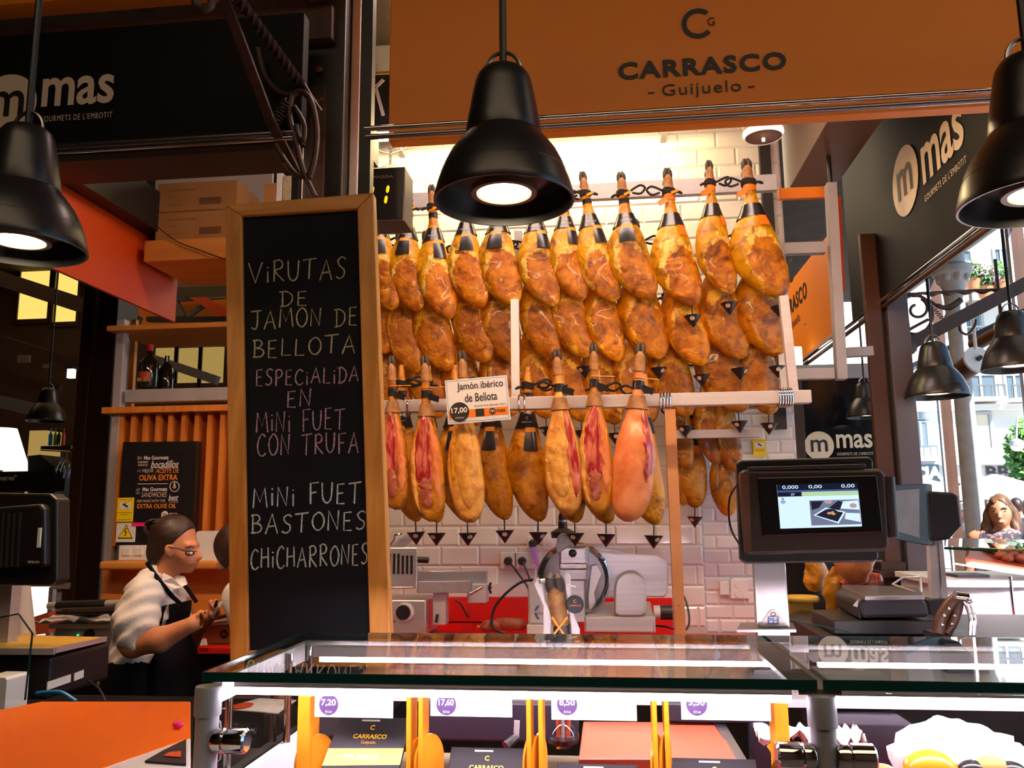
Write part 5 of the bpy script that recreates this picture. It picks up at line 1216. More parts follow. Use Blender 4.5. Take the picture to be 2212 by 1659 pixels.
part('knob', MB().lathe([(.022, 0), (.02, -.02), (.001, -.021)], P(195, 1370, 3.55), 20, axis='Y'), 'black_plastic', t); part('pilot_light', MB().sphere(P(168, 1372, 3.548), .004, 8, 6), 'green_dot', t)
def crumple(c, sx, sy, amp, seed, nx=14, ny=8):
    sv = Vector((seed, seed*2, 0)); c = Vector(c)
    return MB().grid(lambda a, b: c+Vector(((a-.5)*sx, (b-.5)*sy, amp*noise.noise(Vector((a*4, b*4, seed))+sv)+amp*.5*noise.noise(Vector((a*11, b*11, seed))))), nx, ny)
single('baking_paper', crumple(P(190, 1334, 3.56), S(185, 3.56), .2, .03, 4), 'paper', 'crumpled white paper under the press lid', 'paper')
# ------------------------------------------------------------------ scale and display seen from behind at far left
t = thing('scale_display', 'black rear of a scale display with vents at left edge', 'display', P(60, 1265, 2.15))
Yd = 2.15
part('case', MB().prism([P(*q, Yd) for q in ((-60, 1080), (-40, 1064), (108, 1066), (123, 1078), (122, 1256), (110, 1266), (-60, 1264))], (0, .06, 0)), 'black_plastic', t, bevel=.006)
part('rear_shell', MB().prism([P(*q, Yd-.03) for q in ((-60, 1100), (88, 1088), (96, 1100), (96, 1225), (40, 1222), (-60, 1235))], (0, .032, 0)), 'black_plastic', t, bevel=.008)
for x in (8, 20, 32, 44): part('vent_rib', MB().bar(P(x, 1108, Yd-.034), P(x-6, 1225, Yd-.034), .004, .006, up=(1, 0, 0)), 'tv_back', t)
part('status_strip', MB().box((P(81, 1160, Yd-.035).x, Yd-.036, P(84, 1183, Yd-.035).z), (P(87, 1160, Yd-.035).x, Yd-.03, P(84, 1140, Yd-.035).z)), 'white_plastic', t)
part('lettering', text(MB(), 'EPELSA', P(73, 1214, Yd-.034), EX, Vector((.0, 0, 1)), w=S(28, Yd), h=S(5, Yd), bold=.02), 'white_ink', t)
part('pole', MB().box((P(-40, 1300, Yd).x, Yd+.06, 1.1), (P(-10, 1300, Yd).x, Yd+.1, P(0, 1180, Yd).z)), 'steel', t)
t = thing('counter_scale', 'black counter scale with metal plate at lower left', 'scale', P(130, 1510, 2.2))
XK = P(106, 1450, 2.1).x
part('body', MB().box((P(-120, 1450, 2.1).x, 2.1, P(50, 1512, 2.1).z), (XK, 2.37, P(100, 1420, 2.1).z)), 'black_plastic', t, bevel=.01)
part('plate', MB().add([P(-80, 1412, 2.08), P(115, 1412, 2.08), P(228, 1378, 2.36), P(-40, 1372, 2.42)], [(0, 1, 2, 3)]).add([P(-80, 1400, 2.08), P(115, 1400, 2.08), P(228, 1376, 2.36), P(-40, 1370, 2.42)], [(0, 1, 2, 3)]), 'yellow_board', t)
part('plate_edge', MB().bar(P(-80, 1407, 2.075), P(118, 1407, 2.075), .008, .016).bar(P(118, 1405, 2.075), P(228, 1380, 2.36), .008, .014), 'steel', t)
for (a, b) in (((102, 1482), (152, 1465)), ((160, 1463), (180, 1455))): part('sticker', MB().bar(PX(*a, XK+.002), PX(*b, XK+.002), .003, .02), 'white_ink', t)
single('price_label_roll', MB().rbox(P(8, 1502, 2.0), EX, EZ, (0, 1, 0), .035, .05, .04, .008), 'white_plastic', 'small white plastic box at the left picture edge', 'box')
single('blue_cable', MB().tube(smooth_path([P(80, 1498, 1.95), P(110, 1495, 1.93), P(135, 1497, 1.92), P(165, 1516, 1.9)]), .005, 8), 'blue_cable', 'blue cable curling behind the orange counter', 'cable')
single('dark_cable', MB().tube(smooth_path([P(190, 1470, 2.05), P(215, 1490, 2.0), P(228, 1516, 1.95)]), .003, 6), 'black_cable', 'thin dark cable under the black counter scale', 'cable')
t = thing('glass_screen', 'clear glass screen standing on the orange counter at left', 'screen', P(30, 1515, 1.85))
gp = [P(*q, 1.85) for q in ((-60, 1345), (40, 1326), (70, 1368), (54, 1512), (-60, 1512))]
part('pane', MB().prism(gp, (0, .006, 0)), 'glass_clear', t); part('edge', MB().tube(gp[0:4], .0022, 6), 'glass_edge', t)
single('work_bench', MB().box((-2.2, 1.85, 0), (-.62, 2.55, 1.0)), 'trouser', 'dark work bench behind the orange counter', 'counter')
# ------------------------------------------------------------------ orange customer counter
zo = 1.14
t = thing('orange_counter', 'glossy orange counter top at lower left', 'counter', (-1.1, 1.3, 0))
A = [PZ(90, 1515, zo), PZ(412, 1515, zo), PZ(412, 1592, zo), PZ(205, 1665, zo), PZ(200, 1800, zo), PZ(-250, 1800, zo), PZ(-60, 1545, zo)]
part('top', MB().prism(A, (0, 0, -.03)), 'orange_top', t, bevel=.003)
part('front_panel', MB().box((-1.9, .85, 0), (-.75, 1.55, zo-.035)), 'dark_paint', t)
A = [PZ(412, 1594, zo+.002), PZ(412, 1800, zo+.002), PZ(190, 1800, zo+.002), PZ(207, 1666, zo+.002)]
single('cutting_board', MB().prism(A, (0, 0, -.02)), 'case_white', 'white plastic slab between orange counter and glass case', 'board', bevel=.002)
t = thing('leaflet', 'dark printed leaflet lying on the white slab', 'leaflet', PZ(360, 1640, zo+.005))
part('sheet', MB().prism([PZ(*q, zo+.006) for q in ((313, 1643), (402, 1650), (402, 1596), (350, 1622))], (0, 0, -.003)), 'pack_black', t); part('red_band', MB().prism([PZ(*q, zo+.008) for q in ((352, 1632), (391, 1635), (391, 1622), (366, 1624))], (0, 0, -.001)), 'orange_red', t)
single('pink_wrapper', MB().sphere(PZ(384, 1574, zo)+Vector((0, 0, .008)), .009, sc=(1.2, 1, .8)), 'magenta', 'small pink wrapper beside the case post', 'wrapper')
# ------------------------------------------------------------------ far bar on the left
t = thing('table_lamp', 'bright white lampshade glowing at far left', 'lamp', P(5, 1020, 6.0))
c = P(0, 1018, 6.0); part('shade', MB().lathe([(S(62, 6), 0), (S(28, 6), S(100, 6)), (S(26, 6), S(100, 6))], c, 28, caps=False), 'lit_white', t); part('stem', MB().tube([Vector((c.x, c.y, 0)), c+Vector((0, 0, .2))], .02), 'dark_paint', t)
t = thing('menu_sign', 'dark sign with white lettering below the lit lampshade', 'sign', P(20, 1050, 5.8))
X0, X1, Z0, Z1 = RC(-60, 1018, 140, 1062, 5.8)
part('panel', MB().box((X0, 5.8, Z0), (X1, 5.84, Z1)), 'dark_paint', t); part('lettering', text(MB(), 'Calamares"', P(3, 1032, 5.79), EX, EZ, w=S(76, 5.8), bold=.02), 'white_ink', t)
single('cabinet_block', MB().prism([P(*q, 5.9) for q in ((60, 985), (86, 982), (118, 1010), (120, 1570), (60, 1570))], (0, .3, 0)), 'dark_paint', 'black angled cabinet beside the lit lampshade', 'cabinet')
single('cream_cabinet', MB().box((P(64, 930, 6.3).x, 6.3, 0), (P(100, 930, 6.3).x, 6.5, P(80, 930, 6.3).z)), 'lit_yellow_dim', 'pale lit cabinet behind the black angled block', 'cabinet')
for i, (x, y, w, m) in enumerate(((108, 950, 9, 'blue_cable'), (118, 948, 7, 'leaf'), (126, 950, 8, 'bottle_glass'), (136, 952, 8, 'wine_label'))):
    c = P(x, 962, 5.9); hh = S(40, 5.9); r_ = S(w/2, 5.9)
    tt = thing('bar_bottle', ['blue bottle on the far bar shelf', 'green bottle on the far bar shelf', 'black bottle on the far bar shelf', 'dark red bottle on the far bar shelf'][i], 'bottle', c, 'bottles on the far bar shelf')
    part('glass_body', MB().lathe([(r_, 0), (r_, hh*.6), (r_*.35, hh*.75), (r_*.35, hh)], c, 12), m, tt)
sh = thing('bar_shelf', 'dark shelf carrying bar bottles above hanging glasses', 'shelf', P(120, 966, 5.9))
part('board', MB().box((P(88, 965, 5.8).x, 5.8, P(120, 970, 5.8).z), (P(152, 965, 5.8).x, 6.1, P(120, 963, 5.8).z)), 'dark_wood', sh); part('rail', MB().tube([P(88, 972, 5.78), P(152, 976, 5.78)], .006), 'chrome', sh)
for i, (x, y) in enumerate(((136, 978), (146, 975))):
    c = P(x, y, 5.8-i*.15); s_ = S(1, 5.8)
    tt = thing('wine_glass', ['upside-down wine glass hanging from the bar shelf', 'second wine glass hanging just behind the first'][i], 'glass', c, 'glasses under the bar shelf')
    part('bowl', MB().lathe([(1.5*s_, -18*s_), (8*s_, -28*s_), (12*s_, -42*s_), (9.5*s_, -60*s_)], c, 20, caps=False), 'glass_clear', tt); part('stem', MB().lathe([(8*s_, 0), (1.5*s_, -2*s_), (1.3*s_, -18*s_)], c, 12), 'glass_clear', tt)
for i, (x, y, w, h) in enumerate(((50, 775, 26, 16), (100, 791, 16, 8))): 
    single('animal_cutout', MB().box((P(x-w/2, y, 6.8).x, 6.8, P(x, y+h/2, 6.8).z), (P(x+w/2, y, 6.8).x, 6.82, P(x, y-h/2, 6.8).z)), 'smoke_box', ['pale cow-shaped notice on the dark far beam', 'small pale notice beside the cow-shaped one'][i], 'notice')
t = thing('wall_lantern', 'small bright lantern on the dark far beam', 'lamp', P(152, 808, 6.5))
part('glass', MB().box((P(145, 800, 6.5).x, 6.5, P(150, 816, 6.5).z), (P(158, 800, 6.5).x, 6.54, P(150, 796, 6.5).z)), 'lit_white', t); part('hood', MB().box((P(142, 800, 6.5).x, 6.48, P(150, 797, 6.5).z), (P(162, 800, 6.5).x, 6.56, P(150, 793, 6.5).z)), 'dark_paint', t)
pendant(100, 910, 42, 5.2, 'unlit dark pendant lamp beside the far bar', bulb='dark_paint')
t = thing('kitchen_light', 'bright white service hatch light at far left', 'light', P(80, 1380, 5.2))
X0, X1, Z0, Z1 = RC(57, 1268, 104, 1372, 5.2); part('panel', MB().box((X0, 5.2, Z0), (X1, 5.23, Z1)), 'lit_white', t); part('frame', MB().box((X1, 5.19, 0), (X1+.03, 5.25, Z1)), 'grey_paint', t)
single('meat_tray', MB().prism([P(*q, 3.9) for q in ((50, 1340), (105, 1322), (105, 1368), (50, 1375))], (0, .15, 0)), 'cut_board', 'pinkish tray at far left behind the glass screen', 'tray')
# ================================================================== GLASS DISPLAY CASE
ZG = 1.31
FL, RL = PZ(408, 1452, ZG), PZ(682, 1366, ZG)
yf, yr = FL.y, RL.y            # front and rear edge of the glass top
xL = (FL.x+RL.x)/2
XJ = PZ(1770, 1470, ZG).x
dc = thing('display_case', 'long glass refrigerated display case in the foreground', 'display case', (0.4, (yf+yr)/2, 0))
part('top_glass', MB().box((xL, yf, ZG-.012), (XJ-.004, yr, ZG)), 'glass_top', dc); part('top_glass', MB().box((XJ+.004, yf, ZG-.012), (2.4, yr, ZG)), 'glass_top', dc)
part('glass_edge', MB().box((xL, yf-.004, ZG-.013), (XJ-.004, yf, ZG+.001)), 'glass_edge', dc, label='dark green front edge of the glass'); part('glass_edge', MB().box((XJ+.004, yf-.004, ZG-.013), (2.4, yf, ZG+.001)), 'glass_edge', dc)
part('glass_edge', MB().box((xL-.003, yf, ZG-.012), (xL, yr, ZG)), 'glass_edge', dc)
part('rear_edge', MB().box((xL, yr, ZG-.012), (2.4, yr+.003, ZG)), 'glass_edge', dc)
part('front_glass', MB().box((xL+.03, yf+.015, .95), (XJ-.01, yf+.021, ZG-.02)), 'glass_clear', dc); part('front_glass', MB().box((XJ+.01, yf+.015, .95), (2.4, yf+.021, ZG-.02)), 'glass_clear', dc)
part('side_edge', MB().box((xL-.014, yf+.004, .95), (xL-.008, yf+.012, ZG-.07)), 'glass_edge', dc, label='greenish glass edge beside the post')
part('side_glass', MB().box((xL+.004, yf+.02, .95), (xL+.009, yr-.02, ZG-.02)), 'glass_clear', dc)
part('deck', MB().box((xL, yf+.03, .98), (2.4, yr+.05, 1.0)), 'deck_red', dc)
part('base', MB().box((xL-.02, yf+.0, 0), (2.4, yr+.4, .97)), 'case_white', dc)
part('rear_shelf', MB().box((xL+.05, yr+.03, 1.17), (1.05, yr+.40, 1.185)), 'steel', dc)
part('side_panel', MB().box((xL+.012, yf+.05, 1.0), (xL+.03, yr-.02, 1.13)), 'case_white', dc)
part('top_rail', MB().box((xL+.01, yr-.03, ZG-.026), (2.4, yr-.015, ZG-.013)), 'alu', dc)
part('side_rail', MB().box((xL+.006, yf+.03, ZG-.05), (xL+.018, yr-.02, ZG-.015)), 'white_paint', dc)
# joint strip of the two glass sheets
part('joint_strip', MB().box((XJ-.03, yf, ZG-.02), (XJ+.03, yr, ZG-.0125)), 'smoke_box', dc)
for j, xp in enumerate((426, 1770)):
    c = PZ(xp, 1470, ZG); xx = c.x if j else xL+.012; yy = yf-.004; r_ = .0175
    p = part('post', MB().lathe([(r_, .6), (r_, ZG-.06)], (xx, yy, 0), 28), 'post_grey', dc, label='grey tubular corner post')
    me = MB().lathe([(r_*1.14, ZG-.062), (r_*1.16, ZG-.058), (r_*1.16, ZG-.022), (r_*1.1, ZG-.019)], (xx, yy, 0), 28); part('post_cap', me, 'post_grey', p)
    zk = P(xp+40, 1598, yy).z if j == 0 else P(1770, 1632, yy).z
    for sx in ((1,) if j == 0 else (1, -1)):
        k = MB().lathe([(.0, 0), (.016, .0), (.0185, .004), (.0185, .016), (.0165, .018), (.0185, .021), (.0185, .05), (.015, .053), (.001, .053)], (0, 0, 0), 24)
        k.xf(Matrix.Translation((xx+sx*(r_-.003), yy-.004, zk)) @ Matrix.Rotation(sx*math.pi/2, 4, 'Y')); part('clamp', k, 'chrome', p, label='chrome glass clamp')
for (xp, yp) in ((498, 1470), (622, 1500), (668, 1430)):
    c = P(xp, yp, yf+(.12 if xp == 498 else .30 if xp == 622 else .40)); part('rod', MB().tube([(c.x, c.y, 1.0), (c.x, c.y, ZG-.02)], .0065, 10), 'chrome', dc)
part('wire', MB().tube([P(462, 1466, yf+.03), P(462, 1548, yf+.03), P(476, 1560, yf+.03), P(478, 1590, yf+.03), P(476, 1640, yf+.03), P(458, 1652, yf+.03)], .0015, 5), 'grey_paint', dc)
# LED tubes
ye = yf+.062; ze = P(1200, 1507, ye).z
for (x0, x1) in ((xL+.03, XJ-.03), (XJ+.03, 2.4)):
    t = part('light_profile', MB().box((x0, ye-.016, ze+.012), (x1, ye+.016, ze+.022)), 'alu', dc)
    part('led_strip', MB().box((x0, ye-.012, ze), (x1, ye+.012, ze+.011)), 'led_pink', t, label='glowing pinkish LED strip')
zr_ = ZG-.04
for (p0, p1) in ((692, 1662), (1752, 2500)):
    a = PZ(p0, 1424, zr_); b = PZ(p1, 1437, zr_); yy = PZ(1200, 1429, zr_).y
    t = part('light_profile', MB().box((a.x-.012, yy-.012, zr_+.006), (b.x+.01, yy+.016, zr_+.024)), 'white_paint', dc)
    part('led_strip', MB().box((a.x, yy-.008, zr_-.004), (b.x, yy+.008, zr_+.005)), 'led_rear', t, label='glowing rear LED tube')
# price tags
Yt_ = yf+.125
for j, (x0, x1, y1, s) in enumerate(((680, 849, 1550, '7,20'), (930, 1106, 1548, '17,60'), (1191, 1375, 1556, '8,50'), (1471, 1664, 1556, '3,50'))):
    X0, X1, Z0, Z1 = RC(x0, 1490, x1, y1, Yt_)
    t = thing('price_tag', '%s white price tag from the left under the light strip' % ORD[j], 'price tag', ((X0+X1)/2, Yt_, Z0), 'price tags in the display case')
    part('card', MB().box((X0, Yt_, Z0), (X1, Yt_+.0015, Z1)), 'white_plastic', t); part('sleeve', MB().box((X0-.002, Yt_-.002, Z0-.003), (X1+.002, Yt_-.001, P((x0+x1)/2, 1462, Yt_).z)), 'glass_clear', t)
    c = P(x0+(34 if j else 30), 1522, Yt_-.001); part('price_disc', disc(MB(), c, EX, EZ, S(21, Yt_)), 'price_ink', t); part('price_lettering', text(text(MB(), s, c+Vector((0, -.001, .003)), EX, EZ, w=S(32, Yt_), h=S(15, Yt_), bold=.02), '€/Ud', c+Vector((0, -.001, -S(14, Yt_))), EX, EZ, w=S(14, Yt_)), 'white_ink', t)
# amber divider paddles
Zd = 1.0
for j, (x, pair) in enumerate(((655, 0), (895, 1), (1155, 1), (1428, 1), (1690, 0))):
    Y0 = yf+.14
    t = thing('case_divider', '%s amber divider from the left inside the glass case' % ORD[j], 'divider', (P(x, 1600, Y0).x, Y0, Zd), 'amber dividers in the case')
    for s in ((-1, 1) if pair else (0,)):
        c = P(x+s*13, 1580, Y0); th = .004 if pair else .011
        part('upright', MB().box((c.x-th, Y0, Zd), (c.x+th, Y0+.05, P(x, 1503, Y0).z)), 'amber', t, bevel=.0015)
    px_ = x+(30 if j in (0, 1) else 8); c = P(px_, 1660, Y0+.03); R = .034; b = MB()
    pts = []
    for k in range(17):
        a = math.pi*k/16; pts.append(Vector((c.x+(.55 if j < 2 else .3)*R*math.cos(a), Y0+.03+.8*R*math.cos(a), c.z+R*1.3*math.sin(a)+.012)))
    pts += [Vector((pts[-1].x, pts[-1].y, Zd)), Vector((pts[0].x, pts[0].y, Zd))]
    part('paddle', MB().prism(pts, (.0035, -.003, 0)), 'amber', t, label='round-headed amber paddle'); part('paddle', MB().prism([p+Vector((-.014, .004, -.004)) for p in pts], (.0035, -.003, 0)), 'amber', t)
# vacuum packs
for j, (x0, y0, x1, yb, sc_) in enumerate(((735, 1548, 898, 1660, 1.0), (975, 1613, 1142, 1700, 1.), (1205, 1648, 1385, 1730, 1.), (1450, 1636, 1640, 1720, 1.))):
    Ya = yf+.20; tl, tr_ = P(x0, y0, Ya), P(x1-8, y0+2, Ya); w = tr_.x-tl.x
    t = thing('ham_pack', ['black and yellow ham pack leaning left in the case', 'black and yellow ham pack second from the left', 'ham pack barely showing above the bottom edge', 'ham pack nearest the middle case post'][j], 'package', ((tl.x+tr_.x)/2, Ya-.05, Zd), 'ham packs in the case')
    dn = Vector((-.02 if j == 0 else 0, -.085, -.125)); n_ = dn.cross(EX).normalized(); n_ = n_ if n_.y < 0 else -n_
    def pk(a, b, o=0): return tl+EX*(w*a)+dn*b+n_*o
    part('sleeve', MB().prism([pk(0, 0), pk(1, 0), pk(1.02, 1), pk(-.06, 1)], -n_*.006), 'pack_black', t, bevel=.001)
    part('yellow_band', MB().add([pk(-.02, .36, .001), pk(1.0, .34, .001), pk(1.01, .52, .001), pk(-.03, .55, .001)], [(0, 1, 2, 3)]), 'pack_yellow', t)
    part('lettering', text(text(MB(), 'CARRASCO', pk(.5, .22, .0015), EX, -dn, w=w*.46, h=w*.06, bold=.03), 'C', pk(.5, .12, .0015), EX, -dn, w=w*.06, bold=.04), 'pack_yellow', t)
    part('small_lettering', text(MB(), 'Guijuelo', pk(.5, .29, .0015), EX, -dn, w=w*.2), 'orange_ink', t)
    part('band_lettering', text(MB(), '100% IBERICO', pk(.45, .45, .002), EX, -dn, w=w*.5, bold=.02), 'white_ink', t)
    part('meat_window', MB().add([pk(.08, .78, .001), pk(.92, .76, .001), pk(.96, 1., .001), pk(.02, 1., .001)], [(0, 1, 2, 3)]), 'pack_meat', t); part('hang_slot', quad(MB(), pk(.45, .04, .001), EX, -dn, w*.25, .003), 'white_plastic', t)
# dark trays and tools inside the case
def cbox(name, label, cat, x0, y0, x1, y1, Y, d, m, bevel=.004, **kw):
    X0, X1, Z0, Z1 = RC(x0, y0, x1, y1, Y); return single(name, MB().box((X0, Y, Z0), (X1, Y+d, Z1)), m, label, cat, bevel=bevel, **kw)
cbox('black_tray', 'stepped black tray behind the first ham pack', 'tray', 668, 1546, 742, 1592, yr-.02, .08, 'black_plastic')
cbox('tray_block', 'long black trough along the rear of the case', 'tray', 905, 1518, 1250, 1602, yr+.0, .04, 'pack_black')
cbox('tray_block', 'black trough right of the amber dividers', 'tray', 1440, 1520, 1680, 1562, yr+.0, .04, 'pack_black')
t = thing('serving_tongs', 'black-handled slicing knife leaning at the rear of the case', 'knife', P(1108, 1615, yr-.04))
part('handle', MB().tube([P(1092, 1612, yr-.05), P(1115, 1592, yr-.03)], [.010, .008], 8), 'black_plastic', t); part('blade', MB().bar(P(1115, 1594, yr-.03), P(1117, 1556, yr-.03), .002, .011, up=(1, 0, 0)), 'steel', t)
c = PZ(1217, 1612, Zd+.001); t = thing('glass_jar', 'clear glass jar with dark sticks inside the case', 'jar', c)
c = P(1217, 1612, yr-.06); R = S(33, c.y)
part('bowl', MB().lathe([(R*.3, -.001), (R*.95, .006), (R, .02), (R*.8, .034), (R*.5, .042), (R*.48, .09)], c, 24, caps=False), 'glass', t); part('liquid', MB().lathe([(R*.25, .002), (R*.85, .007), (R*.88, .015), (R*.4, .016)], c, 20), 'clear_dark', t)
for dx in (-.012, .0, .013): part('stick', MB().tube([c+Vector((dx*.6, 0, .006)), c+Vector((dx, 0, .085))], .0045, 8), 'wine_label' if dx else 'steel', t)
part('foil_tag', MB().box((c.x-.012, c.y-.02, c.z), (c.x+.012, c.y-.018, c.z+.004)), 'chrome', t)
single('chopping_block', MB().prism([P(1260, 1558, yr+.02), P(1548, 1560, yr+.02), P(1592, 1640, yr-.13), P(1250, 1640, yr-.13)], (0, .0, -.02)), 'cut_board', 'reddish chopping board sloping inside the glass case', 'board', bevel=.002)
single('steel_rail', MB().bar(P(1550, 1560, yr+.02), P(1606, 1655, yr-.13), .02, .01), 'steel_dark', 'dark steel strip beside the reddish chopping board', 'strip')
cbox('black_tray', 'black tray between chopping board and white paper', 'tray', 1625, 1566, 1700, 1665, yr-.02, .05, 'pack_black')
single('paper_sheet', crumple(P(1700, 1583, yr-.08), .11, .07, .03, 8), 'paper', 'crumpled white paper left of the middle case post', 'paper')
cbox('black_crate', 'black crate with papers right of the middle case post', 'crate', 1800, 1562, 1978, 1700, yr-.05, .14, 'pack_black')
single('paper_sheet', MB().prism([P(1835, 1556, yr+.02), P(1893, 1562, yr+.02), P(1893, 1538, yr+.06), P(1842, 1540, yr+.06)], (0, 0, .002)), 'paper', 'loose white papers lying on the black crate', 'paper')
single('receipt_paper', crumple(P(1822, 1590, yf+.12), .06, .05, .03, 12), 'paper', 'torn white receipt beside the chrome clamp', 'paper')
t = thing('bread_bag', 'white paper bag of rolls at lower right in the case', 'bag', P(2070, 1660, yf+.2))
cb2 = P(2065, 1640, yf+.24); rr2 = random.Random(5)
g = MB().sphere(cb2, .085, 26, 16, (1.15, .8, .75))
for v in g.v:
    d = v-cb2; v += d*(.35*noise.noise(v*16)+.15*noise.noise(v*40))
part('bag', g, 'paper', t)
part('bag_corner', MB().grid(lambda a, b: P(2105+a*85, 1570+b*70+20*a, yf+.26)+Vector((0, .02*noise.noise(Vector((a*5, b*5, 1))), 0)), 6, 6), 'paper', t)
for i, (x, y, r, m) in enumerate(((2010, 1650, 46, 'amber'), (2100, 1655, 26, 'black_label'), (2140, 1648, 28, 'bread'), (2185, 1658, 26, 'black_label'), (1905, 1668, 30, 'skin_pink'), (1830, 1662, 26, 'black_label'), (2120, 1670, 26, 'orange_tag'))):
    Yq = yf+.10; c = P(x, y+8, Yq); R = S(r, Yq)
    single('wrapped_snack', MB().sphere(c, R, 20, 12, (1.1, .8, .75)), m, ['large amber wrapped snack at lower right', 'black wrapped snack before the paper bag', 'golden bread roll before the paper bag', 'dark wrapped snack at the right edge', 'pinkish wrapped snack below the chrome clamps', 'dark wrapped snack beside the middle post foot', 'orange wrapped snack between the dark ones'][i], 'snack', 'snacks in the right case')
single('amber_scoop', MB().grid(lambda a, b: P(1656+46*b+14*math.sin(math.pi*a), 1612+60*a, yf+.13)+Vector((0, .025*math.sin(math.pi*b), 0)), 8, 8), 'amber', 'curved amber scoop left of the middle case post', 'scoop')
# carton of brochures seen through the left end of the case
t = thing('brochure', 'white brochure with red oval lying beyond the left case end', 'brochure', PZ(575, 1520, 1.13))
part('sheet', MB().prism([PZ(*q, 1.132) for q in ((480, 1530), (560, 1508), (640, 1512), (600, 1540))], (0, 0, -.002)), 'paper', t); part('oval', disc(MB(), PZ(524, 1524, 1.134), EX, (0, 1, 0), .022, r2=.03), 'orange_red', t)
# ------------------------------------------------------------------ big scale display on its pole
Yd = 1.98
t = thing('scale_display', 'large black scale display with lit screen on a steel pole', 'display', P(1668, 1430, Yd))
def DP(x, y, o=0): return P(x, y, Yd-o)
part('back_plate', MB().prism([DP(*q, -.05) for q in ((1591, 1000), (1600, 994), (1878, 986), (1886, 994), (1898, 1206), (1888, 1214), (1612, 1218), (1600, 1210))], (0, .03, 0)), 'black_plastic', t, bevel=.004)
part('housing', MB().prism([DP(*q, .0) for q in ((1600, 1021), (1608, 1015), (1900, 1012), (1914, 1024), (1922, 1180), (1912, 1192), (1625, 1199), (1612, 1196))], (0, .05, 0)), 'brown_black', t, bevel=.01, seg=3)
part('bezel', MB().prism([DP(*q, .006) for q in ((1637, 1032), (1894, 1026), (1908, 1150), (1648, 1158))], (0, .006, 0)), 'screen_frame', t, bevel=.002)
part('side_cheek', MB().prism([DP(*q, .003) for q in ((1600, 1023), (1618, 1024), (1624, 1190), (1610, 1195))], (0, .003, 0)), 'brown_column', t, label='brownish left cheek')
for k in range(4): part('vent_slot', MB().bar(DP(1630+k*62, 1003-k*2, -.049), DP(1668+k*62, 1002-k*2, -.049), .003, .004), 'dark_paint', t)
part('top_ridge', MB().bar(DP(1615, 1013, -.01), DP(1868, 1006, -.01), .02, .008), 'black_plastic', t, bevel=.002)
part('hinge', MB().tube([DP(1917, 1030, -.02), DP(1926, 1160, -.02)], .016, 12), 'brown_black', t)
sq = ((1678, 1047), (1852, 1043), (1862, 1137), (1686, 1142))
def SC(a, b, o=.0075):
    p = DP(*sq[0], o)*(1-a)*(1-b)+DP(*sq[1], o)*a*(1-b)+DP(*sq[2], o)*a*b+DP(*sq[3], o)*(1-a)*b; return p
def sp(a0, b0, a1, b1, m, o, nm='screen_area', par=None): return part(nm, MB().add([SC(a0, b0, o), SC(a1, b0, o), SC(a1, b1, o), SC(a0, b1, o)], [(3, 2, 1, 0)]), m, par or t)
scr = part('screen', MB().prism([SC(0, 0, .007), SC(1, 0, .007), SC(1, 1, .007), SC(0, 1, .007)], (0, .001, 0)), 'screen_white', t, label='bright bluish screen')
sp(0, 0, 1, .14, 'screen_dark', .0078, par=scr); sp(0, .14, 1, .18, 'screen_bar', .0078, par=scr); sp(0, .18, .30, .28, 'screen_dark', .0079, par=scr); sp(.30, .18, 1, .28, 'screen_green', .0078, par=scr)
su_, sv_ = (SC(1, 0)-SC(0, 0)).normalized(), (SC(0, 0)-SC(0, 1)).normalized(); sw = (SC(1, 0)-SC(0, 0)).length
k = MB()
for s, a in (('0,000', .165), ('0,00', .475), ('0,00', .88)): part('digit_lettering', text(MB(), s, SC(a, .07, .0085), su_, sv_, w=sw*(.2 if len(s) > 4 else .165), h=sw*.052, bold=.01), 'screen_white', scr)
part('small_digits', text(k, '0T', SC(.19, .235, .0085), su_, sv_, w=sw*.045), 'screen_white', scr)
sp(.385, .38, .995, .95, 'screen_photo', .0079, 'photo', scr)
k = MB(); k.add([SC(.42, .72, .0083), SC(.58, .55, .0083), SC(.82, .66, .0083), SC(.72, .92, .0083)], [(3, 2, 1, 0)]); part('photo_hob_rim', k, 'screen_white', scr)
k = MB(); k.add([SC(.45, .72, .0086), SC(.58, .59, .0086), SC(.79, .67, .0086), SC(.71, .88, .0086)], [(3, 2, 1, 0)]); k.add([SC(.40, .40, .0083), SC(.56, .40, .0083), SC(.5, .55, .0083), SC(.41, .6, .0083)], [(3, 2, 1, 0)]); k.add([SC(.74, .40, .0083), SC(.82, .45, .0083), SC(.74, .62, .0083), SC(.62, .56, .0083)], [(3, 2, 1, 0)]); part('photo_dark', k, 'screen_photo_dark', scr)
k = disc(MB(), SC(.63, .68, .0088), su_, sv_, sw*.10, 20, sw*.055); part('photo_pan', k, 'screen_photo_dark', scr)
k = disc(disc(disc(MB(), SC(.62, .68, .009), su_, sv_, sw*.03, 10, sw*.016), SC(.67, .70, .009), su_, sv_, sw*.025, 10, sw*.014), SC(.66, .66, .009), su_, sv_, sw*.02, 10, sw*.012); part('photo_food', k, 'screen_food', scr)
k = MB(); k.add([SC(.8, .42, .0086), SC(.99, .40, .0086), SC(.99, .62, .0086), SC(.76, .58, .0086)], [(3, 2, 1, 0)]); k.add([SC(.82, .68, .0086), SC(.99, .70, .0086), SC(.99, .90, .0086), SC(.80, .82, .0086)], [(3, 2, 1, 0)]); part('photo_tray', k, 'screen_white', scr)
k = disc(disc(MB(), SC(.92, .52, .009), su_, sv_, sw*.045, 12, sw*.03), SC(.62, .42, .009), su_, sv_, sw*.05, 12, sw*.025); part('photo_hand', k, 'screen_face', scr)
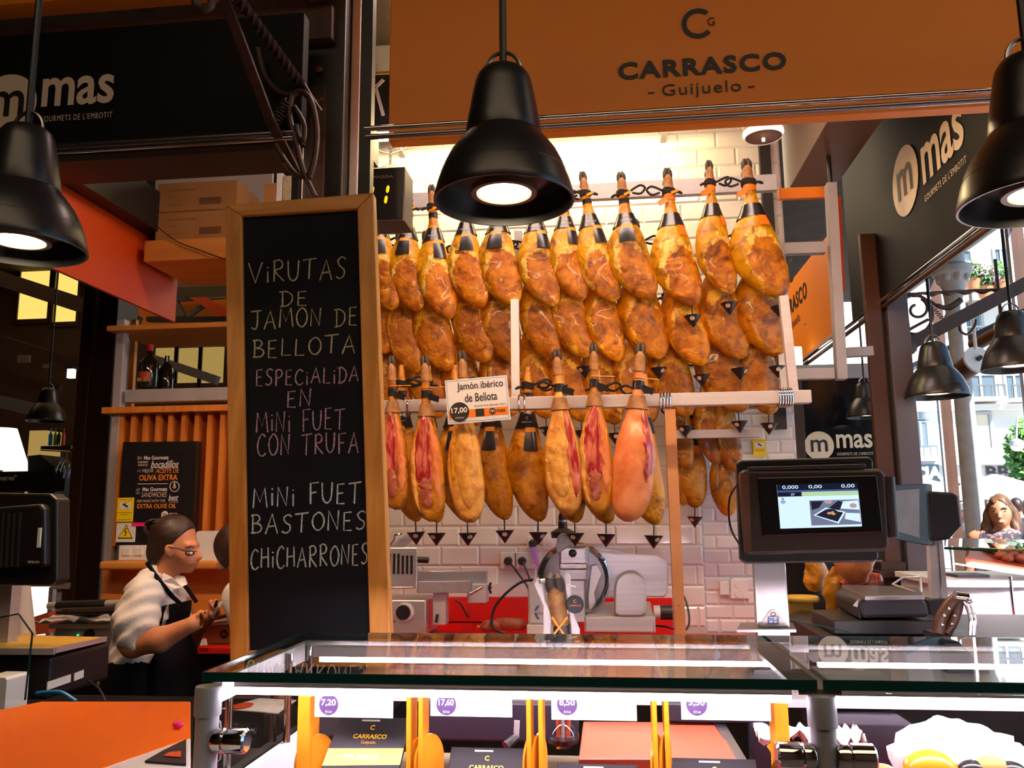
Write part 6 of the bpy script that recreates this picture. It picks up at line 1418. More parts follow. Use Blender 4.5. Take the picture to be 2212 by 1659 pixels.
k = disc(MB(), SC(.06, .33, .0086), su_, sv_, sw*.018, 12); part('avatar_face', k, 'screen_face', scr); part('avatar_shirt', disc(MB(), SC(.06, .40, .0085), su_, sv_, sw*.035, 12, sw*.022), 'screen_blue', scr)
zp0 = 1.185
part('pole', MB().prism([DP(1627, 1192, -.06), DP(1695, 1190, -.06), P(1712, 1432, Yd+.06), P(1640, 1432, Yd+.06)], (0, .03, 0)), 'steel', t, bevel=.003)
part('pole_foot', MB().box((P(1625, 1432, Yd+.05).x, Yd+.03, zp0), (P(1725, 1432, Yd+.05).x, Yd+.12, zp0+.01)), 'steel_dark', t)
part('cable', MB().tube(smooth_path([DP(1598, 1040, -.06), DP(1578, 1070, -.06), DP(1574, 1110, -.06), DP(1582, 1150, -.06), DP(1606, 1188, -.06)]), .0025, 6), 'black_cable', t)
st = part('sticker', MB().prism([P(*q, Yd+.056) for q in ((1641, 1350), (1664, 1318), (1672, 1316), (1680, 1320), (1701, 1348), (1698, 1353), (1646, 1354))], (0, .002, 0)), 'white_plastic', t, label='white triangular sticker')
part('sticker_lettering', text(MB(), 'PH', P(1670, 1340, Yd+.0545), EX, EZ, w=S(20, Yd), h=S(11, Yd), bold=.02), 'blue_ink', st)
k = MB().tube([P(*q, Yd+.054) for q in ((1659, 1347), (1659, 1332), (1681, 1331), (1682, 1347))], .0008, 5, closed=True); k.tube([P(1670+5*math.cos(a), 1327+4*math.sin(a), Yd+.054) for a in [2*math.pi*q/10 for q in range(10)]], .0008, 5, closed=True); part('sticker_outline', k, 'sign_ink', st)
# ------------------------------------------------------------------ ham on its stand behind the case
Yh_ = 2.12
t = thing('mounted_ham', 'ham hoof standing upright in a ham stand behind the case', 'ham', P(1212, 1385, Yh_))
def HP(x, y, o=0): return P(x, y, Yh_-o)
for s in (-1, 1): part('toe', MB().tube([HP(1199+s*9, 1275, .0), HP(1198+s*9, 1262, .01), HP(1197+s*8, 1250, .012), HP(1197+s*6, 1239, .005)], [.012, .015, .0135, .005], 12), 'hoof', t)
part('shank', MB().tube(smooth_path([HP(1196, 1262), HP(1200, 1280), HP(1203, 1305), HP(1207, 1325), HP(1210, 1345), HP(1212, 1362), HP(1214, 1400), HP(1216, 1430)]), [.019]*9+[.021]*8+[.0215]*8+[.021]*8+[.0205]*8+[.021]*8+[.026]*9, 16), 'hoof_tan', t)
part('hide', MB().tube(smooth_path([HP(1213, 1350), HP(1214, 1372), HP(1216, 1430)]), [.0225]*8+[.03]*9, 14), 'brown_black', t)
k = MB().bar(HP(1192, 1333, .024), HP(1222, 1376, .03), .002, .005, up=(1, 0, 0)); k.bar(HP(1226, 1333, .025), HP(1192, 1376, .031), .002, .005, up=(1, 0, 0)); part('zip_tie', k, 'orange_tag', t, label='orange crossed ties')
hs = thing('ham_stand', 'white ham stand prongs with round black CARRASCO disc', 'stand', P(1215, 1400, Yh_))
part('prong', MB().prism([HP(*q, .0) for q in ((1152, 1262), (1160, 1248), (1172, 1256), (1178, 1300), (1192, 1325), (1190, 1400), (1172, 1400), (1174, 1310))], (0, .012, 0)), 'white_paint', hs, bevel=.003)
part('prong', MB().prism([HP(*q, .0) for q in ((1218, 1245), (1226, 1236), (1232, 1245), (1234, 1290), (1240, 1330), (1252, 1360), (1254, 1400), (1235, 1400), (1230, 1330))], (0, .012, 0)), 'white_paint', hs, bevel=.003)
part('pin', MB().tube([HP(1166, 1256, .02), HP(1205, 1252, -.01)], .006, 10), 'steel', hs); part('pin', MB().tube([HP(1226, 1264, .01), HP(1244, 1268, .01)], .002, 8), 'steel', hs)
k = MB().lathe([(S(18.5, Yh_), 0), (S(18.5, Yh_), -.006), (S(17, Yh_), -.008), (.001, -.008)], HP(1242, 1305, .012), 28, axis='Y'); part('disc', k, 'pack_black', hs, label='round black disc')
part('disc_lettering', text(text(MB(), 'CARRASCO', HP(1242, 1308, .0215), EX, EZ, w=S(24, Yh_)), 'C', HP(1242, 1299, .0215), EX, EZ, w=S(6, Yh_)), 'orange_ink', hs)
part('base', MB().box((P(1150, 1400, Yh_).x, Yh_-.03, 1.185), (P(1275, 1400, Yh_).x, Yh_+.06, P(1200, 1398, Yh_).z)), 'white_paint', hs)
# ================================================================== BACK COUNTER
ZC = .90; YB0 = 3.75
t = thing('back_counter', 'red-topped back counter under the hanging hams', 'counter', (-.4, 4.2, 0))
part('top', MB().box((-1.45, YB0, ZC-.03), (.95, 4.73, ZC)), 'red_top', t, bevel=.004)
part('base', MB().box((-1.45, YB0+.05, 0), (.95, 4.73, ZC-.03)), 'dark_paint', t)
part('backsplash', MB().box((P(930, 1300, 4.72).x-.1, 4.70, ZC), (P(1452, 1300, 4.72).x, 4.725, P(1100, 1290, 4.72).z)), 'red_panel', t, bevel=.002, label='bright red splash panel')
part('backsplash_seam', MB().box((P(930, 1300, 4.7).x-.1, 4.70, P(1100, 1346, 4.7).z), (P(1150, 1300, 4.7).x, 4.712, P(1100, 1343, 4.7).z)), 'steel', t)
part('wall_trim', MB().box((P(1100, 1285, 4.73).x-.5, 4.72, P(1100, 1289, 4.72).z), (P(1150, 1285, 4.73).x, 4.745, P(1100, 1262, 4.72).z)), 'white_paint', t)
# left slicer
Ys = 4.15
t = thing('meat_slicer', 'steel meat slicer with slotted guard beside the chalkboard', 'slicer', (P(900, 1360, Ys).x, Ys, ZC))
def F(x0, y0, x1, y1, Y=Ys): return RC(x0, y0, x1, y1, Y)
def bx(nm, x0, y0, x1, y1, Y, d, m, par, bevel=.004, **kw):
    X0, X1, Z0, Z1 = RC(x0, y0, x1, y1, Y); Z0 = max(Z0, ZC); return part(nm, MB().box((X0, Y, Z0), (X1, Y+d, Z1)), m, par, bevel=bevel, **kw)
bx('motor_base', 800, 1296, 920, 1372, Ys, .3, 'steel', t, .006)
part('foot_plate', MB().box((P(800, 1360, Ys).x, Ys+.02, ZC), (P(925, 1360, Ys).x, Ys+.3, ZC+.05)), 'steel_dark', t)
part('dial_ring', MB().lathe([(S(20, Ys), 0), (S(19, Ys), -.014), (S(15, Ys), -.016)], P(876, 1322, Ys), 28, axis='Y'), 'white_plastic', t); part('dial', MB().lathe([(S(16, Ys), -.012), (S(15, Ys), -.03), (.001, -.031)], P(873, 1322, Ys), 28, axis='Y'), 'black_plastic', t)
part('screw', MB().lathe([(.007, 0), (.006, -.004), (.001, -.004)], P(851, 1342, Ys), 10, axis='Y'), 'steel_dark', t)
g = bx('guard_plate', 790, 1183, 901, 1272, Ys-.02, .012, 'steel', t, .004)
for k in range(6): xx = 842+k*9.4; q0, q1 = P(xx, 1200 if k > 2 else 1196, Ys-.022), P(xx, 1240, Ys-.022); part('slot', MB().box((q0.x-.006, Ys-.0225, q1.z), (q0.x+.006, Ys-.0195, q0.z)), 'dark_paint', g)
part('guard_foot', MB().tube([P(790, 1270, Ys-.02), P(893, 1269, Ys-.02)], .006), 'steel', t)
part('handle', MB().tube([P(901, 1209, Ys), P(926, 1210, Ys)], .016, 14), 'black_plastic', t)
bx('carriage_rail', 902, 1233, 1052, 1262, Ys+.12, .03, 'steel', t, .004); bx('carriage', 900, 1256, 1014, 1281, Ys, .1, 'alu', t, .003)
bx('carriage_arm', 935, 1281, 963, 1350, Ys+.05, .08, 'white_paint', t, .003); bx('carriage_block', 1009, 1262, 1050, 1303, Ys+.08, .1, 'white_paint', t, .003)
part('spring_rod', MB().tube([P(1016, 1283, Ys), P(1042, 1268, Ys)], .008, 10), 'chrome', t)
k = MB()
for a in (0, 120, 240): k.bar(P(1056, 1270, Ys), P(1056+5, 1270, Ys)+Vector((0, math.cos(math.radians(a))*.012, math.sin(math.radians(a))*.03)), .008, .008)
part('wing_knob', k, 'black_plastic', t)
part('latch', MB().tube([P(841, 1180, Ys-.02), P(852, 1166, Ys-.02), P(853, 1156, Ys-.02), P(868, 1153, Ys-.02)], .005, 8), 'chrome', t)
part('tilted_plate', MB().prism([P(*q, Ys+.02) for q in ((842, 1180), (868, 1160), (898, 1150), (888, 1172), (868, 1184))], (0, .01, 0)), 'steel', t)
part('lock_lever', MB().tube([P(945, 1327, Ys+.04), P(942, 1345, Ys+.03)], .008, 8), 'black_plastic', t)
# right slicer
Yr_ = 4.0
t = thing('meat_slicer', 'polished steel meat slicer with round blade in the middle', 'slicer', (P(1290, 1365, Yr_).x, Yr_, ZC))
part('blade_ring', MB().lathe([(S(76, Yr_), 0), (S(78, Yr_), -.012), (S(74, Yr_), -.024), (S(66, Yr_), -.018), (S(64, Yr_), 0)], P(1240, 1250, Yr_+.06), 44, axis='Y', caps=False), 'chrome', t)
part('blade', MB().lathe([(S(66, Yr_), 0), (S(66, Yr_), -.004), (S(10, Yr_), -.012), (.001, -.012)], P(1240, 1250, Yr_+.05), 44, axis='Y'), 'steel_dark', t)
part('thickness_plate', MB().prism([P(*q, Yr_+.08) for q in ((1272, 1190), (1350, 1196), (1420, 1200), (1437, 1208), (1444, 1225), (1443, 1280), (1436, 1290), (1280, 1290))], (0, .02, 0)), 'steel', t, bevel=.006, seg=3)
part('top_bar', MB().bar(P(1240, 1176, Yr_+.12), P(1352, 1196, Yr_+.12), .03, .015), 'steel_dark', t)
hd = bx('head', 1206, 1178, 1271, 1229, Yr_-.08, .12, 'steel', t, .014); part('star_knob', MB().lathe([(S(9, Yr_), 0), (S(7, Yr_), -.014), (S(4, Yr_), -.02), (.001, -.02)], P(1237, 1195, Yr_-.082), 7, axis='Y'), 'black_plastic', hd)
bx('head_lip', 1208, 1216, 1269, 1230, Yr_-.09, .02, 'chrome', t, .005); bx('head_reflection_plate', 1210, 1230, 1267, 1252, Yr_-.05, .06, 'steel', t, .002)  # steel plate added where the head only shows a reflection
bx('column', 1228, 1252, 1264, 1345, Yr_-.04, .1, 'steel', t, .006); part('blade_cover', MB().prism([P(*q, Yr_-.03) for q in ((1278, 1222), (1290, 1220), (1300, 1240), (1292, 1262), (1284, 1280), (1287, 1300), (1280, 1314), (1272, 1316), (1270, 1290), (1274, 1250))], (0, .01, 0)), 'steel', t, bevel=.003)
bx('motor_body', 1140, 1262, 1212, 1350, Yr_-.02, .2, 'white_paint', t, .012, seg=3); bx('logo_plate', 1146, 1297, 1178, 1346, Yr_-.024, .004, 'white_plastic', t, .002)
k = MB(); k.add([P(*q, Yr_-.027) for q in ((1154, 1318), (1160, 1308), (1166, 1308), (1158, 1320))], [(0, 1, 2, 3)]); k.add([P(*q, Yr_-.027) for q in ((1154, 1326), (1158, 1324), (1166, 1338), (1160, 1338))], [(0, 1, 2, 3)]); part('logo_mark', k, 'blue_ink', t); part('logo_lettering', text(MB(), 'kolos', P(1164, 1324, Yr_-.027), EX, EZ, w=S(18, Yr_)), 'grey_dark', t)
bx('motor_foot', 1138, 1350, 1250, 1372, Yr_-.03, .26, 'white_paint', t, .004)
part('bed', MB().prism([P(1265, 1328, Yr_-.04), P(1412, 1330, Yr_-.04), P(1405, 1298, Yr_+.12), P(1290, 1300, Yr_+.12)], (0, 0, -.02)), 'steel', t, bevel=.006)
bx('bed_front', 1262, 1330, 1416, 1368, Yr_-.05, .25, 'steel', t, .01, seg=3); part('bed_skirt', MB().box((P(1256, 1372, Yr_).x, Yr_-.07, ZC), (P(1422, 1372, Yr_).x, Yr_+.22, ZC+.03)), 'steel_dark', t, bevel=.004)
arch = [P(1327, 1325, Yr_-.06)]+[P(1361.5+34.5*math.cos(a), 1272-36*math.sin(a), Yr_-.06) for a in [math.pi-math.pi*k/14 for k in range(15)]]+[P(1396, 1325, Yr_-.06), P(1385, 1331, Yr_-.06), P(1338, 1331, Yr_-.06)]
part('hand_guard', MB().prism(arch, (0, .05, 0)), 'steel', t, bevel=.008, seg=3)
part('knob_hub', MB().tube([P(1412, 1322, Yr_), P(1428, 1322, Yr_)], .03, 18), 'white_plastic', t); part('knob', MB().tube([P(1426, 1323, Yr_), P(1452, 1323, Yr_)], .033, 18), 'black_plastic', t)
part('pusher', MB().prism([P(*q, Yr_-.1) for q in ((1201, 1190), (1204, 1160), (1212, 1151), (1242, 1154), (1244, 1160), (1236, 1178), (1204, 1196))], (0, .02, 0)), 'alu', t, bevel=.004)
for r in range(6):
    for c_ in range(6): pass
k = MB()
for r in range(7):
    for c_ in range(7): k.lathe([(.003, 0), (.002, -.003)], P(1209+c_*4.4+(7-r)*.6, 1158+r*4.3, Yr_-.1), 5, axis='Y')
part('pusher_stud', k, 'steel_dark', t, kind='stuff')
part('cable', MB().tube(smooth_path([P(1416, 1352, Yr_+.05), P(1440, 1354, Yr_+.05), P(1465, 1362, Yr_+.1), P(1484, 1358, Yr_+.15), P(1489, 1335, Yr_+.2), P(1482, 1300, Yr_+.25), P(1468, 1270, Yr_+.3)]), .005, 6), 'black_cable', t)
# ham press handle behind head
tt = thing('pepper_mill', 'dark brown turned wooden mill behind the slicer', 'mill', P(1218, 1160, 4.3))
part('body', MB().lathe([(S(24, 4.3), 0), (S(26, 4.3), .03), (S(10, 4.3), .05), (S(9, 4.3), .11), (S(6, 4.3), .13), (.001, .132)], P(1216, 1162, 4.3), 20), 'brown_black', tt); part('band', MB().lathe([(S(9.6, 4.3), .08), (S(9.6, 4.3), .09)], P(1216, 1162, 4.3), 16), 'steel_dark', tt); part('support', MB().tube([P(1216, 1162, 4.3), (P(1216, 1162, 4.3).x, 4.3, ZC)], .012), 'steel_dark', tt)
# salami and bag
for i, (x0, y0, x1, y1, r) in enumerate(((1038, 1354, 1090, 1350, 13), (1066, 1346, 1140, 1350, 13))):
    a, b = P(x0, y0, 4.2), P(x1, y1, 4.2); q = [a+(b-a)*(k/8) for k in range(9)]; R = S(r, 4.2)
    tt = thing('salami', ['dark salami end lying on the red counter', 'long reddish salami lying against the red panel'][i], 'salami', (a+b)/2-Vector((0, 0, R)), 'salamis on the back counter')
    part('casing', MB().tube(q, [R*.35, R*.85, R, R*1.02, R, R*1.02, R, R*.85, R*.3], 14), 'salami', tt); part('end_knot', MB().sphere(a-Vector((.01, 0, 0)), R*.3, 8, 6), 'fat_yellow', tt)
single('plastic_bag', MB().lathe([(S(13, 4.1), 0), (S(9, 4.1), .06), (S(3, 4.1), .1), (S(5, 4.1), .12)], P(1014, 1366, 4.1), 14, caps=False), 'glass', 'clear plastic bag standing on the back counter', 'bag')
# sockets and cables
def socket(x, y, label, Y=4.735, plug=True, w=34, h=34):
    c = P(x, y, Y); tt = thing('wall_socket', label, 'socket', c, 'sockets on the tiled wall'); hw = S(w/2, Y); hh = S(h/2, Y)
    part('plate', MB().box((c.x-hw, Y-.012, c.z-hh), (c.x+hw, Y, c.z+hh)), 'white_plastic', tt, bevel=.003)
    part('insert', MB().lathe([(hw*.55, -.012), (hw*.5, -.016), (hw*.1, -.017)], c, 20, axis='Y'), 'white_paint', tt)
    if plug: part('plug', MB().lathe([(S(9, Y), -.012), (S(9, Y), -.04), (S(6, Y), -.05), (.001, -.05)], c, 20, axis='Y'), 'black_plastic', tt)
    return tt
socket(1099, 1211, 'white wall socket with black plug left of the pair'); socket(1129, 1211, 'white wall socket with black plug right of the pair')
socket(1156, 1211, 'bare white wall socket beside the purple cables', plug=False, w=26); socket(1152, 1174, 'upper wall socket with purple cables plugged in', w=26, h=30); socket(1186, 1172, 'upper wall socket beside the brown mill', plug=False, w=26, h=30)
socket(1597, 1262, 'pale wall socket low on the recess tiles', Y=4.76, plug=False, w=36, h=20); socket(1597, 1282, 'second pale wall socket low on the recess tiles', Y=4.76, plug=False, w=36, h=20)
k = MB()
for d in range(4): k.tube(smooth_path([P(1149+d*2, 1182, 4.68), P(1152+d*2, 1200, 4.66), P(1160+d*2, 1220, 4.64), P(1172+d*2, 1236, 4.62)]), .005, 6)
single('purple_cables', k, 'purple_cable', 'bundle of purple cables running down the tiled wall', 'cable', kind=None)
single('power_cable', MB().tube(smooth_path([P(1101, 1214, 4.68), P(1120, 1240, 4.6), P(1136, 1262, 4.5), P(1142, 1275, 4.4)]), .0055, 6), 'black_cable', 'black power cable from the left plug', 'cable')
single('power_cable', MB().tube(smooth_path([P(1131, 1214, 4.68), P(1140, 1240, 4.6), P(1150, 1262, 4.5)]), .005, 6), 'black_cable', 'black power cable from the right plug', 'cable')
single('power_cable', MB().tube(smooth_path([P(1150, 1252, 4.25), P(1125, 1258, 4.2), P(1095, 1280, 4.15), P(1070, 1310, 4.12), P(1062, 1340, 4.1), P(1066, 1358, 4.1), P(1090, 1368, 4.1)]), .007, 8), 'black_cable', 'thick black cable arching before the red panel', 'cable')
single('power_cable', MB().tube(smooth_path([P(984, 1297, 4.3), P(995, 1305, 4.2), P(1006, 1324, 4.12), P(1012, 1332, 4.1)]), .005, 6), 'black_cable', 'short dark cable from the left slicer to the bag', 'cable')
sticker_cam(1627, 949, 1655, 986, 4.755, 'yellow camera sticker on the recess tiles')
single('wall_box', MB().box((P(1554, 1250, 4.74).x, 4.735, P(1565, 1285, 4.74).z), (P(1574, 1250, 4.74).x, 4.765, P(1565, 1256, 4.74).z)), 'white_paint', 'small white box on the recess tiles', 'box', bevel=.003)
# ================================================================== RIGHT: SECOND SCALE, NEXT STALL, BRACKET
Y2 = 2.65
t = thing('scale_display', 'second scale display with dull grey screen seen edge-on', 'display', P(2000, 1350, Y2))
part('screen_case', MB().prism([P(1918, 1048, Y2-.03), P(2000, 1044, Y2+.05), P(2006, 1180, Y2+.05), P(1930, 1166, Y2-.03)], (.03, .03, 0)), 'black_plastic', t, bevel=.004)
part('screen', MB().add([P(1934, 1060, Y2-.022), P(1986, 1056, Y2+.03), P(1986, 1166, Y2+.03), P(1936, 1160, Y2-.022)], [(0, 1, 2, 3)]), 'dull_screen', t, label='dull reflecting screen')
part('rear_shell', MB().prism([P(*q, Y2+.06) for q in ((2004, 1060), (2060, 1064), (2072, 1070), (2079, 1136), (2052, 1166), (2006, 1170))], (0, .10, 0)), 'black_plastic', t, bevel=.008)
part('pole', MB().prism([P(*q, Y2+.08) for q in ((2008, 1166), (2036, 1166), (2048, 1296), (2014, 1296))], (0, .03, 0)), 'pink_rail', t); part('pole_groove', MB().bar(P(2026, 1170, Y2+.078), P(2034, 1294, Y2+.078), .002, .003, up=(1, 0, 0)), 'steel_dark', t)
part('pole_base', MB().prism([P(*q, Y2+.05) for q in ((2004, 1296), (2048, 1294), (2052, 1336), (2010, 1340))], (0, .08, 0)), 'black_plastic', t, bevel=.004)
t = thing('counter_scale', 'black counter scale with steel pan behind the right case', 'scale', P(1915, 1365, 2.45))
part('body', MB().prism([P(*q, 2.4) for q in ((1852, 1300), (1872, 1287), (1990, 1288), (2004, 1306), (2010, 1334), (1862, 1336))], (0, .24, 0)), 'tv_back', t, bevel=.01)
part('side', MB().prism([P(1814, 1280, 2.64), P(1854, 1298, 2.4), P(1860, 1336, 2.4), P(1816, 1312, 2.64)], (-.004, 0, 0)), 'tv_back', t)
part('pan', MB().prism([P(1868, 1287, 2.36), P(1996, 1285, 2.36), P(1985, 1268, 2.62), P(1818, 1262, 2.66)], (0, 0, -.014)), 'steel_dark', t, bevel=.003)
part('wire_guard', MB().tube([P(1928, 1262, 2.6), P(1950, 1248, 2.62), P(1988, 1246, 2.62), P(1990, 1280, 2.4)], .003, 6).tube([P(1928, 1262, 2.6), P(1975, 1278, 2.45)], .003, 6), 'steel', t)
part('base', MB().box((P(1800, 1340, 2.4).x, 2.4, P(1900, 1372, 2.4).z), (P(2055, 1340, 2.4).x, 2.65, P(1900, 1340, 2.4).z)), 'black_plastic', t, bevel=.004)
part('sticker', MB().add([P(1842, 1308, 2.395), P(1856, 1292, 2.395), P(1852, 1312, 2.395)], [(0, 1, 2)]), 'white_ink', t)
single('scale_bench', MB().box((P(1780, 1372, 2.35).x, 2.3, 0), (1.9, 2.9, P(1900, 1372, 2.4).z-.002)), 'dark_paint', 'dark bench carrying the right counter scale', 'counter')
# cut hams lying beside the scale
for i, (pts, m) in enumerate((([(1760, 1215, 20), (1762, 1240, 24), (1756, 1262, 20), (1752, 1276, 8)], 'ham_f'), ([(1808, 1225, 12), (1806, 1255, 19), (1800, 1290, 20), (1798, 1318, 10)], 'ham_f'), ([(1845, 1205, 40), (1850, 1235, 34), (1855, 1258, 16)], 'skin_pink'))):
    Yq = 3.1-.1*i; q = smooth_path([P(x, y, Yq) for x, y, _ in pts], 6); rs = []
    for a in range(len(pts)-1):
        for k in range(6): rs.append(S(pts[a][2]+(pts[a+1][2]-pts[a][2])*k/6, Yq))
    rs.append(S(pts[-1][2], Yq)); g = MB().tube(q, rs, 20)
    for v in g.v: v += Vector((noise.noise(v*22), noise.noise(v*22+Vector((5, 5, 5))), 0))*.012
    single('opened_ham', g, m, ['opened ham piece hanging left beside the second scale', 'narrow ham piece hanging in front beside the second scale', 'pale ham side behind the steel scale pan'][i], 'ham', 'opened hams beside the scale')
single('red_meat_cut', MB().prism([P(*q, 2.9) for q in ((1822, 1262), (1850, 1245), (1905, 1238), (1912, 1262), (1860, 1270))], (0, .1, 0)), 'meat_red', 'red meat cut lying behind the scale pan', 'meat', bevel=.01)
t = thing('wood_stool', 'round yellow wooden block behind the steel pole', 'block', P(1735, 1380, 3.0))
part('top', MB().lathe([(S(32, 3.0), 0), (S(34, 3.0), .004), (S(34, 3.0), .014), (S(32, 3.0), .018)], P(1732, 1299, 3.0), 28), 'yellow_board', t); part('body', MB().box((P(1706, 1300, 3.0).x, 3.0, 0), (P(1756, 1300, 3.0).x, 3.15, P(1730, 1299, 3.0).z)), 'yellow_board', t)
single('dark_cabinet', MB().box((P(1690, 1290, 3.4).x, 3.4, 0), (P(1815, 1290, 3.4).x, 3.8, P(1750, 1284, 3.4).z)), 'dark_paint', 'dark cabinet behind the yellow wooden block', 'cabinet')
single('black_pot', MB().lathe([(.09, 0), (.1, .02), (.1, .13), (.104, .135)], P(1720, 1282, 3.5), 24), 'black_plastic', 'black pot on the dark cabinet', 'pot')
single('white_bowl', MB().lathe([(.03, 0), (.05, .03), (.055, .045)], (P(1772, 1280, 3.5).x, 3.5, P(1750, 1284, 3.4).z), 20), 'white_plastic', 'small white bowl beside the opened hams', 'bowl')
# ham holder with curved horns
t = thing('ham_holder', 'curved brown and chrome ham holder behind the right glass', 'holder', P(2075, 1370, 2.1))
part('brown_arm', MB().tube(smooth_path([P(2028, 1368, 2.1), P(2034, 1335, 2.1), P(2050, 1308, 2.1), P(2066, 1292, 2.1)]), .014, 10), 'brown_column', t); part('brown_arm', MB().tube(smooth_path([P(2044, 1368, 2.1), P(2058, 1345, 2.1), P(2068, 1318, 2.1), P(2072, 1296, 2.1)]), .011, 10), 'brown_column', t)
part('chrome_arm', MB().tube(smooth_path([P(2078, 1292, 2.08), P(2090, 1312, 2.08), P(2097, 1340, 2.08), P(2096, 1372, 2.08)]), .005, 8), 'chrome', t); part('chrome_arm', MB().tube(smooth_path([P(2084, 1290, 2.08), P(2098, 1312, 2.08), P(2105, 1340, 2.08), P(2104, 1372, 2.08)]), .005, 8), 'chrome', t)
part('clamp', MB().tube([P(2062, 1286, 2.08), P(2090, 1290, 2.08)], .012, 14), 'chrome', t); part('knob', MB().sphere(P(2094, 1298, 2.07), .007, 10, 8), 'chrome', t)
for x, y in ((2050, 1315), (2040, 1330), (2036, 1350), (2062, 1330), (2056, 1348)): part('stud', MB().sphere(P(x, y, 2.085), .004, 8, 6), 'chrome', t)
part('foot', MB().box((P(2022, 1372, 2.1).x, 2.05, 1.16), (P(2110, 1372, 2.1).x, 2.18, P(2070, 1370, 2.1).z)), 'black_plastic', t)
single('clear_lid', MB().prism([P(1592, 1366, 1.95), P(1720, 1366, 1.95), P(1712, 1350, 2.3), P(1600, 1350, 2.3)], (0, 0, .006)), 'steel_dark', 'grey flat tray rim left of the steel pole', 'tray')
single('glass_shelf', MB().prism([P(1692, 1335, 2.25), P(1836, 1364, 2.0), P(1836, 1367, 2.0), P(1692, 1338, 2.25)], (0, .01, 0)), 'glass_edge', 'thin glass shelf edge right of the steel pole', 'shelf')
# next stall
Yn = 4.0
t = thing('neighbour_counter', 'white neighbouring stall counter at the right edge', 'counter', (P(2200, 1370, Yn).x, Yn, 0))
X0 = P(2048, 1300, Yn).x
part('body', MB().box((X0, Yn, 0), (X0+2, Yn+.6, P(2120, 1262, Yn).z)), 'case_white', t, bevel=.004); part('ledge', MB().box((X0-.02, Yn-.03, P(2120, 1268, Yn).z), (X0+2, Yn+.62, P(2120, 1254, Yn).z)), 'white_paint', t, bevel=.003)
part('glass_top', MB().prism([P(2040, 1184, Yn), P(2300, 1196, Yn), P(2300, 1172, Yn+.6), P(2040, 1166, Yn+.6)], (0, 0, .01)), 'glass_top', t); part('glass_edge', MB().bar(P(2040, 1184, Yn-.004), P(2300, 1196, Yn-.004), .004, .012), 'glass_edge', t)
part('shelf', MB().prism([P(2085, 1205, Yn-.1), P(2300, 1240, Yn-.1), P(2300, 1200, Yn+.3), P(2110, 1180, Yn+.3)], (0, 0, -.03)), 'cut_board', t)
part('led_strip', MB().bar(P(2092, 1221, Yn-.1), P(2300, 1252, Yn-.1), .02, .012), 'led_rear', t, label='bright LED strip'); part('wire_stand', MB().tube([P(2182, 1245, Yn-.05), P(2186, 1290, Yn-.05), P(2192, 1338, Yn-.05), P(2230, 1345, Yn-.05)], .008, 8), 'chrome', t)
part('front_glass', MB().box((X0, Yn-.02, P(2100, 1262, Yn).z), (X0+2, Yn-.014, P(2100, 1186, Yn).z)), 'glass_clear', t)
single('tray_block', MB().box((P(2060, 1250, Yn+.2).x, Yn+.15, P(2090, 1258, Yn+.2).z), (P(2128, 1250, Yn+.2).x, Yn+.3, P(2090, 1240, Yn+.2).z)), 'tv_back', 'dark low tray on the neighbouring counter', 'tray')
t = thing('food_tray', 'tray of dark glazed food at the right edge', 'tray', P(2190, 1205, Yn))
part('tray', MB().box((P(2155, 1190, Yn).x, Yn-.02, P(2190, 1192, Yn).z), (P(2280, 1190, Yn).x, Yn+.2, P(2190, 1186, Yn).z)), 'bread', t)
for i in range(6): part('morsel', MB().sphere(P(2162+i*14, 1200+(i % 2)*6, Yn-.02-.02*(i % 2)), .028, 10, 7, (1, 1, .7)), 'salami', t)
part('glass_cover', MB().box((P(2152, 1150, Yn).x, Yn-.06, P(2190, 1205, Yn).z), (P(2280, 1150, Yn).x, Yn-.055, P(2190, 1152, Yn).z)), 'glass', t)
single('wall_lantern', MB().box((P(1712, 770, 6.2).x, 6.2, P(1720, 800, 6.2).z), (P(1734, 770, 6.2).x, 6.3, P(1720, 748, 6.2).z)), 'lit_white', 'glowing lantern between orange sign and grey frame', 'lamp', bevel=.01)
# dark truss and iron bracket before the window
Yk = 5.6
t = thing('iron_bracket', 'wrought iron bracket with ring scroll before the bright window', 'bracket', P(1950, 740, Yk))
def K(x, y, o=0): return P(x, y, Yk+o)
part('twisted_bar', MB().tube([K(1930, 640)]+[K(1930+k*7, 638-k*.35+1.6*math.sin(k*1.2)) for k in range(1, 44)], [.014+.004*math.sin(k*1.2) for k in range(44)], 8), 'iron', t)
part('ring', MB().tube([K(1976+38*math.cos(a), 680+42*math.sin(a)) for a in [2*math.pi*k/32 for k in range(32)]], .011, 8, closed=True), 'iron', t)
part('scroll', MB().tube([K(1988+(26-k*.5)*math.cos(-1.2+k*.17)-8, 668+(24-k*.45)*math.sin(-1.2+k*.17)) for k in range(34)], .010, 8), 'iron', t)
part('scroll', MB().tube(smooth_path([K(2003, 645), K(2025, 660), K(2050, 664), K(2078, 646)]), [.01]*8+[.016]*8+[.02]*8+[.008], 8), 'iron', t)
part('coil', MB().tube([K(2008+k*1.05, 655+k*1.25+8*(-1)**k) for k in range(0, 32, 2)] and [K(2010+k*2.2+6*(-1)**k, 658+k*2.6) for k in range(14)], .004, 6), 'iron', t)
part('brace', MB().tube(smooth_path([K(1940, 735), K(1960, 715), K(2005, 690)]), .01, 8), 'iron', t); part('rosette', MB().sphere(K(1962, 748, -.03), .06, 10, 6, (1, .5, 1)), 'iron', t)
part('beam', MB().bar(K(1948, 752), K(2240, 600), .10, .085), 'dark_wood', t)
part('hook_arm', MB().tube(smooth_path([K(2072, 700), K(2075, 715), K(2090, 722), K(2105, 705), K(2108, 690)]), .008, 8), 'iron', t)
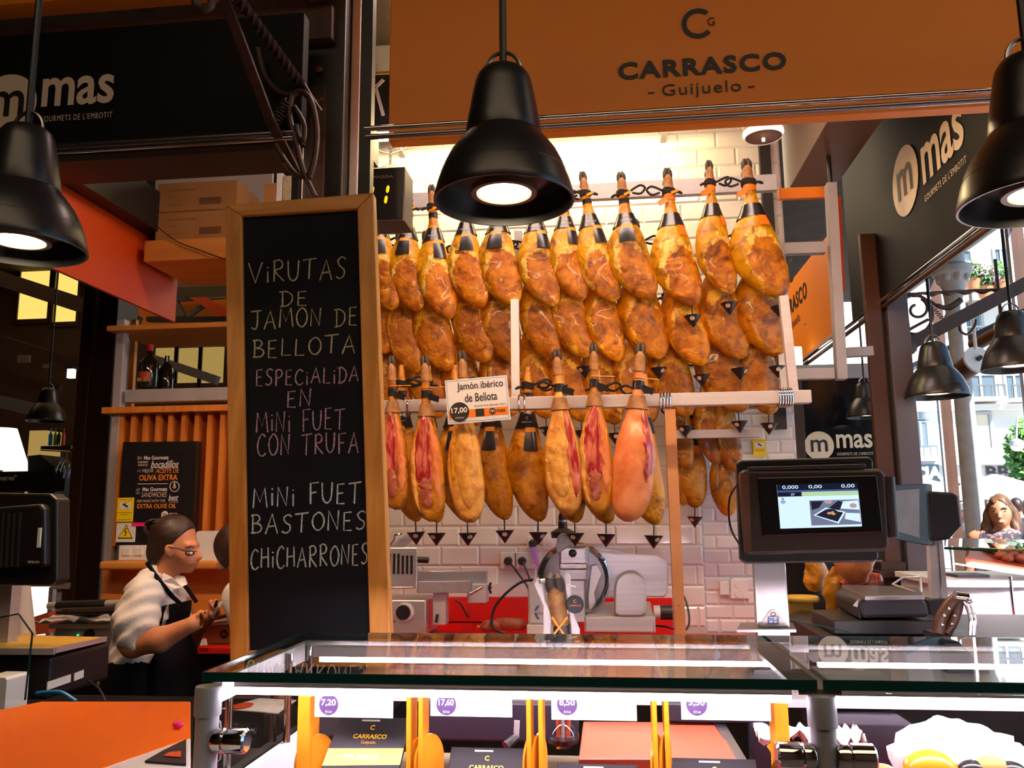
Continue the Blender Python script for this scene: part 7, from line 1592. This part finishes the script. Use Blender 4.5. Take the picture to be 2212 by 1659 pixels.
for i, (a, b, r) in enumerate((((2062, 815), (2110, 778), .075), ((2105, 745), (2165, 712), .05))):
    tt = thing('awning_roller', ['thick brown roller with white end disc before the window', 'thin brown roller above the thick one'][i], 'roller', P(*b, 6.0), 'rolled awnings')
    A, B = P(*a, 6.2), P(*b, 5.9); part('roll', MB().tube([A, B], r, 18), 'brown_column', tt); part('end_disc', MB().tube([B, B+(B-A).normalized()*.02], r*1.25, 20), 'white_paint', tt); part('pin', MB().tube([B, B+(B-A).normalized()*.05], r*.22, 10), 'dark_paint', tt)
    part('strap', MB().tube([B+Vector((0, 0, r)), B+Vector((0, 0, .5))], .012, 8), 'white_paint' if i == 0 else 'dark_paint', tt)
# seat and stool seen through the right half of the case
single('red_bench', MB().box((P(2040, 1560, 2.95).x, 2.95, 0), (P(2300, 1560, 2.95).x+.5, 3.3, P(2150, 1548, 2.95).z)), 'deck_red', 'dark red bench beyond the right half of the case', 'bench', bevel=.01)
t = thing('bar_stool', 'dark bar stool beyond the right half of the case', 'stool', P(1985, 1600, 2.55))
for i, (a, b) in enumerate((((1965, 1520), (1950, 1625)), ((2000, 1520), (2010, 1625)), ((1990, 1515), (1990, 1600)))): part('leg', MB().tube([P(*a, 2.5+.05*i), P(*b, 2.5+.05*i)], .012, 8), 'brown_black', t)
part('rung', MB().tube([P(1958, 1570, 2.5), P(2006, 1568, 2.55)], .009, 8), 'brown_black', t); part('seat', MB().box((P(1955, 1518, 2.45).x, 2.45, P(1985, 1520, 2.5).z), (P(2015, 1518, 2.5).x, 2.65, P(1985, 1510, 2.5).z)), 'brown_black', t)
# ================================================================== PEOPLE (implicit surfaces, one skin each)
def cone(a, b, r1, r2, k=.02): return ('c', np.array(a, float), np.array(b, float), r1, r2, k)
def ell(c, r, k=.02, rot=0.): return ('e', np.array(c, float), np.array(r, float), rot, None, k)
def prim_d(p, q):
    if p[0] == 'c':
        a, b, r1, r2 = p[1:5]; ba = b-a; L2 = max(ba@ba, 1e-9); t = np.clip(((q-a)@ba)/L2, 0, 1)
        return np.linalg.norm(q-a-t[:, None]*ba, axis=1)-(r1+(r2-r1)*t)
    c, r, rot = p[1:4]; d = q-c
    if rot:
        cs, sn = math.cos(rot), math.sin(rot); d = np.stack([cs*d[:, 0]-sn*d[:, 2], d[:, 1], sn*d[:, 0]+cs*d[:, 2]], 1)
    k0 = np.linalg.norm(d/r, axis=1); k1 = np.linalg.norm(d/(r*r), axis=1)+1e-9
    return k0*(k0-1)/k1
def smin(a, b, k):
    h = np.maximum(k-np.abs(a-b), 0)/k; return np.minimum(a, b)-h*h*k/4
def field(prims, grow=0.):
    def f(q):
        d = None
        for p in prims:
            e = prim_d(p, q); d = e if d is None else smin(d, e, p[5])
        return d-grow
    return f
def net(f, lo, hi, res):
    lo, hi = np.array(lo, float), np.array(hi, float); n = np.maximum(((hi-lo)/res).astype(int)+1, 3)
    ax = [lo[i]+res*np.arange(n[i]) for i in range(3)]; G = np.stack(np.meshgrid(*ax, indexing='ij'), -1).reshape(-1, 3)
    Fv = np.empty(len(G)); 
    for s in range(0, len(G), 400000): Fv[s:s+400000] = f(G[s:s+400000])
    Fv = Fv.reshape(n); ins = Fv < 0
    nx, ny, nz = n; acc = np.zeros((nx-1, ny-1, nz-1, 3)); cnt = np.zeros((nx-1, ny-1, nz-1))
    offs = [(i, j, k) for i in (0, 1) for j in (0, 1) for k in (0, 1)]
    def sl(o): return Fv[o[0]:nx-1+o[0], o[1]:ny-1+o[1], o[2]:nz-1+o[2]]
    for a in offs:
        for d in range(3):
            if a[d] == 0:
                b = list(a); b[d] = 1; A, B = sl(a), sl(b); m = (A < 0) != (B < 0)
                t = np.where(m, A/np.where(m, A-B, 1), 0)
                for c in range(3): acc[..., c] += np.where(m, a[c]+(t if c == d else 0), 0)
                cnt += m
    act = cnt > 0; idx = -np.ones(act.shape, int); idx[act] = np.arange(act.sum()); ijk = np.argwhere(act)
    V = lo+res*(ijk+acc[act]/cnt[act][:, None]); faces = []
    for d in range(3):
        e1, e2 = (d+1) % 3, (d+2) % 3
        s0 = [slice(None)]*3; s1 = [slice(None)]*3; s0[d] = slice(0, -1); s1[d] = slice(1, None)
        m = ins[tuple(s0)] != ins[tuple(s1)]; q = np.argwhere(m); q = q[(q[:, e1] > 0) & (q[:, e2] > 0) & (q[:, e1] < n[e1]-1) & (q[:, e2] < n[e2]-1)]
        if not len(q): continue
        u = np.zeros(3, int); u[e1] = 1; w = np.zeros(3, int); w[e2] = 1
        g = lambda x: idx[x[:, 0], x[:, 1], x[:, 2]]
        fc = np.stack([g(q-u-w), g(q-w), g(q), g(q-u)], 1); faces.append(fc[(fc >= 0).all(1)])
    mb = MB(); mb.v = [Vector(v) for v in V]; mb.f = [tuple(int(i) for i in r) for r in np.concatenate(faces)] if faces else []; mb.smooth = True
    return mb
# ------------------------------------------------------------------ the clerk
YK = 3.25
def C(x, y, dy=0.): return np.array(P(x, y, YK+dy))
def CV(x, y, dy=0.): return P(x, y, YK+dy)
pr = thing('person', 'clerk in white shirt, black apron and glasses, looking down at her hands', 'person', (P(330, 1400, YK).x, YK, 0))
head = [ell(C(375, 1163), (.088, .076, .092), .02), ell(C(391, 1192), (.048, .058, .066), .03), cone(C(378, 1211), C(408, 1227), .040, .021, .03), cone(C(417, 1182), C(432, 1203), .007, .0105, .012), ell(C(424, 1206), (.012, .014, .006), .010), ell(C(415, 1178), (.022, .045, .012), .02), ell(C(418, 1214.5), (.013, .020, .0065), .007), ell(C(417, 1221), (.013, .018, .0065), .007), ell(C(408, 1206), (.03, .05, .03), .03),
        ell(C(365, 1188, -.070), (.017, .012, .027), .006, -.2), ell(C(365, 1188, .070), (.017, .012, .027), .006)]
def chain(pts, rs, k=.008): return [cone(pts[i], pts[i+1], rs[i], rs[i+1], k) for i in range(len(pts)-1)]
arms = chain([C(312, 1285, -.15), C(288, 1392, -.21), C(345, 1382, -.22), C(412, 1350, -.21)], [.06, .046, .044, .028], .02)+chain([C(360, 1285, .15), C(408, 1385, .17), C(452, 1330, .0)], [.05, .042, .027], .02)
# near hand: palm, four curled fingers, thumb
hn = [ell(C(424, 1344, -.20), (.030, .020, .026), .015)]
for i, (y0, y1, ln) in enumerate(((1331, 1331, 30), (1337, 1338, 32), (1344, 1346, 30), (1351, 1353, 25))):
    hn += chain([C(428, y0, -.205+.006*i), C(428+ln*.55, y0-5, -.215+.006*i), C(428+ln*.95, y1-1, -.20), C(428+ln*.8, y1+6, -.185)], [.0095, .0092, .0085, .0075], .006)
hn += chain([C(418, 1334, -.195), C(434, 1324, -.18), C(450, 1327, -.17)], [.011, .010, .0085], .006)
hf = [ell(C(462, 1322, -.04), (.026, .022, .030), .015)]
for i, (dx, dy_) in enumerate(((-12, -12), (-3, -16), (6, -15), (13, -10))):
    hf += chain([C(464+dx*.5, 1312, -.04-.014*i), C(468+dx, 1303+dy_*.2, -.07-.012*i), C(472+dx*.9, 1312, -.10-.008*i)], [.0095, .009, .0075], .006)
hf += chain([C(458, 1326, -.06), C(466, 1332, -.10), C(470, 1326, -.125)], [.0105, .0095, .008], .006)
neck = [cone(C(366, 1210), C(346, 1258), .050, .062, .03)]
torso_in = [ell(C(330, 1330), (.10, .14, .16), .03)]
body = field(head+neck+torso_in+arms+hn+hf)
lo = np.minimum(C(262, 1480, -.30), C(262, 1480, .28)); lo = np.array([C(262, 1300).min() if False else C(262, 1300)[0], YK-.30, C(300, 1478)[2]]); hi = np.array([C(492, 1300)[0], YK+.26, C(370, 1105)[2]])
lpart_body = part('body', net(body, lo, hi, .0048), 'skin', pr)
shirt_p = [ell(C(338, 1300), (.105, .165, .105), .04), ell(C(322, 1345), (.125, .16, .13), .05), ell(C(318, 1420), (.135, .165, .12), .05), ell(C(305, 1465), (.145, .17, .06), .05), cone(C(318, 1262, -.10), C(350, 1262, .12), .055, .055, .05), cone(C(345, 1240), C(335, 1270), .060, .08, .03),
           cone(C(312, 1284, -.15), C(292, 1345, -.20), .072, .080, .03), cone(C(292, 1345, -.20), C(289, 1372, -.212), .078, .066, .02), cone(C(360, 1285, .15), C(388, 1345, .17), .07, .065, .03)]
sf0 = field(shirt_p)
zhem = float(C(300, 1468)[2]); zneck = float(C(345, 1236)[2]); nk = field([cone(C(375, 1200), C(358, 1250), .056, .060)])
cuff_a, cuff_d = C(289, 1374, -.212), (C(289, 1374, -.212)-C(292, 1340, -.2)); cuff_d /= np.linalg.norm(cuff_d)
def wr(q):   # folds of the cloth
    return .0035*np.sin(q[:, 2]*52+q[:, 0]*38)*np.sin(q[:, 0]*24-q[:, 2]*16+1.3)+.004*np.sin(q[:, 2]*95-q[:, 0]*70+q[:, 1]*30)
def sfn(q):
    d = sf0(q)+wr(q); d = np.maximum(d, zhem+.010*np.sin(q[:, 0]*26)-q[:, 2]); d = np.maximum(d, -nk(q)); 
    near = q[:, 1] < YK-.13
    d = np.where(near, np.maximum(d, np.where(q[:, 0] < C(318, 1380)[0], np.minimum((q-cuff_a)@cuff_d, .05), -1) if False else d), d)
    return d
lo2 = np.array([C(225, 1300)[0], YK-.30, zhem-.04]); hi2 = np.array([C(425, 1300)[0], YK+.27, C(345, 1205)[2]])
part('shirt', net(sfn, lo2, hi2, .0062), 'shirt', pr)
# collar: two folded flaps
def trace(fn, px, py, y0=2.6, y1=3.8, off=.004):
    ys = np.arange(y0, y1, .004); pts = np.array([tuple(P(px, py, y)) for y in ys]); v = fn(pts); k = np.argmax(v < 0)
    return P(px, py, ys[k]-off) if v[k] < 0 else P(px, py, YK-.1)
cl = MB().prism([CV(352, 1238, -.085), CV(372, 1248, -.10), CV(392, 1268, -.085), CV(378, 1272, -.11), CV(350, 1256, -.105)], (0, .006, 0)); part('collar', cl, 'shirt', pr); part('collar', MB().prism([CV(376, 1240, .0), CV(398, 1246, -.02), CV(404, 1262, -.03), CV(392, 1268, -.06), CV(380, 1256, -.04)], (0, .006, 0)), 'shirt', pr)
# apron: front of the torso, bib and straps
xa_t, xa_b = C(388, 1300)[0], C(345, 1470)[0]; zt_a = C(400, 1300)[2]; zb_a = .55
skirt = field(shirt_p+[cone(C(335, 1440), np.array([C(340, 1500)[0], YK, .6]), .15, .17, .05)], .012)
def apf(q):
    d = skirt(q); u = (zt_a-q[:, 2])/(zt_a-C(300, 1470)[2]); x0 = xa_t+(xa_b-xa_t)*np.clip(u, 0, 1)**2.2
    d = np.maximum(d, (x0-q[:, 0])*.9); d = np.maximum(d, q[:, 2]-zt_a-.0); d = np.maximum(d, np.abs(q[:, 1]-YK)-.145); d = np.maximum(d, -sf0(q)-.004); return d
part('apron', net(apf, [C(330, 1300)[0], YK-.2, zb_a], [C(440, 1300)[0], YK+.2, zt_a+.03], .0075), 'apron', pr)
st = MB(); pp_ = [trace(sfn, x, y, off=.006) for x, y in ((316, 1213), (328, 1232), (345, 1255), (362, 1276), (376, 1292), (389, 1304))]; pp_[0] = CV(318, 1216, -.07); st.tube(smooth_path(pp_, 4), .009, 6); part('apron_strap', st, 'apron', pr); part('apron_strap', MB().tube([CV(397, 1262, -.02), CV(412, 1282, -.03), CV(424, 1300, -.04)], .008, 6), 'apron', pr)
leg = field([ell(C(312, 1475), (.15, .17, .12), .05), cone(np.array([C(310, 1480)[0], YK-.09, .95]), np.array([C(312, 1480)[0], YK-.1, .08]), .11, .06, .03), cone(np.array([C(312, 1480)[0], YK+.09, .95]), np.array([C(314, 1480)[0], YK+.1, .08]), .11, .06, .03), cone(np.array([C(312, 1480)[0], YK-.1, .05]), np.array([C(312, 1480)[0]+.14, YK-.1, .04]), .05, .04, .03), cone(np.array([C(312, 1480)[0], YK+.1, .05]), np.array([C(312, 1480)[0]+.14, YK+.1, .04]), .05, .04, .03)])
part('trousers', net(leg, [C(310, 1480)[0]-.25, YK-.25, -.0], [C(310, 1480)[0]+.3, YK+.25, 1.02], .014), 'trouser', pr)
# hair
hair_s = field([ell(C(373, 1161), (.094, .083, .096), .02), ell(C(352, 1195), (.060, .070, .060), .03)]); fa, fb = C(421, 1136), C(376, 1194); fn_ = np.array([-(fb-fa)[2], 0, (fb-fa)[0]]); fn_ /= np.linalg.norm(fn_)
if fn_[0] < 0: fn_ = -fn_
earc = C(366, 1189)
def hf_(q):
    d = hair_s(q)+.0006*np.sin(q[:, 0]*90-q[:, 2]*60)*np.sin(q[:, 2]*150); e = np.maximum((q-fa)@fn_, -1.); d = np.maximum(d, e)
    na, nb = C(369, 1196), C(343, 1222); n2 = np.array([-(nb-na)[2], 0, (nb-na)[0]]); n2 = n2/np.linalg.norm(n2); n2 = n2 if n2[0] > 0 else -n2
    d = np.maximum(d, (q-na)@n2*1.0)
    return np.maximum(d, -(np.linalg.norm((q-earc)*np.array([1, .3, 1]), axis=1)-.016))
part('hair', net(hf_, [C(322, 1160)[0], YK-.11, C(350, 1228)[2]], [C(425, 1160)[0], YK+.11, C(370, 1105)[2]], .004), 'hair', pr)
bun = MB().sphere(CV(336, 1140), .030, 16, 10, (1, 1, 1.05))
for k in range(5): a0_ = k*1.25; bun.tube([CV(336, 1140)+Vector((math.cos(a+a0_)*.030, math.sin(a)*.028, math.sin(a+a0_)*.030)) for a in [2*math.pi*j/14 for j in range(14)]], .008, 6, closed=True)
part('hair_bun', bun, 'hair', pr); part('hair_clip', MB().tube([CV(330, 1128, -.03), CV(337, 1124, -.034), CV(344, 1128, -.032)], .0025, 6), 'chrome', pr)
# face details
gl = MB().tube([CV(364, 1181, -.078), CV(385, 1185, -.076), CV(402, 1191, -.066)], .0034, 6); gl.tube([CV(410+9*math.cos(a), 1195+4.6*math.sin(a), -.048-.012*math.cos(a+3.1)) for a in [2*math.pi*j/16 for j in range(16)]], .0032, 6, closed=True); gl.tube([CV(419, 1192, -.045), CV(425, 1190, -.012)], .002, 6); gl.tube([CV(424+4*math.cos(a), 1194+6*math.sin(a), .015) for a in [2*math.pi*j/12 for j in range(12)]], .002, 6, closed=True)
part('glasses', gl, 'black_plastic', pr); part('lens', disc(MB(), CV(410, 1195, -.05), EX, EZ, S(8.5, YK), 16, S(4.3, YK)), 'glass_clear', pr)
part('eye', MB().sphere(CV(412, 1195, -.043), .0075, 10, 8), 'eye_white', pr); part('eyebrow', MB().tube([CV(404, 1183, -.052), CV(412, 1180, -.05), CV(419, 1182, -.04)], .0028, 6), 'hair', pr); part('lips', MB().tube([CV(413, 1218, -.024), CV(420, 1217.5, -.016), CV(423, 1217.5, 0), CV(420, 1217.5, .016)], .0040, 8), 'lip', pr)
single('till_receipt', MB().prism([CV(455, 1334, -.225), CV(468, 1309, -.225), CV(472, 1312, -.2), CV(460, 1336, -.2)], (0, .004, 0)), 'steel_dark', 'small dark card held between the clerk\'s fingers', 'card')
single('tissue', MB().grid(lambda a, b: CV(470+10*a, 1302+12*b-4*a, -.12+.02*math.sin(a*4+b*3)), 5, 5), 'paper', 'scrap of white paper in the clerk\'s far hand', 'paper')
# ------------------------------------------------------------------ other people
def person(label, loc, rz, h=1.65, skin='skin', top='cloth_white', bottom='cloth_dark', hair='hair', longhair=False, sleeves=True, res=.012, arm=None, face=True, group=None):
    s = h/1.65; t = thing('person', label, 'person', loc, group); t.rotation_euler = (0, 0, rz)
    ar = arm or (((.23, .0, 1.08), (.22, -.08, .86)), ((-.23, .0, 1.08), (-.22, -.08, .86)))
    hd = [ell((0, .005, 1.535), (.074, .092, .104)), ell((0, -.035, 1.505), (.060, .062, .085), .03), ell((0, -.066, 1.445), (.028, .026, .022), .03), cone((0, -.098, 1.515), (0, -.110, 1.488), .007, .012, .012), ell((0, -.092, 1.455), (.022, .010, .010), .01), cone((0, .01, 1.47), (0, .005, 1.36), .050, .055, .03), ell((.074, .0, 1.51), (.010, .017, .028), .008), ell((-.074, .0, 1.51), (.010, .017, .028), .008)]
    tr = [ell((0, 0, 1.22), (.155, .095, .17), .04), ell((0, 0, 1.05), (.122, .088, .15), .04), ell((0, 0, .92), (.165, .11, .13), .04), cone((-.13, .005, 1.345), (.13, .005, 1.345), .058, .058, .04)]
    ua, fo = [], []
    for (e, w), sx in zip(ar, (1, -1)):
        ua.append(cone((sx*.175, 0, 1.335), e, .052, .040, .03)); fo.append(cone(e, w, .040, .026, .02)); w = np.array(w); dv = w-np.array(e); dv = dv/np.linalg.norm(dv); pa = w+dv*.05; fo.append(ell(tuple(pa), (.022, .034, .045), .02))
        for k in range(4): b_ = pa+np.array((0, -.024+.016*k, 0))+dv*.03; fo.append(cone(b_, b_+dv*(.055+.012*(k in (1, 2))), .0095, .0075, .006))
        fo.append(cone(pa+np.array((0, -.028, 0)), pa+np.array((0, -.055, 0))+dv*.035, .011, .009, .006))
    lg = []
    for sx in (1, -1): lg += [cone((sx*.085, 0, .9), (sx*.09, -.01, .48), .088, .056, .03), cone((sx*.09, -.01, .48), (sx*.09, .02, .09), .056, .038, .02), cone((sx*.09, .03, .045), (sx*.10, -.13, .035), .042, .033, .02)]
    def N(f, lo, hi, r): m = net(f, lo, hi, r); m.v = [v*s for v in m.v]; return m
    lpart('body', N(field(hd+tr+ua+fo), (-.36, -.34, .8), (.36, .25, 1.66), res), skin, t)
    tp = field(tr[:3]+([tr[3]] if sleeves else [cone((-.10, .005, 1.335), (.10, .005, 1.335), .062, .062, .04)])+(ua if sleeves else []), .014)
    lpart('top', N(lambda q: np.maximum(tp(q), .84-q[:, 2]), (-.36, -.2, .8), (.36, .2, 1.48), res), top, t)
    lpart('trousers', N(field(lg+[tr[2]], .012), (-.3, -.22, -.02), (.3, .2, 1.06), .02), bottom, t)
    hs = field([ell((0, .012, 1.55), (.082, .098, .104), .02)]+([cone((.07, .03, 1.52), (.10, -.01, 1.30), .040, .052, .04), cone((-.07, .03, 1.52), (-.11, -.02, 1.28), .040, .056, .04), cone((0, .08, 1.5), (0, .08, 1.3), .06, .07, .04)] if longhair else []))
    def hf2(q):
        d = hs(q)+.003*np.sin(q[:, 2]*60+q[:, 0]*90)*(1 if longhair else .3)
        cut = np.maximum(-(q[:, 1]+.045), np.maximum(np.abs(q[:, 0])-.056, q[:, 2]-1.605)) # face window
        d = np.maximum(d, -np.maximum(np.maximum(q[:, 1]+.030, np.abs(q[:, 0])-.058), q[:, 2]-1.600+.8*np.abs(q[:, 0])))
        return d if longhair else np.maximum(d, np.where(q[:, 1] < .03, 1.53-q[:, 2], 1.47-q[:, 2]))
    lpart('hair', N(hf2, (-.2, -.14, 1.2), (.2, .2, 1.68), min(res, .009)), hair, t)
    if face:
        for sx in (1, -1):
            lpart('eye', MB().sphere((sx*.030*s, -.086*s, 1.527*s), .0105*s, 10, 8, (1.1, .6, .6)), 'hoof', t); lpart('eyebrow', MB().tube([(sx*.016*s, -.098*s, 1.548*s), (sx*.032*s, -.096*s, 1.553*s), (sx*.048*s, -.082*s, 1.546*s)], .0045*s, 6), hair, t)
        lpart('lips', MB().tube([(-.022*s, -.096*s, 1.452*s), (0, -.104*s, 1.454*s), (.022*s, -.096*s, 1.452*s)], [.003*s, .0065*s, .003*s], 8), 'lip', t)
    return t
yw = 6.4; cw = P(2162, 1110, yw)
person('woman with long wavy hair and patterned top beyond the counter', (cw.x, yw, 0), -.5, 1.66, 'skin_tan', 'dress', 'cloth_dark', 'hair_brown', True, False, .009)
c2 = P(518, 1110, 3.38)
pq = person('dark-haired colleague mostly hidden behind the chalkboard', (c2.x+.63, 3.38, 0), math.pi*.5, 1.66, 'skin', 'shirt', 'trouser', 'hair', False, True, .012)
pq.rotation_euler = (Matrix.Rotation(-.41, 3, 'Y') @ Matrix.Rotation(math.pi*.5, 3, 'Z')).to_euler()
c3 = P(4, 1300, 3.1)
person('colleague in white shirt behind the black rear display', (c3.x-.06, 3.05, 0), math.pi*.5, 1.62, 'skin', 'shirt', 'trouser', 'hair', False, True, .012, arm=(((.24, -.02, 1.08), (.10, -.28, 1.0)), ((-.24, -.02, 1.08), (-.10, -.28, 1.0))))
for i, (x, Y, top, rz, lab) in enumerate(((2196, 11.5, 'cloth_white', 2.8, 'man in white shirt seen from behind on the street'), (2134, 13.5, 'cloth_blue', 1.2, 'passer-by in blue beside the grey column'), (2122, 15, 'cloth_white', 2.2, 'far passer-by in pale clothes under the parasols'), (2228, 10.5, 'cloth_white', -1.5, 'passer-by in white at the right picture edge'), (2078, 14, 'cloth_dark', 2.6, 'dark-clothed passer-by behind the second scale display'))):
    q = P(x, 1100, Y); person(lab, (q.x, Y, 0), rz, 1.70, 'skin_tan', top, 'cloth_dark', 'hair', False, True, .02, face=False, group='passers-by on the street')
